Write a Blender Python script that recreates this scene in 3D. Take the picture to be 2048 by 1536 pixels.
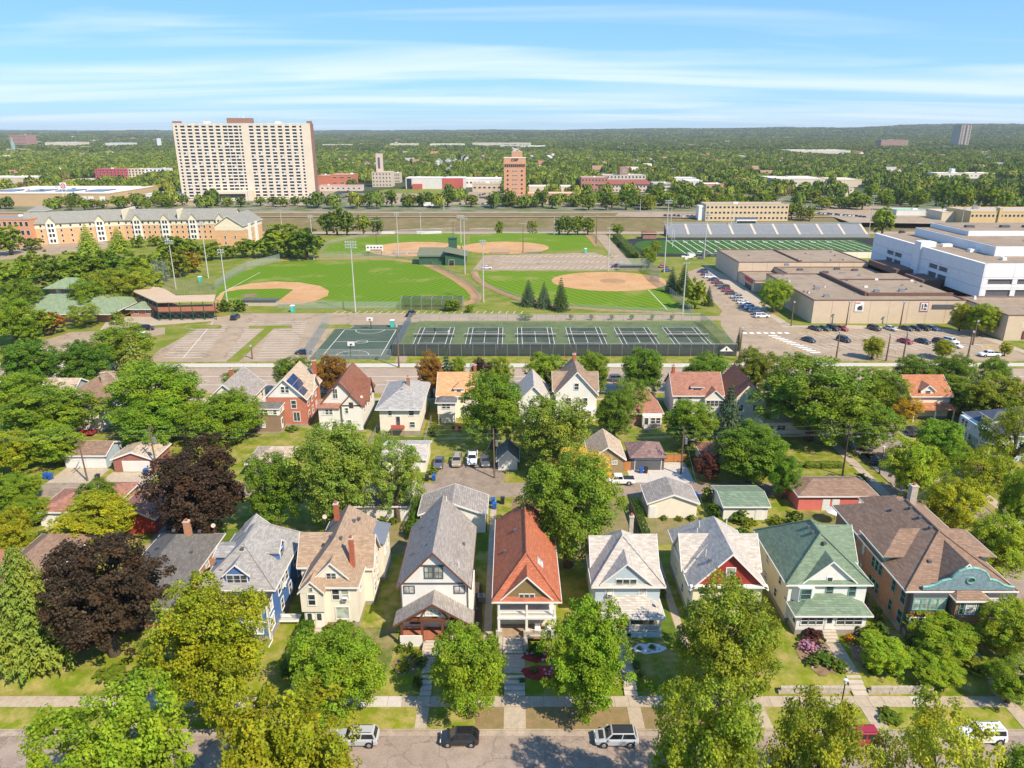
import bpy, math, random
from mathutils import Vector, Matrix, noise
R = math.radians
for o in list(bpy.data.objects): bpy.data.objects.remove(o)
SC = bpy.context.scene
COL = SC.collection

# ---------------------------------------------------------------- camera, sky, sun, exposure
CAM_H = 60.0
PITCH = math.atan(506 / 1460)
cam_data = bpy.data.cameras.new('camera')
cam_data.sensor_width = 36.0
cam_data.lens = 1460 / 2048 * 36.0
cam_data.clip_start = 0.5
cam_data.clip_end = 60000.0
cam = bpy.data.objects.new('camera', cam_data)
COL.objects.link(cam)
cam.location = (0, 0, CAM_H)
cam.rotation_euler = (math.pi / 2 - PITCH, 0, 0)
SC.camera = cam

SUN_AZ, SUN_EL = R(135.0), R(47.0)          # compass bearing of the sun with +Y as north; behind the camera to the right
sd = Vector((math.sin(SUN_AZ) * math.cos(SUN_EL), math.cos(SUN_AZ) * math.cos(SUN_EL), math.sin(SUN_EL)))
sun_data = bpy.data.lights.new('sun', 'SUN')
sun_data.energy = 3.55
sun_data.angle = R(0.53)
sun_data.color = (1.0, 0.875, 0.70)
sun = bpy.data.objects.new('sun', sun_data)
COL.objects.link(sun)
sun.rotation_euler = sd.to_track_quat('Z', 'Y').to_euler()
sun.location = (60, -60, 120)

SC.view_settings.view_transform = 'Standard'
SC.view_settings.look = 'None'
SC.view_settings.gamma = 1.0
SC.view_settings.exposure = 1.02
SC.cycles.max_bounces = 6
SC.cycles.diffuse_bounces = 3
SC.cycles.glossy_bounces = 2
SC.cycles.transmission_bounces = 3
SC.cycles.volume_bounces = 0
SC.cycles.transparent_max_bounces = 12
SC.cycles.use_denoising = True

W = bpy.data.worlds.new('World')
SC.world = W
W.use_nodes = True
nt = W.node_tree
nt.nodes.clear()
def wn(t, **k):
    n = nt.nodes.new(t)
    for a, b in k.items(): setattr(n, a, b)
    return n
wout = wn('ShaderNodeOutputWorld'); wbg = wn('ShaderNodeBackground')
sky = wn('ShaderNodeTexSky', sky_type='NISHITA')
sky.sun_disc = False
sky.sun_elevation = SUN_EL
sky.sun_rotation = SUN_AZ
sky.altitude = 250.0
sky.air_density = 1.0
sky.dust_density = 0.1
sky.ozone_density = 1.6
wbg.inputs['Strength'].default_value = 0.128
# thin cirrus: a cloud sheet overhead, sampled where each view ray meets it
tc = wn('ShaderNodeTexCoord'); sep = wn('ShaderNodeSeparateXYZ')
nt.links.new(tc.outputs['Generated'], sep.inputs[0])
def wmath(op, a, b=None, clamp=False):
    n = wn('ShaderNodeMath', operation=op); n.use_clamp = clamp
    for i, v in enumerate((a, b)):
        if v is None: continue
        if isinstance(v, (int, float)): n.inputs[i].default_value = v
        else: nt.links.new(v, n.inputs[i])
    return n.outputs[0]
zc = wmath('ADD', wmath('MAXIMUM', sep.outputs[2], 0.0), 0.055)
cx_ = wmath('DIVIDE', sep.outputs[0], zc); cy_ = wmath('DIVIDE', sep.outputs[1], zc)
CLOUD_SEED = 3.3
cmb = wn('ShaderNodeCombineXYZ')
nt.links.new(wmath('MULTIPLY', cx_, 0.20), cmb.inputs[0]); nt.links.new(wmath('MULTIPLY', cy_, 0.62), cmb.inputs[1])
cmb.inputs[2].default_value = CLOUD_SEED
n1 = wn('ShaderNodeTexNoise'); n1.inputs['Scale'].default_value = 0.95; n1.inputs['Detail'].default_value = 7.0
n1.inputs['Roughness'].default_value = 0.5; n1.inputs['Distortion'].default_value = 0.6
nt.links.new(cmb.outputs[0], n1.inputs['Vector'])
n2 = wn('ShaderNodeTexNoise'); n2.inputs['Scale'].default_value = 0.16; n2.inputs['Detail'].default_value = 2.0
nt.links.new(cmb.outputs[0], n2.inputs['Vector'])
den = wmath('ADD', n1.outputs[0], wmath('MULTIPLY', wmath('SUBTRACT', n2.outputs[0], 0.5), 0.9))
ramp = wn('ShaderNodeMapRange'); ramp.inputs['From Min'].default_value = 0.55; ramp.inputs['From Max'].default_value = 0.80
nt.links.new(den, ramp.inputs['Value'])
mixc = wn('ShaderNodeMixRGB'); mixc.inputs[2].default_value = (4.0, 4.35, 4.6, 1)
nt.links.new(wmath('MULTIPLY', ramp.outputs[0], 0.62, True), mixc.inputs[0])
# clear summer blue: the sky's own gradient, evened out and more saturated in every direction alike
gam = wn('ShaderNodeGamma'); gam.inputs[1].default_value = 0.32
nt.links.new(sky.outputs[0], gam.inputs[0])
hsv = wn('ShaderNodeHueSaturation'); hsv.inputs['Saturation'].default_value = 1.9; hsv.inputs['Value'].default_value = 1.0
nt.links.new(gam.outputs[0], hsv.inputs['Color'])
skyc = wn('ShaderNodeMixRGB', blend_type='MULTIPLY'); skyc.inputs[0].default_value = 1.0; skyc.inputs[2].default_value = (0.98, 1.62, 2.42, 1)
nt.links.new(hsv.outputs[0], skyc.inputs[1])
nt.links.new(skyc.outputs[0], mixc.inputs[1])
nt.links.new(mixc.outputs[0], wbg.inputs['Color'])
nt.links.new(wbg.outputs[0], wout.inputs['Surface'])

# ---------------------------------------------------------------- surveying: photo pixel -> point of the place
F_, S_, C_ = 1460.0, math.sin(PITCH), math.cos(PITCH)
def G(x, y, z=0.0):
    "ground point (X, Y) seen at photo pixel x, y if it lies at height z"
    t = (CAM_H - z) / (F_ * S_ + (y - 768) * C_)
    return ((x - 1024) * t, (F_ * C_ - (y - 768) * S_) * t)
def XA(x, y, Y): return (x - 1024) * Y / (F_ * C_ - (y - 768) * S_)
def ZA(y, Y): return CAM_H - (F_ * S_ + (y - 768) * C_) / (F_ * C_ - (y - 768) * S_) * Y
def smooth(a, b, t):
    t = max(0.0, min(1.0, (t - a) / (b - a))); return t * t * (3 - 2 * t)
STREET_Z, TRENCH_Z = -0.9, -4.0
def ground_z(X, Y):
    z = STREET_Z * (1 - smooth(67.6, 69.6, Y))
    z += TRENCH_Z * (smooth(456, 468, Y) * (1 - smooth(500, 560, Y)))
    if Y > 1500:
        d = math.hypot(X, Y)
        a = X / Y
        hills = 0.5 + noise.noise(Vector((X / 2600.0, Y / 1900.0, 7.7)))
        z += smooth(2600, 8500, d) * (26 + 26 * hills + 50 * smooth(-0.2, 0.75, a) + 14 * noise.noise(Vector((X / 700.0, Y / 900.0, 1.1))) + 7 * noise.noise(Vector((X / 160.0, Y / 300.0, 4.1))))
    return z

# ---------------------------------------------------------------- materials
MATS = {}
def _mat(name):
    m = bpy.data.materials.new(name); m.use_nodes = True
    n = m.node_tree.nodes; b = n['Principled BSDF']
    return m, m.node_tree, b
def N(t, kind, **k):
    n = t.nodes.new(kind)
    for a, b in k.items(): setattr(n, a, b)
    return n
def c4(c): return (c[0], c[1], c[2], 1.0)
def pos(t, sx=1, sy=1, sz=1, skew=False):
    "world position, scaled; skew folds x and y together for upright or sloping faces"
    g = N(t, 'ShaderNodeNewGeometry')
    if skew:
        s = N(t, 'ShaderNodeSeparateXYZ'); t.links.new(g.outputs['Position'], s.inputs[0])
        a = N(t, 'ShaderNodeMath', operation='ADD'); t.links.new(s.outputs[0], a.inputs[0]); t.links.new(s.outputs[1], a.inputs[1])
        c = N(t, 'ShaderNodeCombineXYZ'); t.links.new(a.outputs[0], c.inputs[0]); t.links.new(s.outputs[2], c.inputs[1])
        src = c.outputs[0]
    else: src = g.outputs['Position']
    m = N(t, 'ShaderNodeMapping'); m.inputs['Scale'].default_value = (sx, sy, sz)
    t.links.new(src, m.inputs[0]); return m.outputs[0]
def noise_tex(t, vec, scale, detail=4, rough=0.55):
    n = N(t, 'ShaderNodeTexNoise'); n.inputs['Scale'].default_value = scale; n.inputs['Detail'].default_value = detail
    n.inputs['Roughness'].default_value = rough
    t.links.new(vec, n.inputs['Vector']); return n.outputs[0]
def rng(t, v, a, b, lo=0.0, hi=1.0):
    r = N(t, 'ShaderNodeMapRange'); r.inputs[1].default_value = a; r.inputs[2].default_value = b
    r.inputs[3].default_value = lo; r.inputs[4].default_value = hi
    t.links.new(v, r.inputs[0]); return r.outputs[0]
def mix(t, f, a, b, mode='MIX'):
    m = N(t, 'ShaderNodeMixRGB', blend_type=mode)
    for i, v in enumerate((f, a, b)):
        if isinstance(v, (int, float)): m.inputs[i].default_value = v if i == 0 else (v, v, v, 1)
        elif isinstance(v, tuple): m.inputs[i].default_value = c4(v)
        else: t.links.new(v, m.inputs[i])
    return m.outputs[0]
def bump(t, b, h, strength=0.3, dist=0.03):
    n = N(t, 'ShaderNodeBump'); n.inputs['Strength'].default_value = strength; n.inputs['Distance'].default_value = dist
    t.links.new(h, n.inputs['Height']); t.links.new(n.outputs[0], b.inputs['Normal'])
def dark(c, k): return tuple(x * k for x in c[:3])

def plain(name, c, rough=0.7, var=0.12, scale=0.7, metal=0.0, spec=0.4):
    if name in MATS: return MATS[name]
    m, t, b = _mat(name)
    n = noise_tex(t, pos(t), scale, 5, 0.6)
    f = noise_tex(t, pos(t), scale * 9, 3, 0.6)
    k = mix(t, rng(t, n, 0.3, 0.7), dark(c, 1 - var), dark(c, 1 + var))
    k = mix(t, rng(t, f, 0.3, 0.7, 0.0, 0.5), k, dark(c, 1 - 1.4 * var))
    t.links.new(k, b.inputs['Base Color'])
    b.inputs['Roughness'].default_value = rough; b.inputs['Metallic'].default_value = metal
    b.inputs['Specular IOR Level'].default_value = spec
    MATS[name] = m; return m
def shingle(name, c, c2=None, fleck=0.32):
    if name in MATS: return MATS[name]
    m, t, b = _mat(name)
    c2 = c2 or dark(c, 0.72)
    br = N(t, 'ShaderNodeTexBrick'); br.offset = 0.5
    br.inputs['Color1'].default_value = c4(dark(c, 1 - fleck)); br.inputs['Color2'].default_value = c4(dark(c, 1 + fleck))
    br.inputs['Mortar'].default_value = c4(dark(c2, 0.75))
    br.inputs['Scale'].default_value = 1.0; br.inputs['Mortar Size'].default_value = 0.018
    br.inputs['Brick Width'].default_value = 0.62; br.inputs['Row Height'].default_value = 0.16
    t.links.new(pos(t, 1, 1.25, 1, True), br.inputs['Vector'])
    n = noise_tex(t, pos(t), 0.55, 5, 0.65)
    k = mix(t, rng(t, n, 0.3, 0.72), c2, c, 'MIX')
    k = mix(t, 0.62, k, br.outputs['Color'])
    st = noise_tex(t, pos(t, 1.3, 1.3, 0.35), 1.1, 4, 0.6)
    k = mix(t, rng(t, st, 0.5, 0.75, 0, 0.5), k, dark(c2, 0.8))
    t.links.new(k, b.inputs['Base Color']); b.inputs['Roughness'].default_value = 0.85
    b.inputs['Specular IOR Level'].default_value = 0.25
    bump(t, b, br.outputs['Fac'], -0.6, 0.02)
    MATS[name] = m; return m
def siding(name, c, pitch=0.2, var=0.06):
    if name in MATS: return MATS[name]
    m, t, b = _mat(name)
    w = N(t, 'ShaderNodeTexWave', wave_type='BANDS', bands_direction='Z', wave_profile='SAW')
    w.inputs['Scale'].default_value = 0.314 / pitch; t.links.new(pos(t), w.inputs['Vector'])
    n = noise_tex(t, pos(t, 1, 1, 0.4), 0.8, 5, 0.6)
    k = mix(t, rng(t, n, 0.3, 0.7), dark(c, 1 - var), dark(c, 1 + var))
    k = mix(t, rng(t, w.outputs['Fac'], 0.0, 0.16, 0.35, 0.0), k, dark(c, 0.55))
    t.links.new(k, b.inputs['Base Color']); b.inputs['Roughness'].default_value = 0.6
    bump(t, b, w.outputs['Fac'], 0.5, 0.02)
    MATS[name] = m; return m
def brick(name, c, mortar=(0.42, 0.36, 0.30), w=0.24, h=0.075, var=0.25):
    if name in MATS: return MATS[name]
    m, t, b = _mat(name)
    br = N(t, 'ShaderNodeTexBrick')
    br.inputs['Color1'].default_value = c4(dark(c, 1 - var)); br.inputs['Color2'].default_value = c4(dark(c, 1 + var))
    br.inputs['Mortar'].default_value = c4(mortar); br.inputs['Scale'].default_value = 1.0
    br.inputs['Mortar Size'].default_value = 0.008; br.inputs['Brick Width'].default_value = w; br.inputs['Row Height'].default_value = h
    t.links.new(pos(t, 1, 1, 1, True), br.inputs['Vector'])
    n = noise_tex(t, pos(t), 0.6, 5, 0.65)
    k = mix(t, rng(t, n, 0.3, 0.7, 0, 0.45), br.outputs['Color'], dark(c, 0.7))
    t.links.new(k, b.inputs['Base Color']); b.inputs['Roughness'].default_value = 0.85
    MATS[name] = m; return m
def ground_mix(name, cols, scales=(0.08, 0.5, 4.0), rough=0.95, crack=0.0):
    "three colours of ground blended by noises of falling size"
    if name in MATS: return MATS[name]
    m, t, b = _mat(name)
    p = pos(t)
    a = rng(t, noise_tex(t, p, scales[0], 4, 0.6), 0.38, 0.62)
    d = rng(t, noise_tex(t, p, scales[1], 5, 0.65), 0.42, 0.66)
    e = rng(t, noise_tex(t, p, scales[2], 4, 0.7), 0.3, 0.7)
    k = mix(t, a, cols[0], cols[1]); k = mix(t, d, k, cols[2])
    k = mix(t, mix(t, 0.5, e, 0.5), dark_node(t, k, 0.55), k)
    if crack:                                          # sealed cracks and old patches
        w = N(t, 'ShaderNodeVectorMath', operation='ADD'); nz = N(t, 'ShaderNodeTexNoise'); nz.inputs['Scale'].default_value = crack * 4; nz.inputs['Detail'].default_value = 4
        t.links.new(p, nz.inputs['Vector']); sc = N(t, 'ShaderNodeVectorMath', operation='SCALE'); sc.inputs['Scale'].default_value = 0.5 / crack; t.links.new(nz.outputs['Color'], sc.inputs[0])
        t.links.new(p, w.inputs[0]); t.links.new(sc.outputs[0], w.inputs[1]); vo = N(t, 'ShaderNodeTexVoronoi', feature='DISTANCE_TO_EDGE'); vo.inputs['Scale'].default_value = crack; t.links.new(w.outputs[0], vo.inputs['Vector'])
        k = mix(t, rng(t, vo.outputs['Distance'], 0.0, 0.018, 0.6, 0.0), k, dark(cols[2], 0.4))
        k = mix(t, rng(t, noise_tex(t, p, crack * 1.3, 5, 0.7), 0.60, 0.70, 0.0, 0.45), k, dark(cols[2], 0.6))
    t.links.new(k, b.inputs['Base Color']); b.inputs['Roughness'].default_value = rough
    b.inputs['Specular IOR Level'].default_value = 0.15
    MATS[name] = m; return m
def dark_node(t, k, f): return mix(t, 1.0, k, (f, f, f), 'MULTIPLY')
def glass(name, c=(0.03, 0.04, 0.05), rough=0.06):
    if name in MATS: return MATS[name]
    m, t, b = _mat(name)
    n = noise_tex(t, pos(t), 0.9, 2)
    k = mix(t, rng(t, n, 0.35, 0.65), dark(c, 0.6), dark(c, 1.7))
    t.links.new(k, b.inputs['Base Color']); b.inputs['Roughness'].default_value = rough
    b.inputs['Specular IOR Level'].default_value = 0.6
    MATS[name] = m; return m
def tinted(name, rough=0.35, coat=0.0, spec=0.5, var=0.06, metal=0.0):
    "paint whose colour is the object's own colour"
    if name in MATS: return MATS[name]
    m, t, b = _mat(name)
    oi = N(t, 'ShaderNodeObjectInfo')
    n = noise_tex(t, pos(t), 1.4, 4, 0.6)
    k = mix(t, rng(t, n, 0.3, 0.7, 0, var * 2), oi.outputs['Color'], (0.30, 0.28, 0.25))
    t.links.new(k, b.inputs['Base Color']); b.inputs['Roughness'].default_value = rough
    b.inputs['Coat Weight'].default_value = coat; b.inputs['Coat Roughness'].default_value = 0.08
    b.inputs['Specular IOR Level'].default_value = spec; b.inputs['Metallic'].default_value = metal
    MATS[name] = m; return m
def leaf_mat(name, trans=0.42, var=0.35, patch=True):
    "foliage in the crown's own colour, varied leaf by leaf and clump by clump; second colour is a yellowing tone"
    if name in MATS: return MATS[name]
    m, t, b = _mat(name)
    oi = N(t, 'ShaderNodeObjectInfo')
    at = N(t, 'ShaderNodeAttribute'); at.attribute_name = 'tint'
    g = N(t, 'ShaderNodeTexCoord')
    n = noise_tex(t, g.outputs['Object'], 2.2, 3, 0.6)
    k = mix(t, 1.0, oi.outputs['Color'], mix(t, at.outputs['Fac'], (1 - var,) * 3, (1 + var,) * 3), 'MULTIPLY')
    warm = mix(t, 1.0, k, (1.16, 1.04, 0.8), 'MULTIPLY'); cool = mix(t, 1.0, k, (0.82, 0.96, 0.95), 'MULTIPLY')
    k = mix(t, rng(t, n, 0.36, 0.64), cool, warm)
    t.links.new(k, b.inputs['Base Color']); b.inputs['Roughness'].default_value = 0.6
    b.inputs['Specular IOR Level'].default_value = 0.2
    tr = N(t, 'ShaderNodeBsdfTranslucent'); t.links.new(mix(t, 1.0, k, (1.15, 1.1, 0.6), 'MULTIPLY'), tr.inputs['Color'])
    ms = N(t, 'ShaderNodeMixShader'); ms.inputs[0].default_value = trans
    t.links.new(b.outputs[0], ms.inputs[1]); t.links.new(tr.outputs[0], ms.inputs[2])
    t.links.new(ms.outputs[0], t.nodes['Material Output'].inputs['Surface'])
    MATS[name] = m; return m
def veil(name, c, alpha, rough=0.6):
    "woven wire or wind screen: an even cloth of wire and gaps, too fine to see the strands"
    if name in MATS: return MATS[name]
    m, t, b = _mat(name)
    b.inputs['Base Color'].default_value = c4(c); b.inputs['Roughness'].default_value = rough
    tp = N(t, 'ShaderNodeBsdfTransparent'); ms = N(t, 'ShaderNodeMixShader'); ms.inputs[0].default_value = alpha
    t.links.new(tp.outputs[0], ms.inputs[1]); t.links.new(b.outputs[0], ms.inputs[2])
    t.links.new(ms.outputs[0], t.nodes['Material Output'].inputs['Surface'])
    MATS[name] = m; return m

# ---------------------------------------------------------------- mesh building
class MB:
    def __init__(s): s.v, s.f, s.m, s.mi, s.tint = [], [], [], 0, None
    def poly(s, pts, m=None):
        i = len(s.v); s.v += [tuple(p) for p in pts]; s.f.append(tuple(range(i, i + len(pts)))); s.m.append(s.mi if m is None else m); return s
    def box(s, x0, x1, y0, y1, z0, z1, m=None):
        i = len(s.v)
        s.v += [(x0, y0, z0), (x1, y0, z0), (x1, y1, z0), (x0, y1, z0), (x0, y0, z1), (x1, y0, z1), (x1, y1, z1), (x0, y1, z1)]
        for f in ((0, 3, 2, 1), (4, 5, 6, 7), (0, 1, 5, 4), (1, 2, 6, 5), (2, 3, 7, 6), (3, 0, 4, 7)):
            s.f.append(tuple(i + k for k in f)); s.m.append(s.mi if m is None else m)
        return s
    def prism(s, bot, top, m=None):
        "closed solid between two loops with the same count, both counter-clockwise seen from the top loop's side"
        n = len(bot); i = len(s.v); s.v += [tuple(p) for p in bot] + [tuple(p) for p in top]
        mm = s.mi if m is None else m
        s.f.append(tuple(i + n - 1 - k for k in range(n))); s.f.append(tuple(i + n + k for k in range(n))); s.m += [mm, mm]
        for k in range(n):
            j = (k + 1) % n; s.f.append((i + k, i + j, i + n + j, i + n + k)); s.m.append(mm)
        return s
    def slab(s, top, th, m=None): return s.prism([(p[0], p[1], p[2] - th) for p in top], top, m)
    def tube(s, p, q, r0, r1=None, n=6, m=None):
        p, q = Vector(p), Vector(q); r1 = r0 if r1 is None else r1
        d = (q - p); d = d.normalized() if d.length > 1e-9 else Vector((0, 0, 1))
        a = d.orthogonal().normalized(); b = d.cross(a)
        ring = lambda c, r: [c + (a * math.cos(2 * math.pi * k / n) + b * math.sin(2 * math.pi * k / n)) * r for k in range(n)]
        return s.prism(ring(p, r0), ring(q, r1), m)
    def build(s, name, mats, parent=None, loc=None, smooth_=False):
        "vertices are in world metres; they are stored relative to the parent chain (or to loc)"
        o3 = world_loc(parent) if parent is not None else Vector(loc or (0, 0, 0))
        me = bpy.data.meshes.new(name)
        me.from_pydata([(x - o3.x, y - o3.y, z - o3.z) for x, y, z in s.v], [], s.f)
        mats = mats if isinstance(mats, (list, tuple)) else [mats]
        for m in mats: me.materials.append(m)
        if len(mats) > 1: me.polygons.foreach_set('material_index', s.m)
        if smooth_: me.polygons.foreach_set('use_smooth', [True] * len(me.polygons))
        o = bpy.data.objects.new(name, me); COL.objects.link(o)
        if parent is not None: o.parent = parent
        else: o.location = o3
        return o
WL = {}
def world_loc(o):
    v = Vector((0, 0, 0))
    while o is not None: v = v + o.location; o = o.parent
    return v
def tag(o, label=None, cat=None, group=None, kind=None):
    if label: o['label'] = label
    if cat: o['category'] = cat
    if group: o['group'] = group
    if kind: o['kind'] = kind
    return o
def thing(name, label, cat, loc, group=None, rz=0.0):
    o = bpy.data.objects.new(name, None); COL.objects.link(o)
    o.location = loc; o.rotation_euler.z = rz; o.empty_display_size = 0.5
    return tag(o, label, cat, group)
def inst(name, me, parent=None, loc=(0, 0, 0), rz=0.0, scale=None, color=None):
    o = bpy.data.objects.new(name, me); COL.objects.link(o)
    o.parent = parent; o.location = loc
    if rz: o.rotation_euler.z = rz
    if scale: o.scale = scale
    if color: o.color = c4(color)
    return o
def copy_tree(o, parent=None):
    c = o.copy(); COL.objects.link(c); c.parent = parent
    for ch in KIDS.get(o.name, ()): copy_tree(ch, c)
    return c
KIDS = {}
def struct(name, mb, m, label=None, parent=None):
    o = mb.build(name, m, parent)
    if parent is None: o['kind'] = 'structure'
    if label: o['label'] = label
    return o
def flat(pts, z): return MB().poly([(p[0], p[1], z) for p in pts])
def rect(x0, x1, y0, y1): return [(x0, y0), (x1, y0), (x1, y1), (x0, y1)]
ORD = 'first second third fourth fifth sixth seventh eighth ninth tenth eleventh twelfth thirteenth fourteenth fifteenth sixteenth seventeenth eighteenth nineteenth twentieth'.split()
def nth(i):
    if i < 20: return ORD[i]
    t, u = divmod(i + 1, 10); w = ('twent', 'thirt', 'fort', 'fift', 'sixt', 'sevent', 'eight', 'ninet')[t - 2]
    return w + 'ieth' if u == 0 else w + 'y-' + ORD[u - 1]
# ================================================================ THE GROUND
LAWN = ground_mix('lawn_grass', ((0.15, 0.22, 0.008), (0.22, 0.255, 0.014), (0.42, 0.335, 0.11)), (0.09, 0.45, 5.0))
PARKG = ground_mix('park_grass', ((0.145, 0.215, 0.012), (0.21, 0.25, 0.022), (0.32, 0.28, 0.08)), (0.03, 0.16, 2.0))
DRYG = ground_mix('dry_bank_grass', ((0.23, 0.175, 0.075), (0.17, 0.16, 0.05), (0.29, 0.215, 0.11)), (0.03, 0.12, 0.8))
URBAN = ground_mix('town_ground', ((0.16, 0.18, 0.07), (0.12, 0.17, 0.05), (0.34, 0.30, 0.24)), (0.012, 0.05, 0.5))
FLOOR = ground_mix('wood_floor', ((0.045, 0.075, 0.022), (0.06, 0.09, 0.03), (0.10, 0.11, 0.05)), (0.004, 0.02, 0.2))
ASPH = ground_mix('asphalt_old', ((0.40, 0.315, 0.25), (0.44, 0.35, 0.28), (0.34, 0.265, 0.21)), (0.12, 0.7, 6.0), crack=0.16)
ALLEYM = ground_mix('alley_asphalt', ((0.36, 0.28, 0.21), (0.42, 0.33, 0.25), (0.28, 0.22, 0.165)), (0.12, 0.5, 4.0), crack=0.2)
LOTM = ground_mix('lot_asphalt', ((0.44, 0.335, 0.225), (0.49, 0.375, 0.26), (0.385, 0.295, 0.20)), (0.03, 0.2, 3.0), crack=0.05)
ROADM = ground_mix('avenue_asphalt', ((0.46, 0.35, 0.255), (0.50, 0.385, 0.285), (0.41, 0.315, 0.235)), (0.05, 0.3, 3.0))
CONC = ground_mix('concrete_old', ((0.54, 0.44, 0.32), (0.59, 0.49, 0.36), (0.47, 0.38, 0.28)), (0.3, 1.3, 6.0))
CONCN = ground_mix('concrete_new', ((0.66, 0.60, 0.52), (0.70, 0.64, 0.56), (0.60, 0.55, 0.47)), (0.3, 1.3, 6.0))
KERBM = ground_mix('kerb_concrete', ((0.46, 0.37, 0.28), (0.54, 0.44, 0.34), (0.38, 0.31, 0.24)), (0.3, 1.3, 6.0))
CLAY = ground_mix('infield_clay', ((0.62, 0.36, 0.17), (0.66, 0.40, 0.20), (0.57, 0.31, 0.13)), (0.03, 0.11, 1.0))
CLAYD = ground_mix('warning_track', ((0.46, 0.27, 0.13), (0.50, 0.31, 0.16), (0.40, 0.24, 0.12)), (0.05, 0.3, 2.0))
MULCH = ground_mix('red_mulch', ((0.34, 0.03, 0.03), (0.40, 0.05, 0.05), (0.25, 0.02, 0.02)), (0.4, 1.5, 9.0))
SOIL = ground_mix('bare_soil', ((0.30, 0.20, 0.11), (0.36, 0.25, 0.14), (0.22, 0.14, 0.08)), (0.3, 1.2, 6.0))
WHITEP = plain('white_line_paint', (0.78, 0.76, 0.70), 0.8, 0.10, 1.5)
YELLP = plain('yellow_line_paint', (0.62, 0.42, 0.10), 0.8, 0.15, 1.5)
TURF = ground_mix('football_turf', ((0.05, 0.135, 0.015), (0.055, 0.15, 0.018), (0.045, 0.12, 0.012)), (0.03, 0.2, 2.0))
COURTG = ground_mix('court_green', ((0.145, 0.19, 0.085), (0.18, 0.235, 0.09), (0.115, 0.15, 0.08)), (0.05, 0.3, 2.0))
COURTD = ground_mix('court_dark', ((0.075, 0.095, 0.07), (0.10, 0.13, 0.085), (0.06, 0.078, 0.06)), (0.06, 0.3, 2.0))
BBALL = ground_mix('basketball_green', ((0.075, 0.115, 0.085), (0.085, 0.13, 0.09), (0.11, 0.14, 0.10)), (0.05, 0.25, 2.0))
TRACK = ground_mix('track_black', ((0.03, 0.03, 0.035), (0.04, 0.04, 0.045), (0.05, 0.05, 0.05)), (0.05, 0.3, 2.0))

def mown(name, c1, c2, dry, angle, width):
    "outfield grass mown in stripes"
    m, t, b = _mat(name)
    g = N(t, 'ShaderNodeNewGeometry'); mp = N(t, 'ShaderNodeMapping'); mp.inputs['Rotation'].default_value = (0, 0, angle)
    t.links.new(g.outputs['Position'], mp.inputs[0])
    w = N(t, 'ShaderNodeTexWave', wave_type='BANDS', bands_direction='X'); w.inputs['Scale'].default_value = 0.314 / width
    w.inputs['Distortion'].default_value = 9; w.inputs['Detail'].default_value = 2; w.inputs['Detail Scale'].default_value = 0.3
    t.links.new(mp.outputs[0], w.inputs['Vector'])
    p = pos(t)
    k = mix(t, rng(t, w.outputs['Fac'], 0.3, 0.7), c1, c2)
    k = mix(t, rng(t, noise_tex(t, p, 0.05, 5, 0.65), 0.54, 0.72, 0, 0.9), k, dry)
    k = mix(t, rng(t, noise_tex(t, p, 0.9, 4, 0.7), 0.3, 0.7, 0.25, 0.0), k, dark(c1, 0.6))
    t.links.new(k, b.inputs['Base Color']); b.inputs['Roughness'].default_value = 0.95; b.inputs['Specular IOR Level'].default_value = 0.15
    return m
MOWN1 = mown('outfield_grass', (0.088, 0.175, 0.003), (0.135, 0.23, 0.006), (0.30, 0.27, 0.08), R(25), 2.4)
MOWN2 = mown('outfield_grass_paler', (0.10, 0.185, 0.004), (0.145, 0.235, 0.008), (0.28, 0.26, 0.07), R(-30), 2.8)

def axis(lim0, lim1, base, growth):
    out, s, v = [0.0], base, 0.0
    while v < lim1: v += s; s *= growth; out.append(v)
    s, v, neg = base, 0.0, []
    while v > lim0: v -= s; s *= growth; neg.append(v)
    return sorted(neg + out)
def build_ground():
    xs = axis(-15000, 15000, 30, 1.09)
    ys = [-260, -60, 20, 40, 50.0, 50.15, 62.0, 62.15, 67.4] + [67.6 + 0.2 * i for i in range(11)] + [80, 120, 200, 300, 400, 452]
    ys += [456 + 2 * i for i in range(7)] + [475, 490] + [500 + 6 * i for i in range(12)]
    v = 580.0; s = 20.0
    while v < 15000: ys.append(v); v += s; s *= 1.045
    mb = MB(); nx = len(xs)
    for y in ys:
        for x in xs:
            z = ground_z(x, y)
            if 50.1 < y < 62.05: z -= 0.16
            mb.v.append((x, y, z))
    for j in range(len(ys) - 1):
        yc = (ys[j] + ys[j + 1]) / 2
        m = 0 if yc < 186 else 1 if yc < 452 else 2 if yc < 590 else 3 if yc < 760 else 4
        for i in range(nx - 1):
            a = j * nx + i; mb.f.append((a, a + 1, a + 1 + nx, a + nx)); mb.m.append(m)
    o = mb.build('ground', [LAWN, PARKG, DRYG, URBAN, FLOOR], smooth_=True)
    o['kind'] = 'structure'
build_ground()

SZ = STREET_Z
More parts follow.
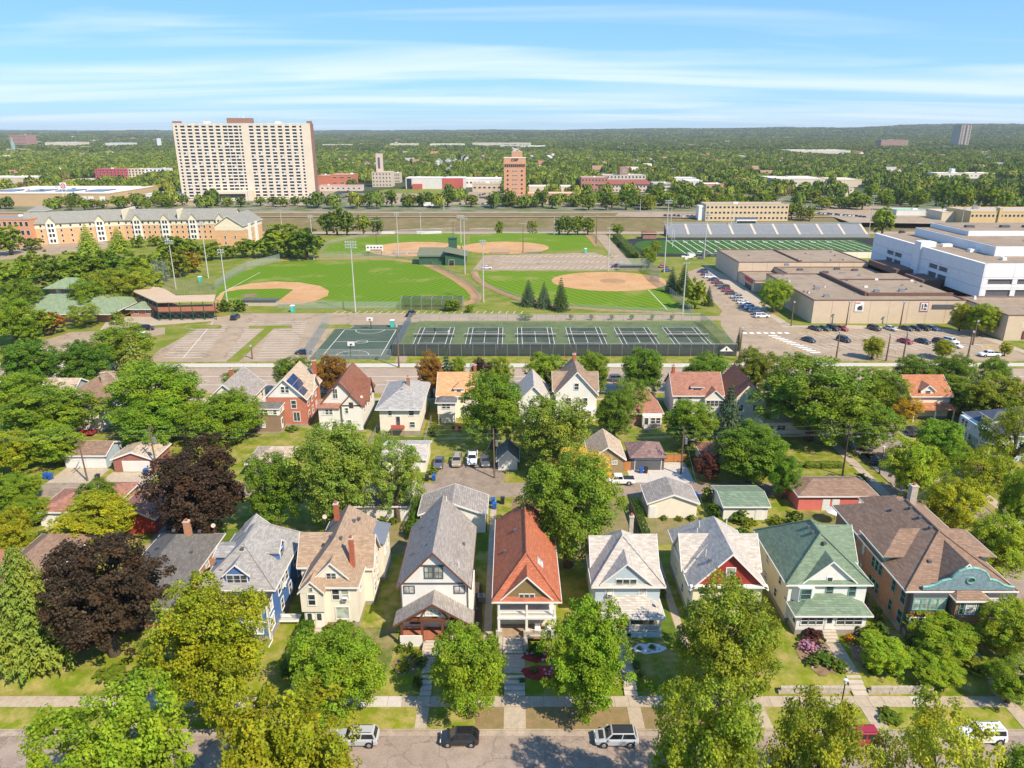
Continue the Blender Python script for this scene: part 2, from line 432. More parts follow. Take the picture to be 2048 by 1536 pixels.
# ---- residential street with gutters, kerbs and both pavements
struct('street', flat(rect(-140, 140, 50.4, 61.75), SZ - 0.145), ASPH, 'worn asphalt residential street')
def kerb(name, x0, x1, y0, y1, ztop, h=0.16, parent=None):
    return struct(name, MB().box(x0, x1, y0, y1, ztop - h - 0.2, ztop), KERBM, None, parent)
kerb_far = kerb('kerb', -140, 67.5, 61.98, 62.16, SZ + 0.012)
kerb('kerb', -140, 140, 49.98, 50.16, SZ + 0.012)
struct('gutter', flat(rect(-140, 67.5, 61.35, 61.98), SZ - 0.135), KERBM)
def sidewalk(name, x0, x1, y0, y1, z, step, fresh=()):
    o = struct(name, flat(rect(x0, x1, y0, y1), z + 0.012), SOIL)
    n = int((x1 - x0) / step); me = MB().box(0, step - 0.03, 0, y1 - y0, -0.06, 0.045).build('slab', CONC); me2 = None
    bpy.data.objects.remove(me); me = bpy.data.meshes['slab']; me.name = 'slab_' + name
    mn = me.copy(); mn.materials[0] = CONCN
    rnd = random.Random(3)
    for i in range(n):
        q = inst('slab', mn if i in fresh or rnd.random() < 0.06 else me, o, (x0 + i * step, y0, z + rnd.uniform(-0.008, 0.008)))
        q.rotation_euler = (rnd.uniform(-.003, .003), rnd.uniform(-.003, .003), 0)
    return o
sidewalk('pavement', -78, 66, 65.35, 66.95, SZ, 1.6, (38, 39, 40))
struct('front_walk', flat(rect(-78, 66, 47.0, 48.5), SZ + 0.03), CONC)

# ---- side street on the right
struct('side_street', flat(rect(68.2, 79.8, 62.0, 167), 0.03), ASPH, 'side street running away on the right')
struct('side_street', flat(rect(68.2, 79.8, 46, 69.5), SZ - 0.12), ASPH)
for x0, x1 in ((68.0, 68.2), (79.8, 80.0)): kerb('kerb', x0, x1, 70, 165, 0.13)
struct('pavement', flat(rect(64.4, 66.2, 69.6, 165), 0.035), CONC)
struct('pavement', flat(rect(81.4, 83.3, 69.6, 165), 0.035), CONC)
# ---- alley
struct('alley', flat(rect(-120, 68.2, 113.2, 118.6), 0.02), ALLEYM, 'asphalt alley between the two rows of garages')
struct('alley_apron', flat([(-14, 118.6), (-1.5, 118.6), (-1.5, 126), (-13.5, 127)], 0.024), ALLEYM)
struct('alley_apron', flat(rect(21.5, 33.0, 118.6, 123.9), 0.05), CONCN, 'new pale concrete parking pad')
struct('alley_apron', flat(rect(-84, -75.5, 118.6, 124.6), 0.03), CONC)
struct('alley_apron', flat(rect(-74.3, -65.5, 118.6, 122.9), 0.03), CONC)
struct('alley_apron', flat(rect(28.4, 33.0, 123.9, 127.2), 0.05), CONCN)
# ---- avenue beyond the second row of houses
struct('avenue', flat(rect(-260, 260, 166.5, 185.6), 0.03), ROADM, 'wide avenue along the park')
kerb('kerb', -260, 66, 185.6, 185.85, 0.15); kerb('kerb', -260, 66, 166.2, 166.5, 0.15)
struct('pavement', flat(rect(-200, 66, 186.8, 190.2), 0.035), CONCN)
struct('pavement', flat(rect(82, 230, 187.6, 190.6), 0.035), CONCN)
struct('pavement', flat(rect(-200, 200, 161.2, 162.9), 0.035), CONC)
m = MB()
for y in (172.3, 178.9): m.box(-260, 260, y, y + 0.14, 0.032, 0.036)
for i in range(-30, 31): m.box(i * 8.0, i * 8.0 + 3.0, 175.6, 175.74, 0.032, 0.036)
struct('lane_marking', m, WHITEP)

# ---- park and school surfaces, surveyed from the photo
def gp(pts, z=0.0): return [G(x, y) for x, y in pts]
def sheet(name, pts, z, mt, label=None): return struct(name, flat(gp(pts), z), mt, label)
lot = sheet('parking_lot', [(296, 724), (318, 700), (440, 634), (480, 627), (832, 626), (838, 644), (790, 653), (672, 653), (618, 723)], 0.02, LOTM, 'left parking lot by the grandstand')
sheet('park_drive', [(832, 628), (1440, 631), (1446, 641), (838, 642)], 0.02, LOTM)
slot = sheet('parking_lot', [(1372, 545), (1408, 533), (1560, 640), (1640, 652), (1945, 664), (2060, 714), (2060, 722), (1560, 722), (1560, 737), (1478, 737), (1470, 690), (1442, 652), (1440, 626), (1395, 580)], 0.024, LOTM, 'school parking lot')
mlot = sheet('parking_lot', [(945, 541), (968, 511), (1188, 505), (1235, 520), (1250, 541)], 0.02, LOTM, 'small parking lot between the ball fields')
struct('service_path', flat(rect(50.5, 57.5, 330, 452), 0.028), LOTM)
sheet('footpath', [(790, 724), (812, 724), (828, 652), (815, 652)], 0.026, LOTM)
sheet('footpath', [(60, 690), (140, 665), (330, 655), (330, 668), (215, 690), (90, 722), (60, 722)], 0.03, LOTM)
sheet('footpath', [(215, 640), (330, 620), (440, 634), (430, 642), (300, 652), (200, 660)], 0.034, CONC)
sheet('footpath', [(1560, 648), (1640, 648), (1945, 660), (2060, 705), (2060, 712), (1940, 668), (1640, 655), (1565, 655)], 0.05, CONC)
sheet('footpath', [(1408, 531), (1440, 538), (1470, 560), (1580, 640), (1560, 648), (1420, 548)], 0.05, CONC)
sheet('school_lawn', [(1430, 534), (1475, 556), (1475, 562), (1440, 545), (1418, 534)], 0.056, PARKG)
sheet('school_lawn', [(1545, 612), (1620, 645), (1700, 647), (1690, 652), (1585, 651), (1530, 618)], 0.056, PARKG)
sheet('school_lawn', [(1330, 560), (1400, 575), (1445, 622), (1438, 632), (1370, 632), (1345, 600)], 0.05, PARKG)
# grass islands in the left lot
for pts in ([(450, 725), (478, 725), (548, 658), (585, 657), (585, 651), (497, 652), (497, 658), (528, 658)], [(369, 654), (373, 658), (440, 658), (446, 654), (440, 650), (375, 650)],
            [(636, 654), (640, 658), (700, 657), (708, 653), (700, 649), (642, 650)]):
    o = sheet('grass_island', pts, 0.10, PARKG)
    k = MB(); P = gp(pts)
    for i in range(len(P)):
        a, b = P[i], P[(i + 1) % len(P)]; d = Vector((b[0] - a[0], b[1] - a[1], 0)); n_ = Vector((-d.y, d.x, 0)).normalized() * 0.09
        k.prism([(a[0] - n_.x, a[1] - n_.y, 0), (b[0] - n_.x, b[1] - n_.y, 0), (b[0] + n_.x, b[1] + n_.y, 0), (a[0] + n_.x, a[1] + n_.y, 0)],
                [(a[0] - n_.x, a[1] - n_.y, .13), (b[0] - n_.x, b[1] - n_.y, .13), (b[0] + n_.x, b[1] + n_.y, .13), (a[0] + n_.x, a[1] + n_.y, .13)])
    k.build('kerb', KERBM, o)
def stripe(mb, a, b, w, z):
    a, b = Vector((a[0], a[1], 0)), Vector((b[0], b[1], 0)); d = b - a; n_ = Vector((-d.y, d.x, 0)).normalized() * w / 2
    mb.poly([(a.x - n_.x, a.y - n_.y, z), (b.x - n_.x, b.y - n_.y, z), (b.x + n_.x, b.y + n_.y, z), (a.x + n_.x, a.y + n_.y, z)])
def lines(parent, segs, mt=WHITEP, w=0.13, z=0.034):
    mb = MB()
    for a, b in segs: stripe(mb, a, b, w, z)
    o = mb.build('painted_lines', mt, parent); return o
segs = []
for k in range(17):                                   # stalls on the left lot, in two double rows
    y = 195.5 + k * 2.55
    for x0, x1 in ((-97.5, -86.5), (-80.0, -75.3), (-71.5, -61.2)): 
        off = (y - 195) * -0.17
        if not (x0 < -90 and k > 14): segs.append(((x0 + off, y), (x1 + off, y + 0.2)))
segs.append(((-92.0, 195.4), (-99.3, 236)))
for k in range(26): segs.append(((-62 + k * 2.6, 247.5), (-61.2 + k * 2.6, 251.5)))
lines(lot, segs, w=0.16)
segs = []
for k in range(19):
    x = 88 + k * 2.85
    if k not in (5,): segs.append(((x + 1.2, 203.5), (x - 1.5, 209.5)))
    segs.append(((x + 4.2, 216.5), (x + 2.0, 221.5)))
segs.append(((92, 209.5), (140, 208.5)))
lines(slot, segs, w=0.16, z=0.038)
m = MB()
for k in range(12): stripe(m, (85.5 - k * .55, 200.5 + k * 1.65), (88.4 - k * .55, 200.9 + k * 1.65), 0.8, 0.038)
for k in range(7): stripe(m, (72.5 + k * 2.2, 222.0), (73.8 + k * 2.2, 222.0), 1.6, 0.038)
m.build('crosswalk_bars', WHITEP, slot)
m = MB()
for k in range(9):
    stripe(m, (81.5 - k * .4, 200 + k * 1.9), (84.6 - k * .4, 201.6 + k * 1.9), 0.25, 0.038); stripe(m, (90 + k * 1.3, 224), (91.6 + k * 1.3, 220), 0.22, 0.038)
for k in range(24): 
    a0, a1 = R(15 * k), R(15 * k + 15)
    for r_ in (2.2, 3.4): stripe(m, (141.5 + r_ * math.cos(a0), 205.5 + r_ * math.sin(a0)), (141.5 + r_ * math.cos(a1), 205.5 + r_ * math.sin(a1)), 0.35, 0.038)
m.build('painted_lines', YELLP, slot)
segs = []
for k in range(22):
    for y in (336, 352, 368): segs.append(((-6 + k * 2.75, y), (-3.6 + k * 2.75, y + 5)))
lines(mlot, segs, w=0.2)

# ---- ball fields
def ell(cx, cy, rx, ry, n=40, a0=0, a1=360): return [(cx + rx * math.cos(R(a0 + (a1 - a0) * k / n)), cy + ry * math.sin(R(a0 + (a1 - a0) * k / n))) for k in range(n + (a1 - a0 != 360))]
sheet('ball_field', [(428, 608), (436, 572), (470, 548), (545, 526), (600, 521), (800, 521), (850, 527), (905, 556), (940, 588), (935, 604), (890, 611), (700, 612), (560, 610)], 0.02, MOWN1, 'main baseball field with mown stripes')
sheet('infield', [(424, 606), (440, 588), (460, 576), (500, 567), (550, 563), (600, 565), (640, 572), (658, 582), (655, 592), (630, 602), (600, 609), (500, 609)], 0.034, CLAY)
sheet('infield_grass', [(440, 606), (450, 584), (480, 579), (560, 577), (587, 579), (570, 592), (552, 606)], 0.046, MOWN1)
struct('pitchers_mound', flat([(G(500, 591)[0] + 3.2 * math.cos(R(15 * k)), G(500, 591)[1] + 3.2 * math.sin(R(15 * k))) for k in range(24)], 0.06), SOIL)
def ribbon(name, pts, w, z, mt):
    P = [Vector((*G(*p), 0)) for p in pts]; mb = MB(); L, Rr = [], []
    for i, p in enumerate(P):
        d = (P[min(i + 1, len(P) - 1)] - P[max(i - 1, 0)]).normalized(); n_ = Vector((-d.y, d.x, 0)) * w / 2
        L.append(p + n_); Rr.append(p - n_)
    for i in range(len(P) - 1): mb.poly([(q.x, q.y, z) for q in (Rr[i], Rr[i + 1], L[i + 1], L[i])])
    return struct(name, mb, mt)
ribbon('warning_track', [(795, 520), (845, 526), (880, 541), (915, 560), (940, 578), (953, 592), (950, 602), (925, 609), (890, 614)], 4.2, 0.04, CLAYD)
ribbon('warning_track', [(560, 521), (640, 518), (740, 517), (800, 519)], 3.5, 0.04, CLAYD)
ribbon('warning_track', [(948, 543), (952, 556), (970, 570), (1005, 586), (1045, 600), (1110, 612), (1200, 620), (1320, 625), (1385, 627)], 3.2, 0.04, CLAYD)
sheet('ball_field', [(950, 546), (1000, 543), (1290, 543), (1330, 566), (1392, 622), (1330, 622), (1190, 617), (1100, 608), (1040, 597), (980, 573)], 0.02, MOWN2, 'softball field with oval clay infield')
struct('infield', flat(ell(*G(1219, 562), 24.5, 21.0), 0.034), CLAY)
struct('infield_scuff', flat(ell(*G(1226, 562), 5.5, 5.0, 24), 0.044), CLAYD)
sheet('ball_field', [(640, 507), (664, 489), (720, 478), (800, 470), (905, 466), (925, 470), (932, 500), (850, 505), (760, 508)], 0.02, MOWN2, 'ball field behind the scoreboard')
struct('infield', flat(ell(*G(832, 497.5), 25, 26), 0.034), CLAY)
sheet('ball_field', [(940, 470), (1000, 466), (1170, 467), (1193, 480), (1196, 497), (1100, 502), (940, 503)], 0.02, MOWN2, 'ball field beside the service path')
struct('infield', flat(ell(*G(1010, 495), 24, 22), 0.034), CLAY)
ribbon('warning_track', [(1172, 466), (1184, 477), (1197, 493)], 4.0, 0.04, CLAYD)
m = MB(); stripe(m, G(1297, 580), G(1335, 620), 0.2, 0.05); stripe(m, G(440, 588), G(520, 545), 0.2, 0.05)
struct('foul_line', m, WHITEP)
# ---- football field and running track
FX0, FX1, FY0, FY1 = 84.0, 199.0, 378.0, 428.0
struct('running_track', flat([(FX0 - 4, FY0 - 9), (215, FY0 - 9), (215, FY1 + 10), (FX0 - 4, FY1 + 10)] + [(FX0 - 4 + 22 * math.cos(R(a)), (FY0 + FY1) / 2 + 34.4 * math.sin(R(a))) for a in range(100, 270, 10)], 0.022), TRACK)
ff = struct('football_field', flat([(FX0 - 2, FY0), (FX1, FY0), (FX1, FY1), (FX0 - 2, FY1)] + [(FX0 - 2 + 14 * math.cos(R(a)), (FY0 + FY1) / 2 + 25 * math.sin(R(a))) for a in range(100, 270, 10)], 0.034), TURF)
segs = [((90 + 4.57 * k, FY0 + 0.5), (90 + 4.57 * k, FY1 - 0.5)) for k in range(24)] + [((90, FY0 + .6), (199, FY0 + .6)), ((90, FY1 - .6), (199, FY1 - .6))]
for k in range(100): segs += [((95 + 1.03 * k, y), (95.4 + 1.03 * k, y)) for y in (395, 411)]
lines(ff, segs, w=0.35, z=0.044)
m = MB()
for k in range(10):
    for y in (386, 420): m.box(99 + 9.14 * k - 1.3, 99 + 9.14 * k + 1.3, y, y + 1.6, 0.04, 0.046)
m.build('yard_numbers', WHITEP, ff)
# ---- tennis and basketball courts
TX0, TX1, TY0, TY1 = -33.6, 62.6, 197.5, 235.5
tc_ = struct('tennis_courts', flat(rect(TX0, TX1, TY0, TY1), 0.03), COURTG, 'six green tennis courts inside a tall fence')
for k in range(6):
    cx = TX0 + 9.6 + k * 15.6; cy = (TY0 + TY1) / 2 + 0.5
    flat(rect(cx - 5.7, cx + 5.7, cy - 12.3, cy + 12.3), 0.042).build('court', COURTD, tc_)
    m = MB()
    for x in (-5.49, -4.11, 4.11, 5.49): stripe(m, (cx + x, cy - 11.9), (cx + x, cy + 11.9), 0.13, 0.052)
    for y in (-11.9, 11.9): stripe(m, (cx - 5.5, cy + y), (cx + 5.5, cy + y), 0.13, 0.054)
    for y in (-6.4, 6.4): stripe(m, (cx - 4.1, cy + y), (cx + 4.1, cy + y), 0.12, 0.054)
    stripe(m, (cx, cy - 6.4), (cx, cy + 6.4), 0.12, 0.056)
    m.build('court_lines', WHITEP, tc_)
BX0, BX1, BY0, BY1 = -55.5, -35.0, 195.0, 229.0
bc = struct('basketball_court', flat(rect(BX0 - 1, BX1 + 1, BY0 - 1, BY1 + 3), 0.03), BBALL, 'green basketball court beside the parking lot')
m = MB(); x0, x1, y0, y1 = BX0 + 2, BX1 - 2, BY0 + 3.0, BY1 - 3.0; xm, ym = (x0 + x1) / 2, (y0 + y1) / 2
for a, b in (((x0, y0), (x1, y0)), ((x1, y0), (x1, y1)), ((x1, y1), (x0, y1)), ((x0, y1), (x0, y0)), ((x0, ym), (x1, ym))): stripe(m, a, b, 0.16, 0.04)
for cy, a0, a1, r_ in ((ym, 0, 360, 1.8), (y0, 0, 180, 4.6), (y1, 180, 360, 4.6)):
    for k in range(20):
        p, q = R(a0 + (a1 - a0) * k / 20), R(a0 + (a1 - a0) * (k + 1) / 20)
        stripe(m, (xm + r_ * math.cos(p), cy + r_ * math.sin(p)), (xm + r_ * math.cos(q), cy + r_ * math.sin(q)), 0.14, 0.042)
m.build('court_lines', WHITEP, bc)
# ---- freeway in its cutting, frontage roads and town streets
struct('freeway', flat(rect(-900, 900, 470, 482), TRENCH_Z + 0.03), ROADM, 'freeway in a shallow cutting')
struct('freeway', flat(rect(-900, 900, 485, 498), TRENCH_Z + 0.03), ROADM)
struct('frontage_road', flat(rect(-900, 900, 578, 587), 0.04), LOTM)
struct('frontage_road', flat(rect(-900, 900, 548, 551), 0.0 + ground_z(0, 549.5) + 0.5), CONC)
for pts in ([(520, 413), (600, 413), (700, 372), (640, 366)], [(690, 409), (1000, 409), (985, 382), (900, 378), (760, 385)], [(1010, 408), (1170, 414), (1150, 385), (1060, 380)],
            [(1150, 380), (1195, 412), (1225, 414), (1170, 366), (1150, 364)], [(1700, 445), (1900, 448), (1820, 415), (1640, 408), (1640, 425)], [(930, 375), (1010, 375), (1010, 352), (960, 352)],
            [(100, 412), (420, 412), (420, 405), (120, 402)], [(1230, 432), (1420, 437), (1420, 428), (1240, 424)], [(220, 375), (355, 375), (350, 352), (250, 352)], [(0, 462), (130, 470), (240, 490), (200, 500), (0, 520)]):
    sheet('town_pavement', pts, 0.03, LOTM)
sheet('town_green', [(735, 386), (770, 379), (880, 377), (905, 386), (900, 388)], 0.06, PARKG)
# ================================================================ HOUSES
WHITE = plain('white_trim', (0.78, 0.75, 0.69), 0.5, 0.05)
PANE = glass('window_glass', (0.045, 0.055, 0.06)); PANEB = glass('window_blind', (0.30, 0.33, 0.28), 0.15)
PANEW = glass('window_curtain', (0.42, 0.42, 0.40), 0.15)
BROWNT = plain('brown_trim', (0.16, 0.06, 0.035), 0.6); GREYT = plain('dark_grey_trim', (0.10, 0.10, 0.11), 0.6)
TEAL = plain('teal_trim', (0.17, 0.36, 0.30), 0.55); REDB = plain('chimney_brick', (0.42, 0.12, 0.06), 0.9, 0.25, 3)
METALG = plain('grey_metal', (0.36, 0.37, 0.38), 0.4, 0.08, 1, 0.6); BLACKM = plain('black_metal', (0.02, 0.02, 0.022), 0.4)
DECKW = plain('deck_boards', (0.34, 0.24, 0.15), 0.8, 0.2, 2); REDDECK = plain('red_deck', (0.36, 0.13, 0.07), 0.7, 0.2, 2)
STEPC = plain('step_concrete', (0.50, 0.43, 0.34), 0.9, 0.12, 1.5); FOUND = plain('foundation', (0.33, 0.29, 0.24), 0.9, 0.15)
LW = {}
def lmesh(key, fn):
    if key not in LW:
        mb, mats = fn(); o = mb.build('shape', mats); LW[key] = o.data; bpy.data.objects.remove(o)
    return LW[key]
FACE = {'S': 0.0, 'E': math.pi / 2, 'N': math.pi, 'W': -math.pi / 2}
class House:
    def __init__(s, name, label, cat, x, y, z=0.0, group=None):
        s.root = thing(name, label, cat, (x, y, z), group); s.z = z
    def add(s, mb, name, mt, parent=None): return mb.build(name, mt, parent or s.root)
    def wall(s, x0, x1, y0, y1, z0, z1, mt, found=0.5):
        m = MB().box(x0, x1, y0, y1, z0 + found if found else z0, z1, 0)
        if found: m.box(x0 - .04, x1 + .04, y0 - .04, y1 + .04, z0 - 0.3, z0 + found, 1)
        return s.add(m, 'wall', [mt, FOUND])
    def gable(s, ax, x0, x1, y0, y1, ze, zr, mt, gm=None, over=0.45, rake=0.4, trim=WHITE, ends=(1, 1), th=0.16, parent=None, nm='roof'):
        "gable roof, ridge along ax ('x' or 'y'); gm closes the gable ends"
        sw = ax == 'x'
        f = (lambda a, b, c: (b, a, c)) if sw else (lambda a, b, c: (a, b, c))
        if sw: x0, x1, y0, y1 = y0, y1, x0, x1
        xm = (x0 + x1) / 2; sl = (zr - ze) / (xm - x0); d = over * sl
        r0, r1 = y0 - rake * ends[0], y1 + rake * ends[1]
        m = MB(); T = 0.05
        for sx, xe in ((-1, x0 - over), (1, x1 + over)):
            q = [(xe, r0, ze - d), (xm, r0, zr), (xm, r1, zr), (xe, r1, ze - d)]
            q = [(a, b, c + th) for a, b, c in q]
            if (sx > 0) == sw: q = q[::1]
            else: q = q[::-1]
            q = [f(*p) for p in q]
            m.slab(q, th)
        roof = s.add(m, nm, mt, parent)
        if gm is not None:
            for e, yy in zip(ends, (y0, y1)):
                if not e: continue
                g = MB(); t0, t1 = (yy, yy + 0.15) if yy == y0 else (yy - 0.15, yy)
                a = [f(x0, t0, ze), f(x1, t0, ze), f(xm, t0, zr)]; b = [f(x0, t1, ze), f(x1, t1, ze), f(xm, t1, zr)]
                g.prism(b, a) if not sw else g.prism(a, b)
                s.add(g, 'gable_wall', gm, parent)
        if trim is not None:
            g = MB()
            for e, yy in zip(ends, (r0, r1)):
                if not e: continue
                s_ = -1 if yy == r0 else 1
                for xe in (x0 - over, x1 + over):
                    za = ze - d
                    A = [(xe, yy, za - .12), (xm, yy, zr - .12), (xm, yy, zr + th + .02), (xe, yy, za + th + .02)]
                    B = [(p[0], yy + s_ * 0.05, p[2]) for p in A]
                    g.prism([f(*p) for p in A], [f(*p) for p in B])
            for xe, s_ in ((x0 - over, -1), (x1 + over, 1)):
                a, b = sorted((xe, xe + s_ * 0.07)); p, q = f(a, r0, 0), f(b, r1, 0)
                g.box(min(p[0], q[0]), max(p[0], q[0]), min(p[1], q[1]), max(p[1], q[1]), ze - d - 0.05, ze - d + th + 0.01)
            s.add(g, 'fascia', trim, parent)
        return roof
    def hip(s, x0, x1, y0, y1, ze, zr, mt, over=0.45, ridge=None, trim=WHITE, nm='roof', parent=None):
        X0, X1, Y0, Y1 = x0 - over, x1 + over, y0 - over, y1 + over
        if ridge is None:
            if Y1 - Y0 >= X1 - X0: h = (X1 - X0) / 2; ridge = (((X0 + X1) / 2, Y0 + h), ((X0 + X1) / 2, max(Y1 - h, Y0 + h + .05)))
            else: h = (Y1 - Y0) / 2; ridge = ((X0 + h, (Y0 + Y1) / 2), (X1 - h, (Y0 + Y1) / 2))
        a, b = [(p[0], p[1], zr) for p in ridge]
        e = [(X0, Y0, ze), (X1, Y0, ze), (X1, Y1, ze), (X0, Y1, ze)]
        m = MB()
        if abs(a[0] - b[0]) < abs(a[1] - b[1]):
            fs = [[e[0], e[1], a], [e[1], e[2], b, a], [e[2], e[3], b], [e[3], e[0], a, b]]
        else: fs = [[e[0], e[1], b, a], [e[1], e[2], b], [e[2], e[3], a, b], [e[3], e[0], a]]
        for q in fs: m.poly(q)
        lo = [(p[0], p[1], ze - 0.18) for p in e]
        m.poly(lo[::-1])
        for i in range(4): m.poly([lo[i], lo[(i + 1) % 4], e[(i + 1) % 4], e[i]])
        r = s.add(m, nm, mt, parent)
        for p, q in ((e[0], a), (e[1], a if len(fs[0]) == 3 else b), (e[2], b), (e[3], b if len(fs[0]) == 3 else a), (a, b)):
            pass
        if trim is not None:
            g = MB(); w = 0.07
            g.box(X0 - w, X1 + w, Y0 - w, Y0 - .003, ze - .22, ze - .01); g.box(X0 - w, X1 + w, Y1 + .003, Y1 + w, ze - .22, ze - .01)
            g.box(X0 - w, X0 - .003, Y0 - .003, Y1 + .003, ze - .22, ze - .01); g.box(X1 + .003, X1 + w, Y0 - .003, Y1 + .003, ze - .22, ze - .01)
            s.add(g, 'gutter', trim, parent)
        return r
    def caps(s, segs, mt, parent=None):
        "ridge and hip capping"
        m = MB()
        for p, q in segs: m.tube((p[0], p[1], p[2] + .03), (q[0], q[1], q[2] + .03), 0.13, n=6)
        return s.add(m, 'ridge_cap', mt, parent)
    def window(s, face, a, b, zc, w=0.9, h=1.5, panes='dh', pm=None, trim=WHITE, ac=False):
        "face S/E/N/W; a runs along the wall, b is the wall plane"
        pm = pm or PANE; k = 0.11
        def frame():
            m = MB()
            m.box(-w/2 - k, w/2 + k, -.07, 0, h/2, h/2 + k); m.box(-w/2 - k, w/2 + k, -.10, 0, -h/2 - k, -h/2)
            m.box(-w/2 - k, -w/2, -.07, 0, -h/2, h/2); m.box(w/2, w/2 + k, -.07, 0, -h/2, h/2)
            if panes == 'dh': m.box(-w/2, w/2, -.05, 0, -.04, .04)
            elif panes == 'x2': m.box(-.04, .04, -.05, 0, -h/2, h/2)
            elif panes == 'x4': m.box(-.03, .03, -.05, 0, -h/2, h/2); m.box(-w/2, -.03, -.05, 0, -.03, .03); m.box(.03, w/2, -.05, 0, -.03, .03)
            return m, [trim]
        wx, wy = (a, b) if face in 'SN' else (b, a)
        o = inst('window', lmesh(('wf', w, h, panes, trim.name), frame), s.root, Vector((wx, wy, zc)) - s.root.location, FACE[face])
        if panes == 'dh': cells = [(-w/2, w/2, -h/2, -.04), (-w/2, w/2, .04, h/2)]
        elif panes == 'x2': cells = [(-w/2, -.04, -h/2, h/2), (.04, w/2, -h/2, h/2)]
        elif panes == 'x4': cells = [(-w/2, -.03, -h/2, -.03), (-w/2, -.03, .03, h/2), (.03, w/2, -h/2, -.03), (.03, w/2, .03, h/2)]
        else: cells = [(-w/2, w/2, -h/2, h/2)]
        for i, c in enumerate(cells):
            pw, ph = c[1] - c[0], c[3] - c[2]
            me = lmesh(('wp', round(pw, 3), round(ph, 3), pm.name), lambda: (MB().box(-pw/2, pw/2, -.022, -.004, -ph/2, ph/2), [pm]))
            inst('pane', me, o, ((c[0] + c[1]) / 2, 0, (c[2] + c[3]) / 2))
        if ac: inst('air_conditioner', lmesh('acunit', lambda: (MB().box(-.32, .32, -.45, -.05, 0, .42, 0).box(-.27, .27, -.462, -.45, .05, .37, 1), [WHITE, GREYT])), o, (0, 0, -h/2 + .01))
        return o
    def windows(s, face, b, zc, xs, w=0.9, h=1.5, panes='dh', pm=None, trim=WHITE):
        for i, a in enumerate(xs): s.window(face, a, b, zc, w, h, panes, (PANEW if (i * 7 + int(abs(b))) % 5 == 2 else pm), trim)
    def dormer(s, face, a, f, w, zb, ze, zr, depth, wm, rm, win=(0.8, 1.0, 1), trim=WHITE, over=0.25, pm=None, nm='dormer', roof='gable'):
        "dormer or cross gable facing S/E/W/N with its front at plane f"
        X = lambda u, v: {'S': (a + u, f + v), 'E': (f - v, a + u), 'W': (f + v, a - u), 'N': (a - u, f - v)}[face]
        def bx(m, u0, u1, v0, v1, z0, z1, mi=0):
            p, q = X(u0, v0), X(u1, v1); m.box(min(p[0], q[0]), max(p[0], q[0]), min(p[1], q[1]), max(p[1], q[1]), z0, z1, mi)
        m = MB(); bx(m, -w/2, w/2, 0, depth, zb, ze)
        if roof == 'gable':
            A = [X(-w/2, 0) + (ze,), X(w/2, 0) + (ze,), X(0, 0) + (zr,)]; B = [X(-w/2, .15) + (ze,), X(w/2, .15) + (ze,), X(0, .15) + (zr,)]
            m.prism(B, A)
        d = s.add(m, nm, wm)
        sl = (zr - ze) / (w / 2); r = MB(); g = MB(); th = .13
        if roof == 'gable':
            for sg in (-1, 1):
                u = sg * (w/2 + over); zz = ze - over * sl
                q = [X(u, -over) + (zz + th,), X(0, -over) + (zr + th,), X(0, depth) + (zr + th,), X(u, depth) + (zz + th,)]
                r.slab(q if sg > 0 else q[::-1], th)
                A = [X(u, -over) + (zz - .08,), X(0, -over) + (zr - .08,), X(0, -over) + (zr + th + .02,), X(u, -over) + (zz + th + .02,)]
                B = [X(u, -over - .05) + (zz - .08,), X(0, -over - .05) + (zr - .08,), X(0, -over - .05) + (zr + th + .02,), X(u, -over - .05) + (zz + th + .02,)]
                g.prism(A, B)
        else:
            e = [X(-w/2 - over, -over) + (ze,), X(w/2 + over, -over) + (ze,), X(w/2 + over, depth) + (ze,), X(-w/2 - over, depth) + (ze,)]
            k1, k2 = X(0, w/2) + (zr,), X(0, depth) + (zr,)
            for q in ([e[0], e[1], k1], [e[1], e[2], k2, k1], [e[3], e[0], k1, k2]): r.poly(q)
            r.poly([(p[0], p[1], ze - .12) for p in e][::-1])
            for i in range(4):
                p, q = e[i], e[(i + 1) % 4]; r.poly([(p[0], p[1], ze - .12), (q[0], q[1], ze - .12), q, p])
            bx(g, -w/2 - over, w/2 + over, -over - .06, -over - .003, ze - .14, ze - .01)
        s.add(r, 'dormer_roof', rm, d)
        if trim is not None: s.add(g, 'rake_board', trim, d)
        if win:
            ww, wh, n = win; zc = (zb + ze) / 2 if ze - zb > wh else ze - wh / 2 + 0.55
            for i in range(n):
                u = (i - (n - 1) / 2) * (ww + .14); m = MB()
                bx(m, u - ww/2 - .09, u + ww/2 + .09, -.07, -.003, zc - wh/2 - .09, zc + wh/2 + .09, 0)
                bx(m, u - ww/2, u + ww/2, -.085, -.072, zc - wh/2, zc - .03, 1); bx(m, u - ww/2, u + ww/2, -.085, -.072, zc + .03, zc + wh/2, 1)
                s.add(m, 'dormer_window', [trim or WHITE, pm or PANE], d)
        return d
    def chimney(s, x, y, z0, z1, w=0.6, d=0.8, mt=None, cap=True):
        m = MB().box(x - w/2, x + w/2, y - d/2, y + d/2, z0, z1, 0)
        if cap: m.box(x - w/2 - .06, x + w/2 + .06, y - d/2 - .06, y + d/2 + .06, z1, z1 + .14, 1).box(x - .13, x + .13, y - .13, y + .13, z1 + .14, z1 + .5, 2)
        return s.add(m, 'chimney', [mt or REDB, STEPC, REDB])
    def vents(s, pts, pipe=False):
        for x, y, z in pts:
            if pipe: s.add(MB().tube((x, y, z - .2), (x, y, z + .8), .06, n=8), 'vent_pipe', WHITE)
            else: s.add(MB().box(x - .2, x + .2, y - .2, y + .2, z - .15, z + .14), 'roof_vent', GREYT)
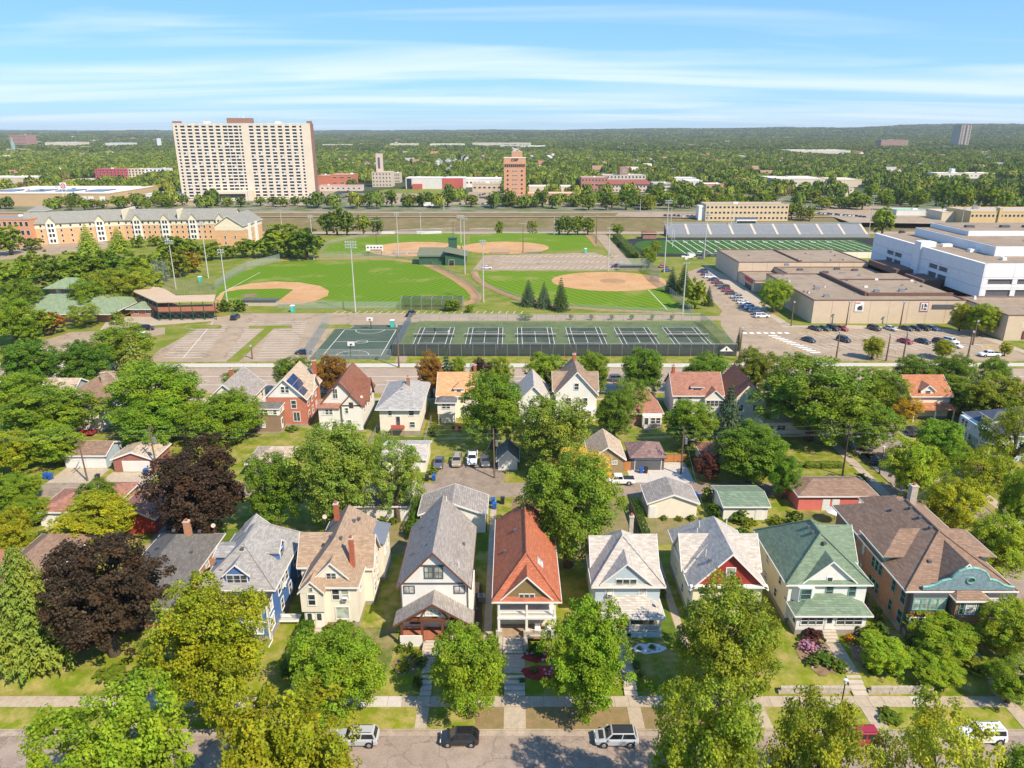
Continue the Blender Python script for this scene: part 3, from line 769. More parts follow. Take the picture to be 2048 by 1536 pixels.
    def dish(s, x, y, z):
        m = MB().tube((x, y, z - .6), (x, y, z + .1), .03); m.mi = 1
        c = Vector((x, y - .1, z + .3)); nrm = Vector((.3, -.8, .5)).normalized(); u = nrm.orthogonal().normalized(); v = nrm.cross(u)
        rings = [[c + nrm * (.12 * (r_ / .42) ** 2) + (u * math.cos(k * math.pi / 6) + v * math.sin(k * math.pi / 6)) * r_ for k in range(12)] for r_ in (.02, .2, .32)]
        for a, b in zip(rings, rings[1:]):
            for k in range(12): m.poly([a[k], a[(k + 1) % 12], b[(k + 1) % 12], b[k]])
        return s.add(m, 'satellite_dish', [METALG, STEPC])
    def steps(s, x0, x1, y_top, z_top, n, run=0.3, mt=None, z0=0.0):
        rise = (z_top - z0) / n
        for i in range(n):
            s.add(MB().box(x0, x1, y_top - run * (i + 1), y_top - run * i - .004, z0 - .3, z_top - rise * i - .002 * i - rise * .0 - .03), 'step', mt or STEPC)
    def railing(s, p, q, z, h=0.9, gap=0.13, mt=None):
        m = MB(); a, b = Vector((p[0], p[1], 0)), Vector((q[0], q[1], 0)); L = (b - a).length; n = max(1, int(L / gap))
        for zz in (z + .1, z + h): m.tube((a.x, a.y, zz), (b.x, b.y, zz), .045, n=4)
        for i in range(n + 1):
            c = a.lerp(b, i / n); m.tube((c.x, c.y, z + .1), (c.x, c.y, z + h), .028, n=4)
        return s.add(m, 'railing', mt or WHITE)
    def post(s, x, y, z0, z1, w=.2, mt=None, base=None):
        m = MB().box(x - w/2, x + w/2, y - w/2, y + w/2, z0, z1, 0)
        if base: m.box(x - base[0]/2, x + base[0]/2, y - base[0]/2, y + base[0]/2, z0, z0 + base[1], 1)
        return s.add(m, 'post', [mt or WHITE, STONE])
    def door(s, face, a, b, z0, w=.95, h=2.1, mt=None, pm=None):
        def fr():
            return MB().box(-w/2 - .1, w/2 + .1, -.06, 0, 0, h + .1, 0).box(-w/2, w/2, -.085, -.062, .02, h, 1).box(-w/2 + .15, w/2 - .15, -.1, -.087, h * .45, h - .15, 2), [WHITE, mt or WHITE, pm or PANE]
        wx, wy = (a, b) if face in 'SN' else (b, a)
        return inst('door', lmesh(('door', w, h, (mt or WHITE).name), fr), s.root, Vector((wx, wy, z0)) - s.root.location, FACE[face])
STONE = plain('porch_stone', (0.46, 0.40, 0.32), 0.9, 0.3, 4)
SH_GREY = shingle('grey_shingle', (0.33, 0.295, 0.26)); SH_DARK = shingle('charcoal_shingle', (0.155, 0.145, 0.135)); SH_TAN = shingle('tan_shingle', (0.40, 0.285, 0.195))
SH_MID = shingle('blue_grey_shingle', (0.345, 0.325, 0.30)); SH_RED = shingle('red_shingle', (0.44, 0.145, 0.075)); SH_PALE = shingle('pale_grey_shingle', (0.51, 0.46, 0.40))
SH_GREEN = shingle('green_shingle', (0.185, 0.25, 0.165)); SH_BROWN = shingle('brown_shingle', (0.27, 0.175, 0.12)); SH_RB = shingle('red_brown_shingle', (0.36, 0.17, 0.115))
SH_TERRA = shingle('terracotta_shingle', (0.45, 0.185, 0.09)); SH_ORANGE = shingle('orange_shingle', (0.62, 0.33, 0.16)); SH_MAR = shingle('maroon_brown_shingle', (0.25, 0.105, 0.065)); SH_SAND = shingle('sand_shingle', (0.50, 0.39, 0.28))
SD_WHITE = siding('white_siding', (0.78, 0.755, 0.70)); SD_CREAM = siding('cream_siding', (0.79, 0.72, 0.59)); SD_BLUE = siding('blue_siding', (0.075, 0.17, 0.40))
SD_LBLUE = siding('pale_blue_siding', (0.46, 0.55, 0.60)); SD_YEL = siding('pale_yellow_siding', (0.76, 0.68, 0.48)); SD_TAN = siding('tan_siding', (0.34, 0.24, 0.145))
STUC = plain('cream_stucco', (0.78, 0.71, 0.57), 0.9, 0.06); STUCW = plain('white_stucco', (0.74, 0.70, 0.62), 0.9, 0.05); OLIVE = plain('olive_paint', (0.24, 0.17, 0.07), 0.8)
BARN = plain('barn_red_paint', (0.33, 0.035, 0.03), 0.7); BR_RED = brick('red_brick', (0.42, 0.155, 0.075)); BR_OR = brick('orange_brick', (0.50, 0.20, 0.085)); BR_DK = brick('brown_brick', (0.30, 0.125, 0.06))
BR_K = brick('walnut_brick', (0.37, 0.165, 0.075)); BR_BRIGHT = brick('bright_red_brick', (0.52, 0.13, 0.06)); PINK = plain('salmon_paint', (0.62, 0.16, 0.13), 0.8)

# ---- front row, left to right
h = House('brick_bungalow', 'brick bungalow with low reddish roof, at the left edge behind the cedar', 'house', -75, 77)
h.wall(-79.5, -70.6, 77, 91, 0, 3.6, BR_OR); h.hip(-79.5, -70.6, 77, 91, 3.6, 6.0, SH_RB); h.windows('E', -70.6, 2.3, (80, 83, 86, 89), 1.0, 1.2); h.windows('S', 77, 2.3, (-77, -73), 1.6, 1.3, 'x2')
h = House('brick_bungalow', 'brick bungalow with brown roof, mostly hidden behind the front purple tree', 'house', -66, 78)
h.wall(-69.2, -62.2, 78, 94.5, 0, 3.6, BR_OR); h.hip(-69.2, -62.2, 78, 94.5, 3.6, 6.0, SH_BROWN); h.windows('E', -62.2, 2.3, (81, 85, 89), 1.0, 1.2); h.vents([(-64.5, 90, 4.9)])
h = House('brick_bungalow', 'brick bungalow with charcoal hip roof, chimney and dish beside the blue house', 'house', -47.3, 77.5)
h.wall(-51.6, -43.0, 77.5, 94.6, 0, 3.6, BR_OR); h.hip(-51.6, -43.0, 77.5, 94.6, 3.6, 6.3, SH_DARK)
h.windows('E', -43.0, 2.3, (80, 83, 86, 89, 92), 1.0, 1.2, 'dh', PANEW); h.windows('S', 77.5, 2.2, (-49.5, -45), 1.8, 1.3, 'x2')
h.chimney(-46.2, 91.5, 4.5, 7.6, .8, .8, BR_OR); h.dish(-43.6, 94, 5.3); h.vents([(-48.5, 92, 5.9), (-49, 88, 5.7), (-48, 84, 5.9), (-44.5, 88, 4.9), (-45.3, 93, 5.2)])

h = House('blue_house', 'two-storey blue house with grey hip roof and glazed front porch', 'house', -34.3, 77.7)
h.wall(-38.6, -29.9, 77.7, 90.2, 0, 6.1, SD_BLUE, .8)
h.hip(-38.6, -29.9, 77.7, 90.2, 6.2, 10.5, SH_MID, .5, ((-34.2, 81.2), (-34.2, 86.5)))
h.caps([((-39.1, 77.2, 6.2), (-34.2, 81.2, 10.5)), ((-29.4, 77.2, 6.2), (-34.2, 81.2, 10.5)), ((-34.2, 81.2, 10.5), (-34.2, 86.5, 10.5)), ((-29.4, 90.7, 6.2), (-34.2, 86.5, 10.5))], SH_MID)
h.dormer('S', -34.2, 77.9, 3.0, 6.6, 8.0, 9.4, 4.2, SD_BLUE, SH_MID, (.72, 1.15, 3)); h.dormer('E', 83.6, -30.4, 2.4, 6.6, 8.4, 9.4, 3.6, SD_BLUE, SH_MID, (.9, 1.2, 1))
h.dormer('W', 83.2, -38.2, 3.2, 6.6, 8.2, 8.7, 3.6, SD_BLUE, SH_MID, None)
h.dormer('N', -36, 90.8, 3.2, 6.2, 7.6, 9.0, 4.5, SD_BLUE, SH_MID, None, nm='rear_gable')
h.vents([(-34.2, 80.6, 10.0), (-36.5, 79, 7.9), (-36.6, 88.0, 8.5)])
h.wall(-37.6, -30.0, 75.4, 77.66, 0, 5.5, SD_BLUE, .7)
m = MB().slab([(-37.9, 75.05, 5.68), (-29.7, 75.05, 5.68), (-29.7, 77.7, 6.12), (-37.9, 77.7, 6.12)], .14)
h.add(m, 'porch_roof', plain('black_membrane', (0.035, 0.032, 0.032), .9))
m = MB()
for x in (-37.6, -30.0): m.box(x - .12, x + .12, 75.28, 75.52, .3, 5.45)
m.box(-37.6, -30, 75.3, 75.39, 5.25, 5.5); m.box(-37.6, -30, 75.3, 75.39, 2.75, 2.95); m.box(-30.12, -29.88, 75.55, 77.6, 5.25, 5.5); m.box(-30.1, -29.9, 75.5, 77.6, 2.75, 2.95)
h.add(m, 'corner_board', WHITE)
for z in (1.85, 4.35):
    h.windows('S', 75.4, z, [-36.9 + .95 * i for i in range(7)], .74, 1.4); h.windows('E', -30.0, z, (76.05, 77.0), .72, 1.4)
h.windows('E', -29.9, 4.5, (80, 83.2, 86.8), .95, 1.5); h.windows('E', -29.9, 1.9, (80.5, 84, 88), .9, 1.5); h.window('E', 81.6, -29.9, 4.5, .9, 1.4, ac=True)
h.railing((-29.6, 78.6), (-27.4, 78.6), .7); h.add(MB().box(-29.85, -27.4, 78.5, 80, .45, .6), 'stoop', WHITE)
h.add(MB().tube((-29.75, 75.3, 5.5), (-29.75, 75.3, .2), .05, n=6).tube((-29.75, 75.3, .25), (-29.9, 74.1, .05), .06, n=6), 'downspout', WHITE)

h = House('cream_house', 'cream two-storey house with tan roof, two brick chimneys and small front gables', 'house', -23, 78.2)
h.wall(-26.3, -19.6, 78.4, 94, 0, 6.0, SD_CREAM, .6)
h.hip(-26.3, -19.6, 78.4, 94, 6.0, 10.9, SH_TAN, .35, ((-22.7, 81.6), (-22.7, 90.5)))
h.wall(-26.4, -23.5, 77.3, 78.38, 2.9, 6.0, SD_CREAM, 0); h.wall(-26.2, -23.6, 77.6, 78.38, 0, 2.9, SD_CREAM, .6)
h.dormer('S', -24.95, 77.25, 2.9, 5.7, 5.95, 7.45, 3.2, SD_CREAM, SH_TAN, (.35, .5, 1), nm='bay_gable')
h.dormer('S', -22.7, 78.75, 4.0, 6.6, 7.05, 9.1, 3.6, SD_CREAM, SH_TAN, (.5, .8, 2))
h.wall(-27.9, -26.32, 83.2, 88.2, 0, 6.0, SD_CREAM, .6); h.gable('x', -28.0, -23.2, 83.2, 88.2, 6.0, 9.2, SH_TAN, SD_CREAM, .35, .35, WHITE, (1, 0))
h.wall(-19.58, -18.5, 82.8, 87.6, 0, 6.0, SD_CREAM, .6); h.gable('x', -22.4, -18.5, 82.8, 87.6, 6.0, 9.2, SH_TAN, SD_CREAM, .3, .35, WHITE, (0, 1))
h.wall(-19.58, -17.9, 88.3, 93.4, 0, 5.8, SD_CREAM, .6)
h.add(MB().slab([(-21.6, 88.0, 6.9), (-17.6, 88.0, 6.1), (-17.6, 93.7, 6.1), (-21.6, 93.7, 6.9)], .14), 'metal_roof', METALG)
h.chimney(-20.35, 80.6, 7.4, 11.4, .55, .6); h.chimney(-24.0, 88.6, 9.6, 12.0, .6, .7); h.dish(-25.6, 88.4, 9.9)
h.vents([(-22.1, 82.5, 10.4), (-23.6, 83.2, 10.2), (-21.6, 88.2, 9.7), (-21.2, 89.4, 9.3)])
h.window('S', -25.0, 77.3, 4.7, .85, 1.5); h.window('S', -22.25, 78.4, 4.7, .85, 1.5); h.window('S', -21.1, 78.4, 4.7, .85, 1.5, 'dh', PANEB, ac=True)
h.window('S', -21.6, 78.4, 1.95, 1.6, 1.75, 'one', PANEB); h.door('S', -25.55, 77.6, .55, .85); h.door('S', -24.35, 77.6, .55, .85)
h.windows('E', -19.6, 4.6, (80.6,), .7, 1.4); h.windows('E', -18.5, 4.6, (84.2, 86.3), .8, 1.5); h.windows('E', -18.5, 1.9, (84.2, 86.3), .8, 1.5); h.windows('E', -17.9, 4.4, (89.5, 92), .8, 1.3)
h.steps(-26.1, -23.7, 77.55, .6, 3, .35); h.add(MB().box(-25.8, -24.9, 76.9, 77.4, .575, .6), 'doormat', REDDECK)

h = House('white_house', 'white gabled house with long grey roof and craftsman porch', 'house', -9.6, 77)
h.wall(-13.7, -5.5, 76.9, 90.6, 0, 7.4, SD_WHITE, .7); h.gable('y', -13.7, -5.5, 76.9, 90.6, 7.4, 11.9, SH_GREY, SD_WHITE, .5, .5, BROWNT)
h.wall(-5.48, -4.9, 78.5, 82.5, 0, 5.6, SD_WHITE, .7)
m = MB().box(-13.9, -5.3, 76.80, 76.88, 7.3, 7.48); m.box(-11.6, -7.6, 76.80, 76.88, 9.86, 10.02); m.box(-13.78, -13.62, 76.82, 76.88, 3, 7.3); m.box(-5.58, -5.42, 76.82, 76.88, 3, 7.3)
h.add(m, 'band_board', GREYT)
h.window('S', -10.2, 76.9, 8.95, .95, 1.5, 'x4', PANEB, GREYT); h.window('S', -9.0, 76.9, 8.95, .95, 1.5, 'x4', PANEB, GREYT)
h.window('S', -12.7, 76.9, 6.5, 1.2, .9, 'x2', PANEW, GREYT); h.window('S', -6.5, 76.9, 6.5, 1.2, .9, 'x2', PANEW, GREYT)
h.gable('y', -13.9, -5.2, 74.3, 76.86, 3.55, 6.35, SH_GREY, None, .5, .4, BROWNT, (1, 0), nm='porch_roof')
A = [(-12.6, 74.6, 4.2), (-6.5, 74.6, 4.2), (-9.55, 74.6, 6.2)]; h.add(MB().prism([(x, y + .12, z) for x, y, z in A], A), 'porch_gable_wall', SD_WHITE)
h.window('S', -10.05, 74.6, 4.85, .8, .85, 'x4', PANEW); h.window('S', -9.05, 74.6, 4.85, .8, .85, 'x4', PANEW)
m = MB().box(-13.6, -5.5, 74.5, 74.75, 3.55, 3.85)
for x in (-11.4, -7.7): m.prism([(x, 74.45, 3.9), (x + .18, 74.45, 3.9), (x + (1.0 if x < -9 else -.8), 74.45, 5.2), (x + (.8 if x < -9 else -1.0), 74.45, 5.2)], [(x, 74.35, 3.9), (x + .18, 74.35, 3.9), (x + (1.0 if x < -9 else -.8), 74.35, 5.2), (x + (.8 if x < -9 else -1.0), 74.35, 5.2)])
h.add(m, 'porch_beam', BROWNT)
for x in (-13.5, -11.0, -8.5, -5.7): h.post(x, 74.62, 1.0, 3.5, .28, BROWNT)
h.add(MB().box(-13.6, -5.5, 74.55, 76.88, .6, 1.0), 'porch_deck', REDDECK)
for x0, x1 in ((-13.75, -11.0), (-8.4, -5.4)): h.add(MB().box(x0, x1, 74.38, 74.52, 0, 1.55), 'porch_wall', SD_WHITE)
h.door('S', -9.7, 76.88, 1.0, 1.0, 2.1); h.window('S', -12.1, 76.9, 2.2, 1.3, 1.3, 'x2', None, GREYT); h.window('S', -7.0, 76.9, 2.2, 1.3, 1.3, 'x2', None, GREYT)
h.steps(-10.6, -8.7, 74.35, 1.0, 5, .34)
for x in (-10.85, -8.7): h.add(MB().box(x, x + .25, 72.7, 74.36, 0, .8), 'step_cheek', STEPC)
h.windows('E', -5.5, 5.9, (84.5, 88.5), .9, 1.3); h.windows('E', -5.5, 2.4, (84.5, 88.5), .9, 1.4)
h.vents([(-10.4, 80, 11.0), (-10.3, 83, 11.1), (-10.3, 86, 11.1), (-12.5, 81.5, 8.8), (-11.9, 87, 9.4), (-6.4, 84, 8.6)]); h.vents([(-6.6, 78.2, 8.9), (-9.1, 90.4, 11.4)], True)
h.add(MB().box(-5.3, -4.5, 84, 86.5, 0, 1.0), 'back_steps', DECKW)

h = House('red_roof_house', 'tan house with red hip roof and two-storey white front porch', 'house', 1.8, 77.5)
h.wall(-1.9, 5.5, 77.4, 94, 0, 6.2, SD_YEL, .7); h.hip(-1.9, 5.5, 75.3, 94, 6.2, 10.6, SH_RED, .5, ((1.8, 78.6), (1.8, 91.8)))
h.caps([((-2.4, 74.8, 6.2), (1.8, 78.6, 10.6)), ((6, 74.8, 6.2), (1.8, 78.6, 10.6)), ((1.8, 78.6, 10.6), (1.8, 91.8, 10.6))], SH_RED)
h.dormer('S', 1.8, 75.2, 6.0, 6.2, 6.45, 9.5, 4.5, OLIVE, SH_RED, (.5, .9, 3))
h.add(MB().box(-1.7, 5.3, 74.9, 77.38, .7, 1.0), 'porch_deck', DECKW); h.add(MB().box(-1.8, 5.4, 74.9, 77.38, 3.55, 3.85), 'upper_porch_deck', WHITE)
for x in (-1.6, 1.8, 5.2): h.post(x, 75.1, .9, 3.6, .3, WHITE, (.75, 1.0)); h.post(x, 75.1, 3.85, 6.15, .26, WHITE)
h.add(MB().box(-1.9, 5.5, 74.95, 75.25, 5.95, 6.15), 'porch_beam', WHITE)
h.railing((-1.45, 75.1), (1.65, 75.1), 3.85); h.railing((1.95, 75.1), (5.05, 75.1), 3.85); h.railing((1.95, 75.1), (5.05, 75.1), 1.0); h.railing((-1.6, 75.3), (-1.6, 77.2), 3.85)
h.window('S', -.9, 77.4, 2.3, 1.2, 1.4); h.window('S', 1.0, 77.4, 2.3, 1.2, 1.4); h.door('S', 3.4, 77.4, 1.0); h.window('S', -.6, 77.4, 4.9, 1.2, 1.3); h.window('S', 3.8, 77.4, 4.9, 1.4, 1.3)
h.steps(-1.1, 1.35, 74.86, 1.0, 5, .36)
for x in (-1.65, 1.4): h.add(MB().box(x, x + .5, 73.3, 74.85, 0, 1.15), 'step_pier', STONE)
h.vents([(.4, 86.5, 9.2), (-.9, 83.5, 7.8), (1.2, 91.3, 10.0)]); h.add(MB().slab([(3.2, 78.6, 9.2), (3.9, 78.6, 8.5), (3.9, 80.0, 8.5), (3.2, 80.0, 9.2)], .1), 'skylight', PANEW)
h.windows('W', -1.9, 4.8, (80, 84, 88), .9, 1.4); h.windows('E', 5.5, 4.8, (80, 84, 88), .9, 1.4)

h = House('pale_blue_house', 'pale blue house with light grey roof and a cluttered hip-roofed porch', 'house', 14.7, 79)
h.wall(10.6, 18.8, 79, 89, 0, 5.8, SD_LBLUE, .7); h.hip(10.6, 18.8, 79, 89, 5.8, 10.3, SH_PALE, .55, ((14.4, 83.2), (14.4, 84.8)))
h.caps([((10.05, 78.45, 5.8), (14.4, 83.2, 10.3)), ((19.35, 78.45, 5.8), (14.4, 83.2, 10.3))], SH_PALE)
h.dormer('S', 14.4, 78.75, 6.2, 5.9, 6.15, 9.0, 4.2, SD_LBLUE, SH_PALE, (.75, 1.05, 3))
h.gable('x', 14.5, 18.85, 81.8, 88.4, 5.9, 9.3, SH_PALE, SD_LBLUE, .4, .35, WHITE, (0, 1)); h.gable('x', 10.6, 14.5, 82.4, 88, 5.9, 9.0, SH_PALE, SD_LBLUE, .35, .35, WHITE, (1, 0))
h.hip(10.9, 18.6, 76.3, 79.6, 3.0, 4.25, SH_PALE, .4, ((13.2, 79.2), (16.4, 79.2)), nm='porch_roof')
h.add(MB().box(10.9, 18.6, 76.2, 78.98, .5, .8), 'porch_deck', plain('blue_grey_deck', (.36, .40, .42), .8)); h.add(MB().box(14.9, 18.7, 76.05, 76.18, 0, .78), 'porch_skirt', SD_LBLUE)
for x in (11.0, 14.7, 18.5): h.post(x, 76.3, .8, 2.95, .22)
h.railing((14.85, 76.3), (18.35, 76.3), .8); h.railing((18.5, 76.4), (18.5, 78.9), .8)
h.window('S', 12.4, 79, 4.85, .85, 1.35, 'dh', PANEB, ac=True); h.window('S', 16.6, 79, 4.85, .85, 1.35, 'dh', PANEW); h.windows('S', 79, 1.9, (12, 16.8), 1.1, 1.3); h.door('S', 14.2, 79, .8)
h.windows('E', 18.8, 4.5, (81, 84, 87), .85, 1.4); h.windows('W', 10.6, 4.5, (81, 84, 87), .85, 1.4)
h.chimney(16.0, 86.4, 8.0, 11.3, .55, .6, STONE); h.steps(12.9, 14.4, 76.15, .8, 4, .34); h.dish(18.3, 77.4, 3.9)

h = House('cream_gable_house', 'cream house with grey cross-gabled roof and dark red front gable', 'house', 27.4, 79)
h.wall(23.0, 31.8, 79, 91.8, 0, 5.8, SD_YEL, .7); h.gable('y', 23.0, 31.8, 79, 88, 5.8, 10.4, SH_PALE, BARN, .55, .5, WHITE, (1, 0))
h.hip(23.0, 31.8, 82.5, 91.8, 5.78, 10.4, SH_PALE, .55, ((27.4, 84.5), (27.4, 88.2)))
h.add(MB().box(22.5, 32.3, 78.45, 78.98, 5.5, 5.78), 'cornice', WHITE)
h.gable('x', 22.6, 27.4, 82.6, 88.2, 5.85, 9.2, SH_PALE, SD_YEL, .35, .4, WHITE, (1, 0)); h.gable('x', 27.4, 32.3, 82.6, 88.2, 5.85, 9.2, SH_PALE, SD_YEL, .35, .4, WHITE, (0, 1))
h.window('S', 27.5, 79, 7.5, 1.05, 1.35, 'dh', PANEW); h.windows('S', 79, 4.3, (24.6, 30.2), 1.0, 1.5); h.windows('S', 79, 1.8, (24.6, 27.4, 30.2), 1.0, 1.4)
h.windows('W', 23.0, 4.3, (80.4, 82.2), .85, 1.5); h.windows('W', 23.0, 1.8, (80.6, 84, 88), .85, 1.4); h.windows('E', 31.8, 4.3, (81, 90), .85, 1.5)
h.vents([(25.2, 80.4, 8.4), (25.8, 88.6, 8.6), (26.4, 90.6, 8.6)]); h.vents([(25.0, 81.8, 8.3), (25.0, 86.6, 8.6), (25.6, 88.0, 8.9), (29.6, 88.9, 8.6)], True)

h = House('green_roof_house', 'white house with green hip roof and enclosed green-roofed front porch', 'house', 40, 79)
h.wall(35.2, 44.9, 79.2, 91.3, 0, 6.0, SD_YEL, .7); h.add(MB().box(35.1, 45.0, 79.0, 79.18, .7, 5.98), 'front_wall', SD_WHITE)
h.hip(35.2, 44.9, 79.2, 91.3, 6.0, 11.0, SH_GREEN, .6, ((39.8, 82.6), (39.8, 86.0)))
h.caps([((34.6, 78.6, 6), (39.8, 82.6, 11)), ((45.5, 78.6, 6), (39.8, 82.6, 11)), ((39.8, 82.6, 11), (39.8, 86, 11)), ((45.5, 91.9, 6), (39.8, 86, 11)), ((34.6, 91.9, 6), (39.8, 86, 11))], SH_GREEN)
h.dormer('S', 40.1, 78.95, 6.4, 6.0, 6.3, 9.2, 5, SD_WHITE, SH_GREEN, (.6, 1.2, 1))
h.gable('x', 40, 45.6, 84, 90, 6.05, 9.6, SH_GREEN, SD_WHITE, .3, .3, WHITE, (0, 1))
h.vents([(39.2, 85, 10.6), (39.2, 83.6, 10.6), (40.0, 81.6, 10.2)])
m = MB(); P = [(35.6, 79.0), (36.2, 78.3), (37.9, 78.3), (38.5, 79.0)]; m.prism([(x, y, 3.6) for x, y in P][::1], [(x, y, 5.75) for x, y in P]); h.add(m, 'bay', SD_WHITE)
h.window('S', 37.05, 78.3, 4.8, 1.2, 1.4, 'dh', None, TEAL); h.window('S', 40.3, 79.0, 4.8, .8, 1.4, 'dh', None, TEAL); h.window('S', 43.2, 79.0, 4.8, .8, 1.4, 'dh', None, TEAL)
h.hip(35.5, 44.4, 76.5, 79.6, 3.2, 4.6, SH_GREEN, .4, ((38.4, 79.3), (41.5, 79.3)), nm='porch_roof')
h.wall(35.6, 44.3, 76.6, 78.98, 0, 3.0, SD_WHITE, .8)
for i in range(3): h.window('S', 36.6 + i * .95, 76.6, 2.15, .8, 1.15, 'dh'); h.window('S', 41.1 + i * 1.1, 76.6, 2.15, .95, 1.15, 'dh')
h.door('S', 39.7, 76.6, .85, .95, 2.1, WHITE, PANEW); h.windows('W', 35.6, 2.1, (77.2, 78.2), .75, 1.15)
h.steps(38.9, 40.6, 76.5, .85, 4, .36); h.windows('W', 35.2, 4.4, (82, 87), .8, 1.2); h.windows('W', 35.2, 1.8, (83, 87), .8, 1.2)

h = House('apartment_house', 'brick apartment house with brown hip roof and scrolled teal front parapet', 'apartment house', 55.4, 77)
h.wall(49.0, 61.6, 77, 97.6, 0, 6.6, BR_K, .7); h.hip(49.0, 61.6, 77, 97.6, 6.6, 11.0, SH_BROWN, .6, ((55.4, 83.2), (55.4, 91.6)))
h.caps([((48.4, 76.4, 6.6), (55.4, 83.2, 11)), ((62.2, 76.4, 6.6), (55.4, 83.2, 11)), ((55.4, 83.2, 11), (55.4, 91.6, 11)), ((62.2, 98.2, 6.6), (55.4, 91.6, 11))], SH_BROWN)
prof = [(-5.6, 6.75), (5.6, 6.75), (5.6, 7.05), (5.0, 7.1), (4.2, 7.35), (3.4, 7.9), (2.6, 8.15), (2.3, 8.15), (2.1, 8.6), (1.6, 9.25), (.8, 9.65), (0, 9.78), (-.8, 9.65), (-1.6, 9.25), (-2.1, 8.6), (-2.3, 8.15), (-2.6, 8.15), (-3.4, 7.9), (-4.2, 7.35), (-5.0, 7.1), (-5.6, 7.05)]
SLATE = brick('slate_blue_shingles', (0.20, 0.29, 0.32), (0.10, 0.15, 0.16), .3, .18)
p_ = h.add(MB().prism([(56.0 + x, 76.7, z) for x, z in prof], [(56.0 + x, 76.35, z) for x, z in prof]), 'parapet', SLATE)
m = MB()
for a, b in zip(prof[2:], prof[3:] + prof[2:3]):
    if a == prof[-1]: break
    m.tube((56.0 + a[0], 76.5, a[1] + .06), (56.0 + b[0], 76.5, b[1] + .06), .2, n=6)
h.add(m, 'parapet_coping', TEAL, p_)
m = MB()
for k in range(16):
    a0, a1 = R(22.5 * k), R(22.5 * k + 22.5); m.tube((56 + .5 * math.cos(a0), 76.3, 8.2 + .4 * math.sin(a0)), (56 + .5 * math.cos(a1), 76.3, 8.2 + .4 * math.sin(a1)), .11, n=5)
h.add(m, 'oculus', TEAL, p_); h.add(MB().prism([(56 + .45 * math.cos(R(-30 * k)), 76.34, 8.2 + .36 * math.sin(R(-30 * k))) for k in range(12)][::-1], [(56 + .45 * math.cos(R(-30 * k)), 76.32, 8.2 + .36 * math.sin(R(-30 * k))) for k in range(12)][::-1]), 'oculus_pane', PANE, p_)
h.dormer('S', 55.6, 76.9, 5.4, 7.0, 7.3, 10.2, 5.5, BR_DK, SH_BROWN, None, nm='front_gable')
h.dormer('W', 85.2, 48.7, 5.4, 6.6, 8.0, 10.2, 6.2, TEAL, SH_BROWN, None, WHITE, .7, roof='hip'); h.dormer('E', 85.2, 61.9, 5.4, 6.6, 8.0, 10.2, 6.2, TEAL, SH_BROWN, None, WHITE, .7, roof='hip')
for x0, x1 in ((49.3, 53.6), (58.4, 62.0)):
    h.wall(x0, x1, 76.2, 76.98, 0, 6.4, GREYT, .9); xc = (x0 + x1) / 2
    for z, pm in ((4.9, PANEB if x0 < 52 else PANEW), (2.1, PANE)):
        for i in range(4): h.window('S', xc + (i - 1.5) * (x1 - x0) / 4.2, 76.2, z, (x1 - x0) / 4.2 - .2, 1.5, 'dh', pm, TEAL if z > 4 and x0 < 52 else WHITE)
    h.add(MB().box(x0, x1, 76.08, 76.19, 3.35, 3.65), 'red_band', BARN)
h.wall(54.2, 57.8, 75.3, 76.98, 0, 6.1, BR_DK, .6); h.hip(54.2, 57.8, 75.3, 76.4, 6.2, 6.75, SH_BROWN, .35, ((54.6, 76.3), (57.4, 76.3)), nm='bay_roof')
h.window('S', 56, 75.3, 4.9, 1.1, 1.6, 'dh', PANEW); h.window('S', 54.9, 75.3, 4.9, .4, 1.6, 'dh', None, TEAL); h.window('S', 57.1, 75.3, 4.9, .4, 1.6, 'dh', None, TEAL); h.add(MB().box(54.7, 57.3, 75.22, 75.28, 2.8, 3.9), 'brick_panel', BR_OR); h.door('S', 56, 75.3, .6, 1.2, 2.1, BROWNT)
for z in (4.9, 2.0): h.windows('W', 49.0, z, (77.6,), 1.0, 1.7, 'dh', None, TEAL); h.windows('W', 49.0, z, (80.0, 83.6, 84.6, 85.6, 88.6, 91.4, 94.6), .75, 1.5, 'dh', None, TEAL)
h.vents([(52.6, 79.6, 8.8), (51.4, 85.2, 8.5), (53.3, 91, 9.8), (54.9, 84.3, 10.9), (54.9, 87, 10.9), (55.0, 89.6, 10.9), (59.6, 85.2, 8.9), (60.5, 82, 7.9)])
h.chimney(56.6, 92.4, 9.6, 12.8, .9, .9, STONE); h.wall(57.0, 63.2, 97.62, 106, 0, 3.6, BR_OR, .5); h.hip(57.0, 63.2, 98.0, 106, 3.6, 5.8, SH_BROWN, .5); h.vents([(60.4, 103, 5.6)])

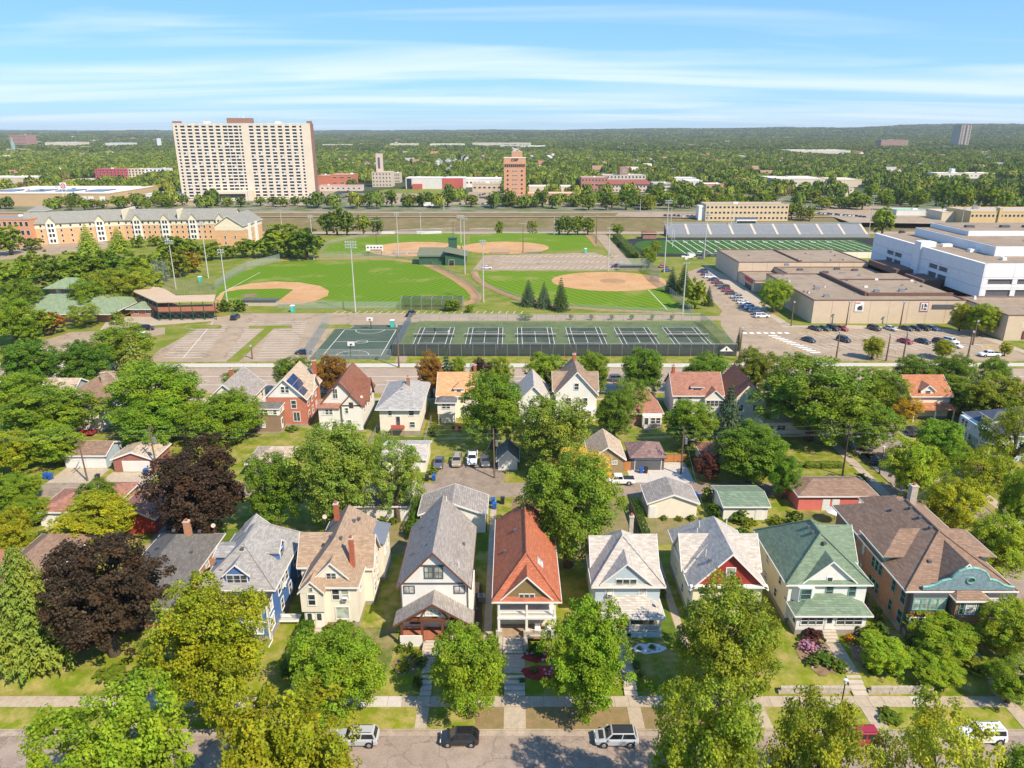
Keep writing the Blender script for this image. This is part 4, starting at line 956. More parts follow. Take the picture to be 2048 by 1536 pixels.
# ---- second row: backs of the houses that face the avenue
h = House('dark_roof_house', 'small house with dark bluish roof at the left edge by the avenue', 'house', -128, 156)
h.wall(-134, -123, 156, 166, 0, 4.5, SD_WHITE); h.hip(-134, -123, 156, 166, 4.5, 7.2, SH_DARK)
h = House('grey_green_house', 'grey-green gabled house beside the brown-roofed one on the left', 'house', -100, 150)
h.wall(-104, -97, 150, 160, 0, 4.6, siding('sage_siding', (.34, .39, .33))); h.gable('x', -104, -97, 150, 160, 4.6, 7.6, SH_SAND, siding('sage_siding', (.34, .39, .33))); h.window('E', 154.5, -97, 3.2)
h = House('tan_roof_house', 'white house with brown roof and chimney, left of the big green tree', 'house', -91, 142)
h.wall(-94.5, -86, 142, 154, 0, 5.2, SD_WHITE); h.gable('y', -94.5, -86, 142, 154, 5.2, 9.4, SH_BROWN, SD_WHITE); h.dormer('S', -90.5, 141.8, 4, 5.2, 5.6, 6.6, 3, SD_WHITE, SH_BROWN, (1.0, .8, 1)); h.windows('S', 142, 2.5, (-92.5, -88), 1.0, 1.3); h.chimney(-88.5, 150, 7.5, 10.6, .9, .9, SH_SAND)
h.add(MB().box(-92, -87, 139.5, 141.9, .5, .7).box(-92, -87, 139.4, 139.5, .7, 1.5), 'red_deck', BARN)
h = House('grey_roof_house', 'cream house with grey roof behind the leafy tree, left of the brick house', 'house', -61, 146)
h.wall(-65.5, -56.8, 146, 158, 0, 5.4, STUC); h.gable('y', -65.5, -56.8, 146, 158, 5.4, 9.3, SH_GREY, STUC); h.windows('S', 146, 3.8, (-63, -59.5), .9, 1.5); h.windows('E', -56.8, 3.8, (148, 152, 156), .9, 1.5); h.chimney(-62, 153, 7.5, 10.4)
h = House('red_brick_house', 'bright red brick house with solar panels on its tan roof', 'house', -48, 145)
h.wall(-52.2, -43.8, 145.2, 157, 0, 6.7, BR_BRIGHT, .6); h.gable('y', -52.2, -43.8, 145.2, 157, 6.7, 10.8, SH_SAND, SD_WHITE, .5, .5)
h.gable('x', -48, -43.4, 148.5, 153.5, 6.75, 9.8, SH_SAND, SD_WHITE, .4, .5, WHITE, (0, 1))
h.wall(-53.6, -48.6, 141.6, 145.15, 0, 5.6, plain('brown_stucco', (.27, .18, .12), .9), .3); h.add(MB().box(-53.7, -48.5, 141.5, 145.1, 4.0, 5.5), 'sunroom_wall', WHITE)
h.hip(-53.6, -48.6, 141.6, 145.1, 5.6, 6.3, SH_DARK, .3, nm='sunroom_roof'); h.windows('S', 141.5, 4.75, [-53.1 + .95 * i for i in range(5)], .7, .95); h.windows('E', -48.5, 4.75, (142.3, 143.3, 144.3), .7, .95)
h.window('S', -52.2, 141.6, 2.0, 1.0, 1.3, 'dh', PANEW); h.door('E', 143.2, -48.6, .6, .95, 2.2)
h.window('S', -46.4, 145.2, 5.1, 1.0, 1.7); h.window('S', -46.0, 145.2, 2.3, 1.3, 2.0, 'x2'); h.window('S', -48.4, 145.2, 8.4, .7, 1.3); h.window('S', -47.5, 145.2, 8.4, .7, 1.3); h.windows('E', -43.8, 5.0, (147, 150, 153), .9, 1.6); h.windows('E', -43.8, 2.2, (147, 150, 153), .9, 1.6)
SOLAR = glass('solar_cells', (0.015, 0.025, 0.07), .12); sl_ = (10.8 - 6.7) / 4.2
for i, (u, v) in enumerate([(.6, 0), (.6, 1), (.6, 2), (1.75, 0), (1.75, 1), (1.75, 2), (2.9, 0), (2.9, 1)]):
    xa, xb = -48 + u, -48 + u + 1.08; ya = 145.0 + v * 1.75; za, zb = 10.8 - u * sl_ + .22, 10.8 - (u + 1.08) * sl_ + .22
    h.add(MB().slab([(xa, ya, za), (xb, ya, zb), (xb, ya + 1.68, zb), (xa, ya + 1.68, za)], .05), 'solar_panel', SOLAR)
h.chimney(-44.2, 155.5, 7.5, 11.6, .7, .8)
h = House('white_brown_roof_house', 'white house with dark red-brown roof and stepped rear gables', 'house', -36, 143.6)
h.wall(-40.4, -31.6, 143.6, 157, 0, 5.6, STUCW, .3); h.gable('y', -40.4, -31.6, 143.6, 157, 5.6, 10.6, SH_MAR, STUCW, .4, .35, BROWNT)
h.wall(-35.6, -31.5, 142.6, 143.58, 0, 5.9, STUCW, .3); h.dormer('S', -33.6, 142.6, 4.2, 5.6, 5.9, 8.2, 4, STUCW, SH_MAR, (.7, 1.1, 1), BROWNT, nm='rear_gable')
h.add(MB().slab([(-40.9, 142.4, 5.3), (-36.0, 142.4, 5.3), (-36.0, 144.4, 6.5), (-40.9, 144.4, 6.5)], .15), 'porch_roof', SH_RB); h.wall(-40.6, -36.2, 142.8, 143.58, 0, 5.0, STUCW, .3)
h.windows('S', 142.8, 4.3, (-39.6, -38.8, -38.0), .65, 1.1); h.windows('S', 142.8, 1.6, (-39.2, -37.4), .8, 1.2); h.window('S', -37.0, 143.6, 8.1, .9, 2.0, 'x4'); h.window('S', -34.6, 142.6, 4.7, .6, 1.1); h.window('S', -34.2, 142.6, 1.9, .8, 1.3); h.dish(-31.8, 145, 6.6)
h.gable('x', -36, -31.0, 147.5, 152.5, 5.65, 9.4, SH_MAR, STUCW, .4, .4, BROWNT, (0, 1)); h.windows('E', -31.6, 3.8, (146, 150, 154), .9, 1.5)
h = House('grey_hip_house', 'cream house with plain grey hip roof and small red rear balcony', 'house', -23.3, 140.5)
h.wall(-27.4, -19.2, 140.5, 156.5, 0, 6.0, STUC, 1.0); h.hip(-27.4, -19.2, 140.5, 156.5, 6.0, 8.6, shingle('smooth_grey_shingle', (.39, .37, .34)), .7, ((-23.3, 147), (-23.3, 151)))
h.window('S', -25.2, 140.5, 5.0, .7, 1.1, 'dh'); h.window('S', -20.8, 140.5, 5.0, 1.0, 1.1); h.window('S', -20.7, 140.5, 2.4, 1.0, 1.1); h.door('S', -23.6, 140.5, 2.2, .8, 2.0, GREYT); h.chimney(-22.4, 149, 7.8, 9.9, .7, .7, BR_DK); h.vents([(-23.4, 146, 8.2)])
h.add(MB().box(-24.9, -22.2, 139.0, 140.45, 1.95, 2.1).box(-24.9, -22.2, 138.95, 139.03, 2.1, 2.9).tube((-24.8, 139.1, 0), (-24.8, 139.1, 2), .07).tube((-22.3, 139.1, 0), (-22.3, 139.1, 2), .07), 'balcony', plain('red_wood', (.5, .12, .07), .8)); h.windows('E', -19.2, 4.6, (143, 147, 151), .9, 1.3)
h = House('orange_roof_house', 'cream house with bright orange shingle roof and small dormer', 'house', -12, 149)
h.wall(-16.2, -8.0, 149.6, 160, 0, 5.6, STUC, .3); h.gable('x', -16.2, -8.0, 149.6, 160.5, 5.6, 9.0, SH_ORANGE, STUC); h.dormer('S', -11.6, 150.2, 2.0, 5.6, 7.0, 7.8, 3, STUCW, SH_ORANGE, (.9, .8, 1), roof='hip')
h.wall(-16.0, -12.2, 146.4, 149.58, 2.4, 5.2, STUCW, 0); h.hip(-16.0, -12.2, 146.4, 149.5, 5.2, 6.0, SH_DARK, .4, nm='porch_roof'); h.window('S', -14.6, 146.4, 4.2, .8, 1.0); h.window('S', -13.7, 146.4, 4.2, .8, 1.0); h.wall(-15.4, -12.4, 147.2, 149.58, 0, 2.4, STUC, 0); h.chimney(-8.3, 156, 7, 10.4, .6, .6)
for x in (-15.8, -12.4): h.post(x, 146.6, 0, 2.4, .15)
h = House('pale_grey_roof_house', 'white house with pale grey roof, half hidden by the tall leafy trees', 'house', 4.5, 147)
h.wall(1.5, 7.8, 147, 158, 0, 5.2, SD_WHITE, .3); h.gable('y', 1.5, 7.8, 147, 158, 5.2, 8.6, SH_PALE, SD_WHITE); h.windows('S', 147, 3.2, (3, 6.3), .9, 1.4)
h = House('steep_gable_house', 'tall white house with steep weathered brown cross-gabled roof', 'house', 14, 149.5)
h.wall(9.6, 18.5, 149.5, 160, 0, 6.0, SD_WHITE, .3); h.gable('y', 9.6, 18.5, 149.5, 160, 6.0, 10.9, shingle('weathered_shingle', (.33, .235, .165), (.23, .16, .11), .35), SD_WHITE, .35, .4)
h.gable('x', 9.2, 18.9, 152, 158, 6.05, 9.2, shingle('weathered_shingle', (.33, .235, .165)), SD_WHITE, .35, .3); h.window('S', 14, 149.5, 7.6, .9, 1.4); h.windows('S', 149.5, 4.2, (12.4, 16), .9, 1.5); h.wall(15.5, 18.2, 148.6, 149.48, 0, 2.6, SD_WHITE, 0); h.window('S', 16.8, 148.6, 1.6, .9, 1.2); h.chimney(14.1, 158.5, 9.5, 12.2, .7, .8)
h = House('brown_bungalow', 'low brick bungalow with brown hip roof and glazed back porch', 'house', 28, 144)
h.wall(24, 32, 145.8, 158, 0, 3.0, BR_DK, .3); h.hip(24, 32, 145.8, 158, 3.0, 5.8, SH_RB, .5); h.wall(27.8, 31.9, 144.2, 145.78, 0, 2.8, STUCW, .9); h.window('S', 28.6, 144.2, 1.6, .8, 1.6, 'one'); h.window('S', 30, 144.2, 1.8, .9, 1.2); h.window('S', 31.1, 144.2, 1.8, .9, 1.2); h.steps(28, 29.6, 144.1, .6, 3, .35); h.vents([(28, 152, 5.9)])
h = House('red_roof_duplex', 'cream house with red-brown roof, skylights and small rear gable porch', 'house', 40.5, 149)
h.wall(35.4, 46, 150, 159, 0, 5.6, STUCW, .3); h.gable('x', 35.4, 46, 150, 159, 5.6, 9.2, SH_RB, STUCW, .4, .4); h.dormer('S', 40.6, 150.8, 2.6, 5.6, 7.1, 7.6, 3, STUCW, SH_RB, (1.8, .6, 1), roof='hip'); h.dormer('S', 44, 148.6, 4.0, 3.0, 5.2, 7.0, 3, STUCW, SH_RB, (.75, 1.2, 4), nm='rear_porch')
h.add(MB().box(42, 46, 148.7, 150, 0, 3.0), 'rear_porch_wall', STUCW); h.windows('S', 150, 4.4, (36.6, 39.0), .8, 1.2); h.windows('S', 150, 1.8, (37, 40), .8, 1.2); h.chimney(35.9, 154.5, 8, 10.6, .6, .8)
for x in (37.5, 43.6): h.add(MB().slab([(x - .35, 152.0, 7.35), (x + .35, 152.0, 7.35), (x + .35, 153.0, 8.15), (x - .35, 153.0, 8.15)], .1), 'skylight', SOLAR)
h = House('brown_gable_house', 'cream stucco house with dark brown roof and flat-roofed rear wing by the big elm', 'house', 52, 144)
h.wall(46.8, 54.4, 146, 158, 0, 5.6, STUC, .3); h.gable('y', 46.8, 54.4, 146, 158, 5.6, 9.9, SH_MAR, STUC, .4, .4, BROWNT); h.windows('S', 146, 4.0, (49, 52), .8, 1.3); h.wall(52.5, 63, 140.5, 145.98, 0, 2.9, STUC, .2); h.add(MB().box(52.2, 63.3, 140.2, 146.2, 2.9, 3.15), 'flat_roof', SH_SAND); h.windows('S', 140.5, 1.7, (56, 60.5), 1.6, .9, 'x2'); h.door('S', 54, 140.5, .1, 1.0); h.wall(54.42, 58, 146, 152, 0, 4.4, STUC, .2); h.hip(54.5, 58, 146, 152, 4.4, 6.2, SH_MAR)
h = House('terracotta_house', 'house with terracotta roof among the trees across the side street', 'house', 92, 150)
h.wall(87.5, 96, 150, 160, 0, 5.4, STUC); h.gable('x', 87.5, 96, 150, 160, 5.4, 8.4, SH_TERRA, STUC); h.dormer('S', 91, 150.3, 3, 5.4, 6.4, 7.6, 3, STUC, SH_RB, (1, .9, 1)); h.add(MB().slab([(87, 147.5, 2.9), (96.5, 147.5, 2.9), (96.5, 150, 3.7), (87, 150, 3.7)], .15), 'porch_roof', SH_TERRA); h.windows('S', 150, 1.8, (89, 94), 1, 1.3)
for x in (87.4, 92, 96): h.post(x, 147.8, 0, 2.8, .2)
h = House('sky_blue_house', 'light blue house with dark roof, dormer and balcony porch at the right edge', 'house', 96, 128)
h.wall(92.5, 106, 127, 138.5, 0, 5.8, SD_LBLUE, .5); h.hip(92.5, 106, 127, 138.5, 5.8, 9.2, shingle('navy_shingle', (.10, .115, .15)), .5); h.dormer('W', 132.5, 92.8, 3.4, 6.0, 7.5, 8.6, 3.4, SD_WHITE, shingle('navy_shingle', (.10, .115, .15)), (.75, 1.0, 3), roof='hip')
h.wall(91.0, 92.48, 127.6, 138, 3.1, 5.6, SD_LBLUE, 0); h.windows('W', 91.0, 4.6, (128.6, 129.7, 130.8, 134.4, 135.5, 136.6), .8, 1.3)
for y in (127.8, 131, 134.6, 137.8): h.post(91.2, y, 0, 3.1, .25)
h.windows('W', 92.5, 1.8, (129.5, 136), 1.0, 1.4); h.door('W', 133, 92.5, .3); h.windows('S', 127, 4.4, (95, 99, 103), 1, 1.5); h.windows('S', 127, 1.8, (95, 99, 103), 1, 1.4)
h = House('brown_roof_house', 'house with brown roof beyond the trees at the right edge', 'house', 112, 152)
h.wall(106, 117, 150, 160, 0, 4.0, STUC); h.gable('x', 106, 117, 150, 160, 4, 7, SH_BROWN, STUC)

# ---- garages and sheds along the alley
GDOOR = siding('garage_door', (0.72, 0.70, 0.65), .5); GDOORG = siding('grey_garage_door', (.10, .105, .11), .45)
def garage(name, label, x0, x1, y0, y1, ze, zr, ax, wm, rm, doors=(), trim=WHITE, roof='gable', dm=None, gm=None):
    h = House(name, label, 'garage', (x0 + x1) / 2, y0)
    h.wall(x0, x1, y0, y1, 0, ze, wm, 0)
    if roof == 'gable': h.gable(ax, x0, x1, y0, y1, ze, zr, rm, gm or wm, .35, .3, trim)
    else: h.hip(x0, x1, y0, y1, ze, zr, rm, .35, None, trim)
    for face, a, w, hh in doors:
        b = {'S': y0, 'E': x1, 'W': x0, 'N': y1}[face]; wx, wy = (a, b) if face in 'SN' else (b, a)
        inst('garage_door' if w > 1.5 else 'door', lmesh(('gd', w, hh, (dm or GDOOR).name), lambda: (MB().box(-w/2 - .12, w/2 + .12, -.05, 0, 0, hh + .12, 0).box(-w/2, w/2, -.07, -.052, .02, hh, 1), [WHITE, dm or GDOOR])), h.root, Vector((wx, wy, 0)) - h.root.location, FACE[face])
    return h
garage('garage', 'white double garage with brown roof at the far left of the alley', -84, -76.2, 124.8, 131, 2.7, 4.0, 'x', SD_LBLUE, SH_BROWN, (('S', -82, 3.4, 2.2), ('S', -78.2, 3.4, 2.2)), gm=SD_LBLUE)
garage('garage', 'red brick garage with tan roof and white door beside the utility pole', -74, -66.6, 123.2, 130, 2.6, 4.0, 'y', brick('dark_red_brick', (.32, .07, .045)), SH_SAND, (('S', -69.8, 4.9, 2.1),))
garage('garage', 'white garage with reddish hip roof behind the brick bungalows', -75.6, -68.5, 103.4, 111, 2.7, 4.0, 'x', STUCW, SH_RB, (('S', -74, 1.0, 2.1),), roof='hip')
garage('garage', 'orange brick garage with red-brown hip roof on the alley', -70, -64.4, 106.5, 113, 2.9, 4.0, 'x', BR_OR, SH_RB, (), roof='hip')
garage('garage', 'red painted garage half hidden behind the rear purple tree', -62.6, -56, 101, 108, 2.8, 4.4, 'y', BARN, SH_RB, (('S', -61.6, .95, 2.1),))
garage('garage', 'brown garage with sand hip roof across the alley', -48.2, -40.8, 120.8, 128, 2.9, 4.6, 'x', SD_TAN, SH_SAND, (('S', -44.5, 4.5, 2.1),), roof='hip')
garage('garage', 'long white garage with dark flat-pitched roof behind the cream house', -28.5, -16.8, 105, 113, 2.8, 3.6, 'x', STUCW, SH_DARK, (('S', -23.2, 1.0, 2.1), ('S', -18.2, 1.6, 2.0)))
garage('garage', 'white garage with pale roof at the edge of the alley yard', -24, -16.0, 123, 131, 2.7, 3.8, 'x', STUCW, SH_PALE, (('S', -18.5, 3.2, 2.1),))
h = garage('garage', 'white garage with grey gabled roof right behind the white house', -14.4, -4.2, 101.4, 107.5, 3.3, 5.2, 'y', SD_WHITE, SH_GREY, ())
h.add(MB().tube((-4.0, 101.2, 3.2), (-4.0, 101.2, .1), .06), 'downspout', BLACKM)
garage('garage', 'small white garage with black gabled roof beside the parked cars', -2.6, 1.0, 123.9, 129, 2.2, 4.0, 'y', STUCW, SH_DARK, (('S', -.8, 2.7, 1.9),))
h = garage('garage', 'brown garage with tan gabled roof beside the grey one', 14.6, 20.8, 123.2, 131.5, 2.7, 5.0, 'y', SD_TAN, SH_SAND, ())
h.window('S', 17.2, 123.2, 1.9, .9, .6, 'x2', PANEW); h.window('S', 19.0, 123.2, 1.9, .9, .6, 'x2', PANEW)
garage('garage', 'dark grey garage with mottled hip roof and concrete pad', 22.3, 28.4, 123.9, 130.5, 2.7, 4.4, 'x', plain('dark_grey_siding', (.115, .115, .12), .7), shingle('mottled_shingle', (.26, .165, .145), (.17, .11, .10), .45), (('S', 25.4, 4.8, 2.1),), GREYT, 'hip', GDOORG)
h = garage('garage', 'cream garage with grey gabled roof behind the red-gabled house', 22.3, 30.2, 106.0, 112, 2.8, 4.3, 'y', STUC, SH_GREY, (('S', 23.0, .95, 2.1),))
garage('garage', 'white garage with green roof behind the green-roofed house', 34.4, 41.6, 105.4, 112.2, 2.5, 3.3, 'x', STUCW, SH_GREEN, (('S', 40.2, 1.0, 2.0),))
h = garage('garage', 'long salmon red garage with brown hip roof and white doors', 47.8, 60.6, 108.6, 115.3, 2.8, 4.2, 'x', PINK, SH_BROWN, (('S', 52.4, 1.0, 2.0), ('S', 54.0, 1.0, 2.0), ('S', 58.4, 1.0, 2.0)), roof='hip')
garage('garage', 'white shed with brown roof behind the dark red shrub on the alley', 36, 42, 124.6, 131, 2.4, 4.0, 'x', STUCW, SH_RB, (), roof='hip')
# ================================================================ PARK
GALV = plain('galvanised_steel', (0.42, 0.43, 0.43), 0.45, 0.08, 1, 0.5); GREENS = plain('green_steel', (0.03, 0.085, 0.05), 0.5); DKGREEN = siding('dark_green_siding', (0.035, 0.105, 0.055), .3)
GRROOF = shingle('sage_green_roof', (0.235, 0.30, 0.175)); POLEW = plain('painted_pole', (0.50, 0.49, 0.46), 0.5); POLEB = plain('wood_pole', (0.17, 0.115, 0.075), 0.9, 0.25, 2)
WIRE = veil('chain_link', (0.40, 0.41, 0.41), 0.22); WIRED = veil('dense_chain_link', (0.34, 0.38, 0.36), 0.4); SCREEN = veil('wind_screen', (0.035, 0.040, 0.045), 0.86); LAMPG = plain('lamp_reflector', (0.70, 0.70, 0.70), 0.3)
NETB = veil('net_cords', (0.03, 0.03, 0.03), 0.6); TEALP = plain('teal_plastic', (0.05, 0.42, 0.34), 0.45); BLUEP = plain('blue_plastic', (0.02, 0.10, 0.38), 0.4); BLACKP = plain('black_plastic', (0.025, 0.025, 0.028), 0.5); TANROOF = plain('tan_membrane', (0.50, 0.37, 0.245), 0.9, 0.1, 0.4)
def fence(label, pts, hgt, cloth=WIRE, step=3.0, pm=None, name='chain_link_fence', r=.045):
    "pts: world X, Y corners; posts are parts of their own, cloth one panel per bay run"
    P = [Vector((x, y, 0)) for x, y in pts]; t = thing(name, label, 'fence', P[0]); rails = MB(); pm = pm or GALV
    pmh = lmesh(('fpost', hgt, pm.name, r), lambda: (MB().tube((0, 0, 0), (0, 0, hgt), r, n=6), [pm]))
    for a, b in zip(P, P[1:]):
        L = (b - a).length; n = max(1, round(L / step))
        for i in range(n + (b is P[-1])):
            c = a.lerp(b, i / n); inst('post', pmh, t, c - P[0])
        m = MB(); m.poly([(a.x, a.y, .05), (b.x, b.y, .05), (b.x, b.y, hgt - .05), (a.x, a.y, hgt - .05)]); m.build('mesh_panel', cloth, t)
        rails = MB().tube((a.x, a.y, hgt), (b.x, b.y, hgt), r * .8, n=5); rails.build('top_rail', pm, t)
    return t
fence('tall fence with dark wind screens along the front of the tennis courts', [(TX0, TY0 - .5), (TX1 + .6, TY0 - .5)], 3.6, SCREEN, 3.2)
fence('fence with blue-grey wind screen on the left side of the tennis courts', [(TX0, TY0 - .5), (TX0, TY1)], 3.4, veil('blue_screen', (.10, .14, .20), .85), 3.2)
fence('chain-link fence along the back of the tennis courts', [(TX0, TY1), (TX1, TY1)], 3.0, WIRE, 3.2)
fence('chain-link fence on the right side of the tennis courts', [(TX1 + .6, TY0 - .5), (TX1, TY1)], 3.4, WIRED, 3.2)
fence('low chain-link fence in front of the basketball court', [(BX0 - 1.5, BY0 - 1.2), (BX1 + 1.5, BY0 - 1.2)], 3.0, WIRE, 3.0)
fence('tall pale fence between the parking lot and basketball court', [(BX0 - 1.5, BY0 - 1.2), (BX0 - 4.5, BY1 + 4)], 4.5, WIRED, 3.0)
fence('fence along the south edge of the main ball field', [G(556, 618), G(800, 618)], 2.6, WIRED, 3.0)
fence('outfield fence curving past the main ball field', [G(640, 517), G(790, 516), G(848, 523), G(900, 548), G(945, 574), G(962, 594), G(955, 606)], 2.0, WIRE, 3.2)
fence('outfield fence of the softball field', [G(944, 545), G(950, 560), G(975, 576), G(1040, 603), G(1130, 617), G(1250, 624), G(1385, 630)], 1.8, WIRE, 3.2)
fence('fence on the right side line of the softball field', [G(1300, 560), G(1345, 592), G(1385, 628)], 2.4, WIRED, 3.0)
fence('tall backstop fence behind the softball infield', [G(1235, 541), G(1292, 541), G(1318, 566)], 5.5, WIRED, 3.5)
fence('tall backstop fence behind home plate at the grandstand', [G(345, 590), G(395, 596), G(432, 604)], 6.5, WIRE, 3.0)
fence('high backstop netting left of the grandstand roof', [G(312, 588), G(345, 590)], 13.0, WIRE, 2.6)
fence('left field line fence of the main ball field', [G(430, 580), G(462, 556), G(495, 538), G(560, 522)], 3.4, WIRED, 3.0)
fence('outfield fence of the ball field behind the scoreboard', [G(640, 503), G(664, 486), G(730, 473), G(800, 466), G(910, 462), G(930, 464)], 2.0, WIRE, 4)
fence('outfield fence of the ball field by the service path', [G(940, 464), G(1000, 462), G(1172, 463), G(1188, 474), G(1200, 494)], 2.0, WIRE, 4)
fence('low fence in front of the two far ball fields', [G(640, 510), G(770, 511), G(850, 508)], 1.6, WIRE, 4)
fence('wooden board fence along the dry back yard', [(20.0, 98), (19.8, 109)], 1.7, plain('grey_fence_boards', (.22, .17, .12), .9, .2, 3), 2.4, POLEB, 'wooden_fence')
fence('orange cedar fence beside the concrete pad', [(28.6, 127.4), (33.4, 127.4)], 1.6, plain('cedar_boards', (.50, .20, .06), .8, .15, 3), 2.2, POLEB, 'wooden_fence')
fence('orange cedar gate between the brown and grey garages', [(20.9, 123.6), (22.2, 123.6)], 1.9, plain('cedar_boards', (.50, .20, .06), .8), 1.2, POLEB, 'wooden_fence')
fence('wire yard fence left of the hip-roofed house', [(-28.6, 126), (-28.6, 146)], 1.3, WIRE, 2.5)
fence('wire yard fence right of the hip-roofed house', [(-17.6, 130), (-17.6, 148)], 1.5, WIRE, 2.5)
fence('low picket fence at the left edge beside the white garage', [(-76.6, 103.6), (-78.6, 107)], 1.0, WHITE, 1.2, WHITE, 'wooden_fence')

def lamp_pole(label, bx, by, ty, n=(4, 2), mt=None, Y=None, cat='light pole'):
    X, Y = G(bx, by) if Y is None else (XA(bx, by, Y), Y); z = ground_z(X, Y); Hh = max(4.0, ZA(ty, Y) - z)
    t = thing('light_pole', label, cat, (X, Y, z))
    lmp = lmesh('floodlamp', lambda: (MB().tube((0, -.35, -.12), (0, .1, .1), .34, .12, 8), [LAMPG])); k = lmesh(('lp', round(Hh), (mt or POLEW).name), lambda: (MB().tube((0, 0, 0), (0, 0, Hh), .26, .13, 8), [mt or POLEW])); inst('pole', k, t)
    for r_ in range(n[1]):
        zz = Hh - .3 - r_ * .95; w = n[0] * .42
        inst('crossarm', lmesh(('arm', n[0], (mt or POLEW).name), lambda: (MB().box(-w, w, -.07, .07, -.07, .07), [mt or POLEW])), t, (0, 0, zz))
        for i in range(n[0]): inst('lamp', lmp, t, ((i - (n[0] - 1) / 2) * .84, -.15, zz + .12))
    return t
for a in (('tall floodlight pole in the middle of the main outfield fence', 711, 625, 482, (5, 3)), ('floodlight pole left of the field trees by the far outfield', 628, 520, 430, (3, 2)), ('floodlight pole behind the grandstand roof', 352, 578, 480, (4, 2)), ('floodlight pole at the left foul line', 417, 556, 444, (4, 2)),
          ('floodlight pole beside the main infield', 455, 608, 498, (3, 2)), ('floodlight pole right of the scoreboard', 797, 512, 425, (3, 2)), ('floodlight pole between the two left ball fields', 930, 548, 432, (4, 2)), ('floodlight pole on the softball outfield corner', 967, 604, 480, (3, 2)), ('brown floodlight pole left of the scoreboard', 754, 500, 440, (5, 1)),
          ('brown floodlight pole behind the snack building', 907, 490, 440, (5, 1)), ('double-headed floodlight pole behind the snack building', 922, 486, 430, (5, 2)), ('brown floodlight pole at the right far field', 1046, 505, 446, (5, 1)), ('brown floodlight pole at the outfield corner by the service path', 1192, 487, 430, (2, 1)), ('floodlight pole behind the softball backstop', 1216, 542, 455, (3, 1)),
          ('tall stadium floodlight pole at the left end of the stands', 1328, 545, 400, (4, 2)), ('stadium floodlight pole before the football field', 1408, 516, 425, (4, 2)), ('floodlight pole on the point beside the school drive', 1365, 629, 525, (3, 1)), ('stadium floodlight pole right of the stands', 1738, 462, 390, (4, 2)), ('stadium floodlight pole above the white school block', 1922, 452, 415, (3, 2))):
    lamp_pole(*a[:4], n=a[4], mt=POLEB if a[0].startswith('brown') else None)
def street_lamp(label, X, Y, hh, arm=0.0, mt=None):
    z = ground_z(X, Y); t = thing('street_lamp', label, 'street lamp', (X, Y, z)); m = MB().tube((0, 0, 0), (0, 0, .5), .2, .14, 8).tube((0, 0, .5), (0, 0, hh), .09, .06, 8)
    if arm: m.tube((0, 0, hh), (arm, 0, hh + .1), .05, n=6)
    k = m.build('pole', mt or BLACKM, None); k.parent = t
    g = MB().tube((arm, 0, hh + .02), (arm, 0, hh + .5), .16, .22, 8).tube((arm, 0, hh + .5), (arm, 0, hh + .62), .26, .05, 8) if not arm else MB().box(arm - .1, arm + .55, -.16, .16, hh + .05, hh + .22); g = g.build('lamp_head', LAMPG); g.parent = t
street_lamp('black street lamp on the corner of the side street', 68.0, 122.3, 5.0); street_lamp('lamp post by the pavement in front of the golden maple', -21.5, 67.4, 3.6); street_lamp('lamp post on the pavement before the green-roofed house garden', 36.6, 65.0, 3.6)
for i, (x, b) in enumerate(((1672, 718), (1772, 722), (1806, 718), (1935, 716))): lamp_pole('%s school lot lamp post from the left along the avenue' % nth(i), x, b, b - 55, (1, 1), POLEB)
for i, (x, b) in enumerate(((1582, 652), (1692, 652), (1800, 653))): lamp_pole('%s lamp post from the left against the school wall' % nth(i), x, b, b - 50, (1, 1), POLEB)
# nets and hoops
for k in range(6):
    cx = TX0 + 9.6 + k * 15.6; cy = (TY0 + TY1) / 2 + .5; t = thing('tennis_net', '%s tennis net from the left' % nth(k), 'net', (cx, cy, .03), 'tennis nets')
    inst('net_mesh', lmesh('tnet', lambda: (MB().poly([(-6.4, 0, .05), (6.4, 0, .05), (6.4, 0, 1.0), (-6.4, 0, 1.0)]), [NETB])), t); inst('net_band', lmesh('tband', lambda: (MB().box(-6.4, 6.4, -.03, .03, .98, 1.1), [WHITE])), t)
    for x in (-6.4, 6.4): inst('post', lmesh('tpost', lambda: (MB().tube((0, 0, 0), (0, 0, 1.15), .06), [GALV])), t, (x, 0, 0))
for lab, y, d in (('basketball hoop at the near end of the court', BY0 + 1.2, 1), ('basketball hoop at the far end of the court', BY1 - 1.6, -1)):
    t = thing('basketball_hoop', lab, 'basketball hoop', ((BX0 + BX1) / 2, y, 0)); o = MB().tube((0, 0, 0), (0, 0, 3.0), .12).tube((0, 0, 3.0), (0, d * 1.3, 3.4), .08).build('pole', BLACKM); o.parent = t
    o = MB().box(-1.0, 1.0, d * 1.35 - .04, d * 1.35 + .04, 2.9, 4.1, 0).box(-.35, .35, d * 1.35 - .06 , d * 1.35 + .06, 3.1, 3.55, 1).build('backboard', [WHITE, GREYT]); o.parent = t
    m = MB()
    for k in range(12): m.tube((.24 * math.cos(R(30 * k)), d * 1.65 + .24 * math.sin(R(30 * k)), 3.05), (.24 * math.cos(R(30 * k + 30)), d * 1.65 + .24 * math.sin(R(30 * k + 30)), 3.05), .025, n=4)
    o = m.build('rim', plain('orange_rim', (.6, .15, .03))); o.parent = t
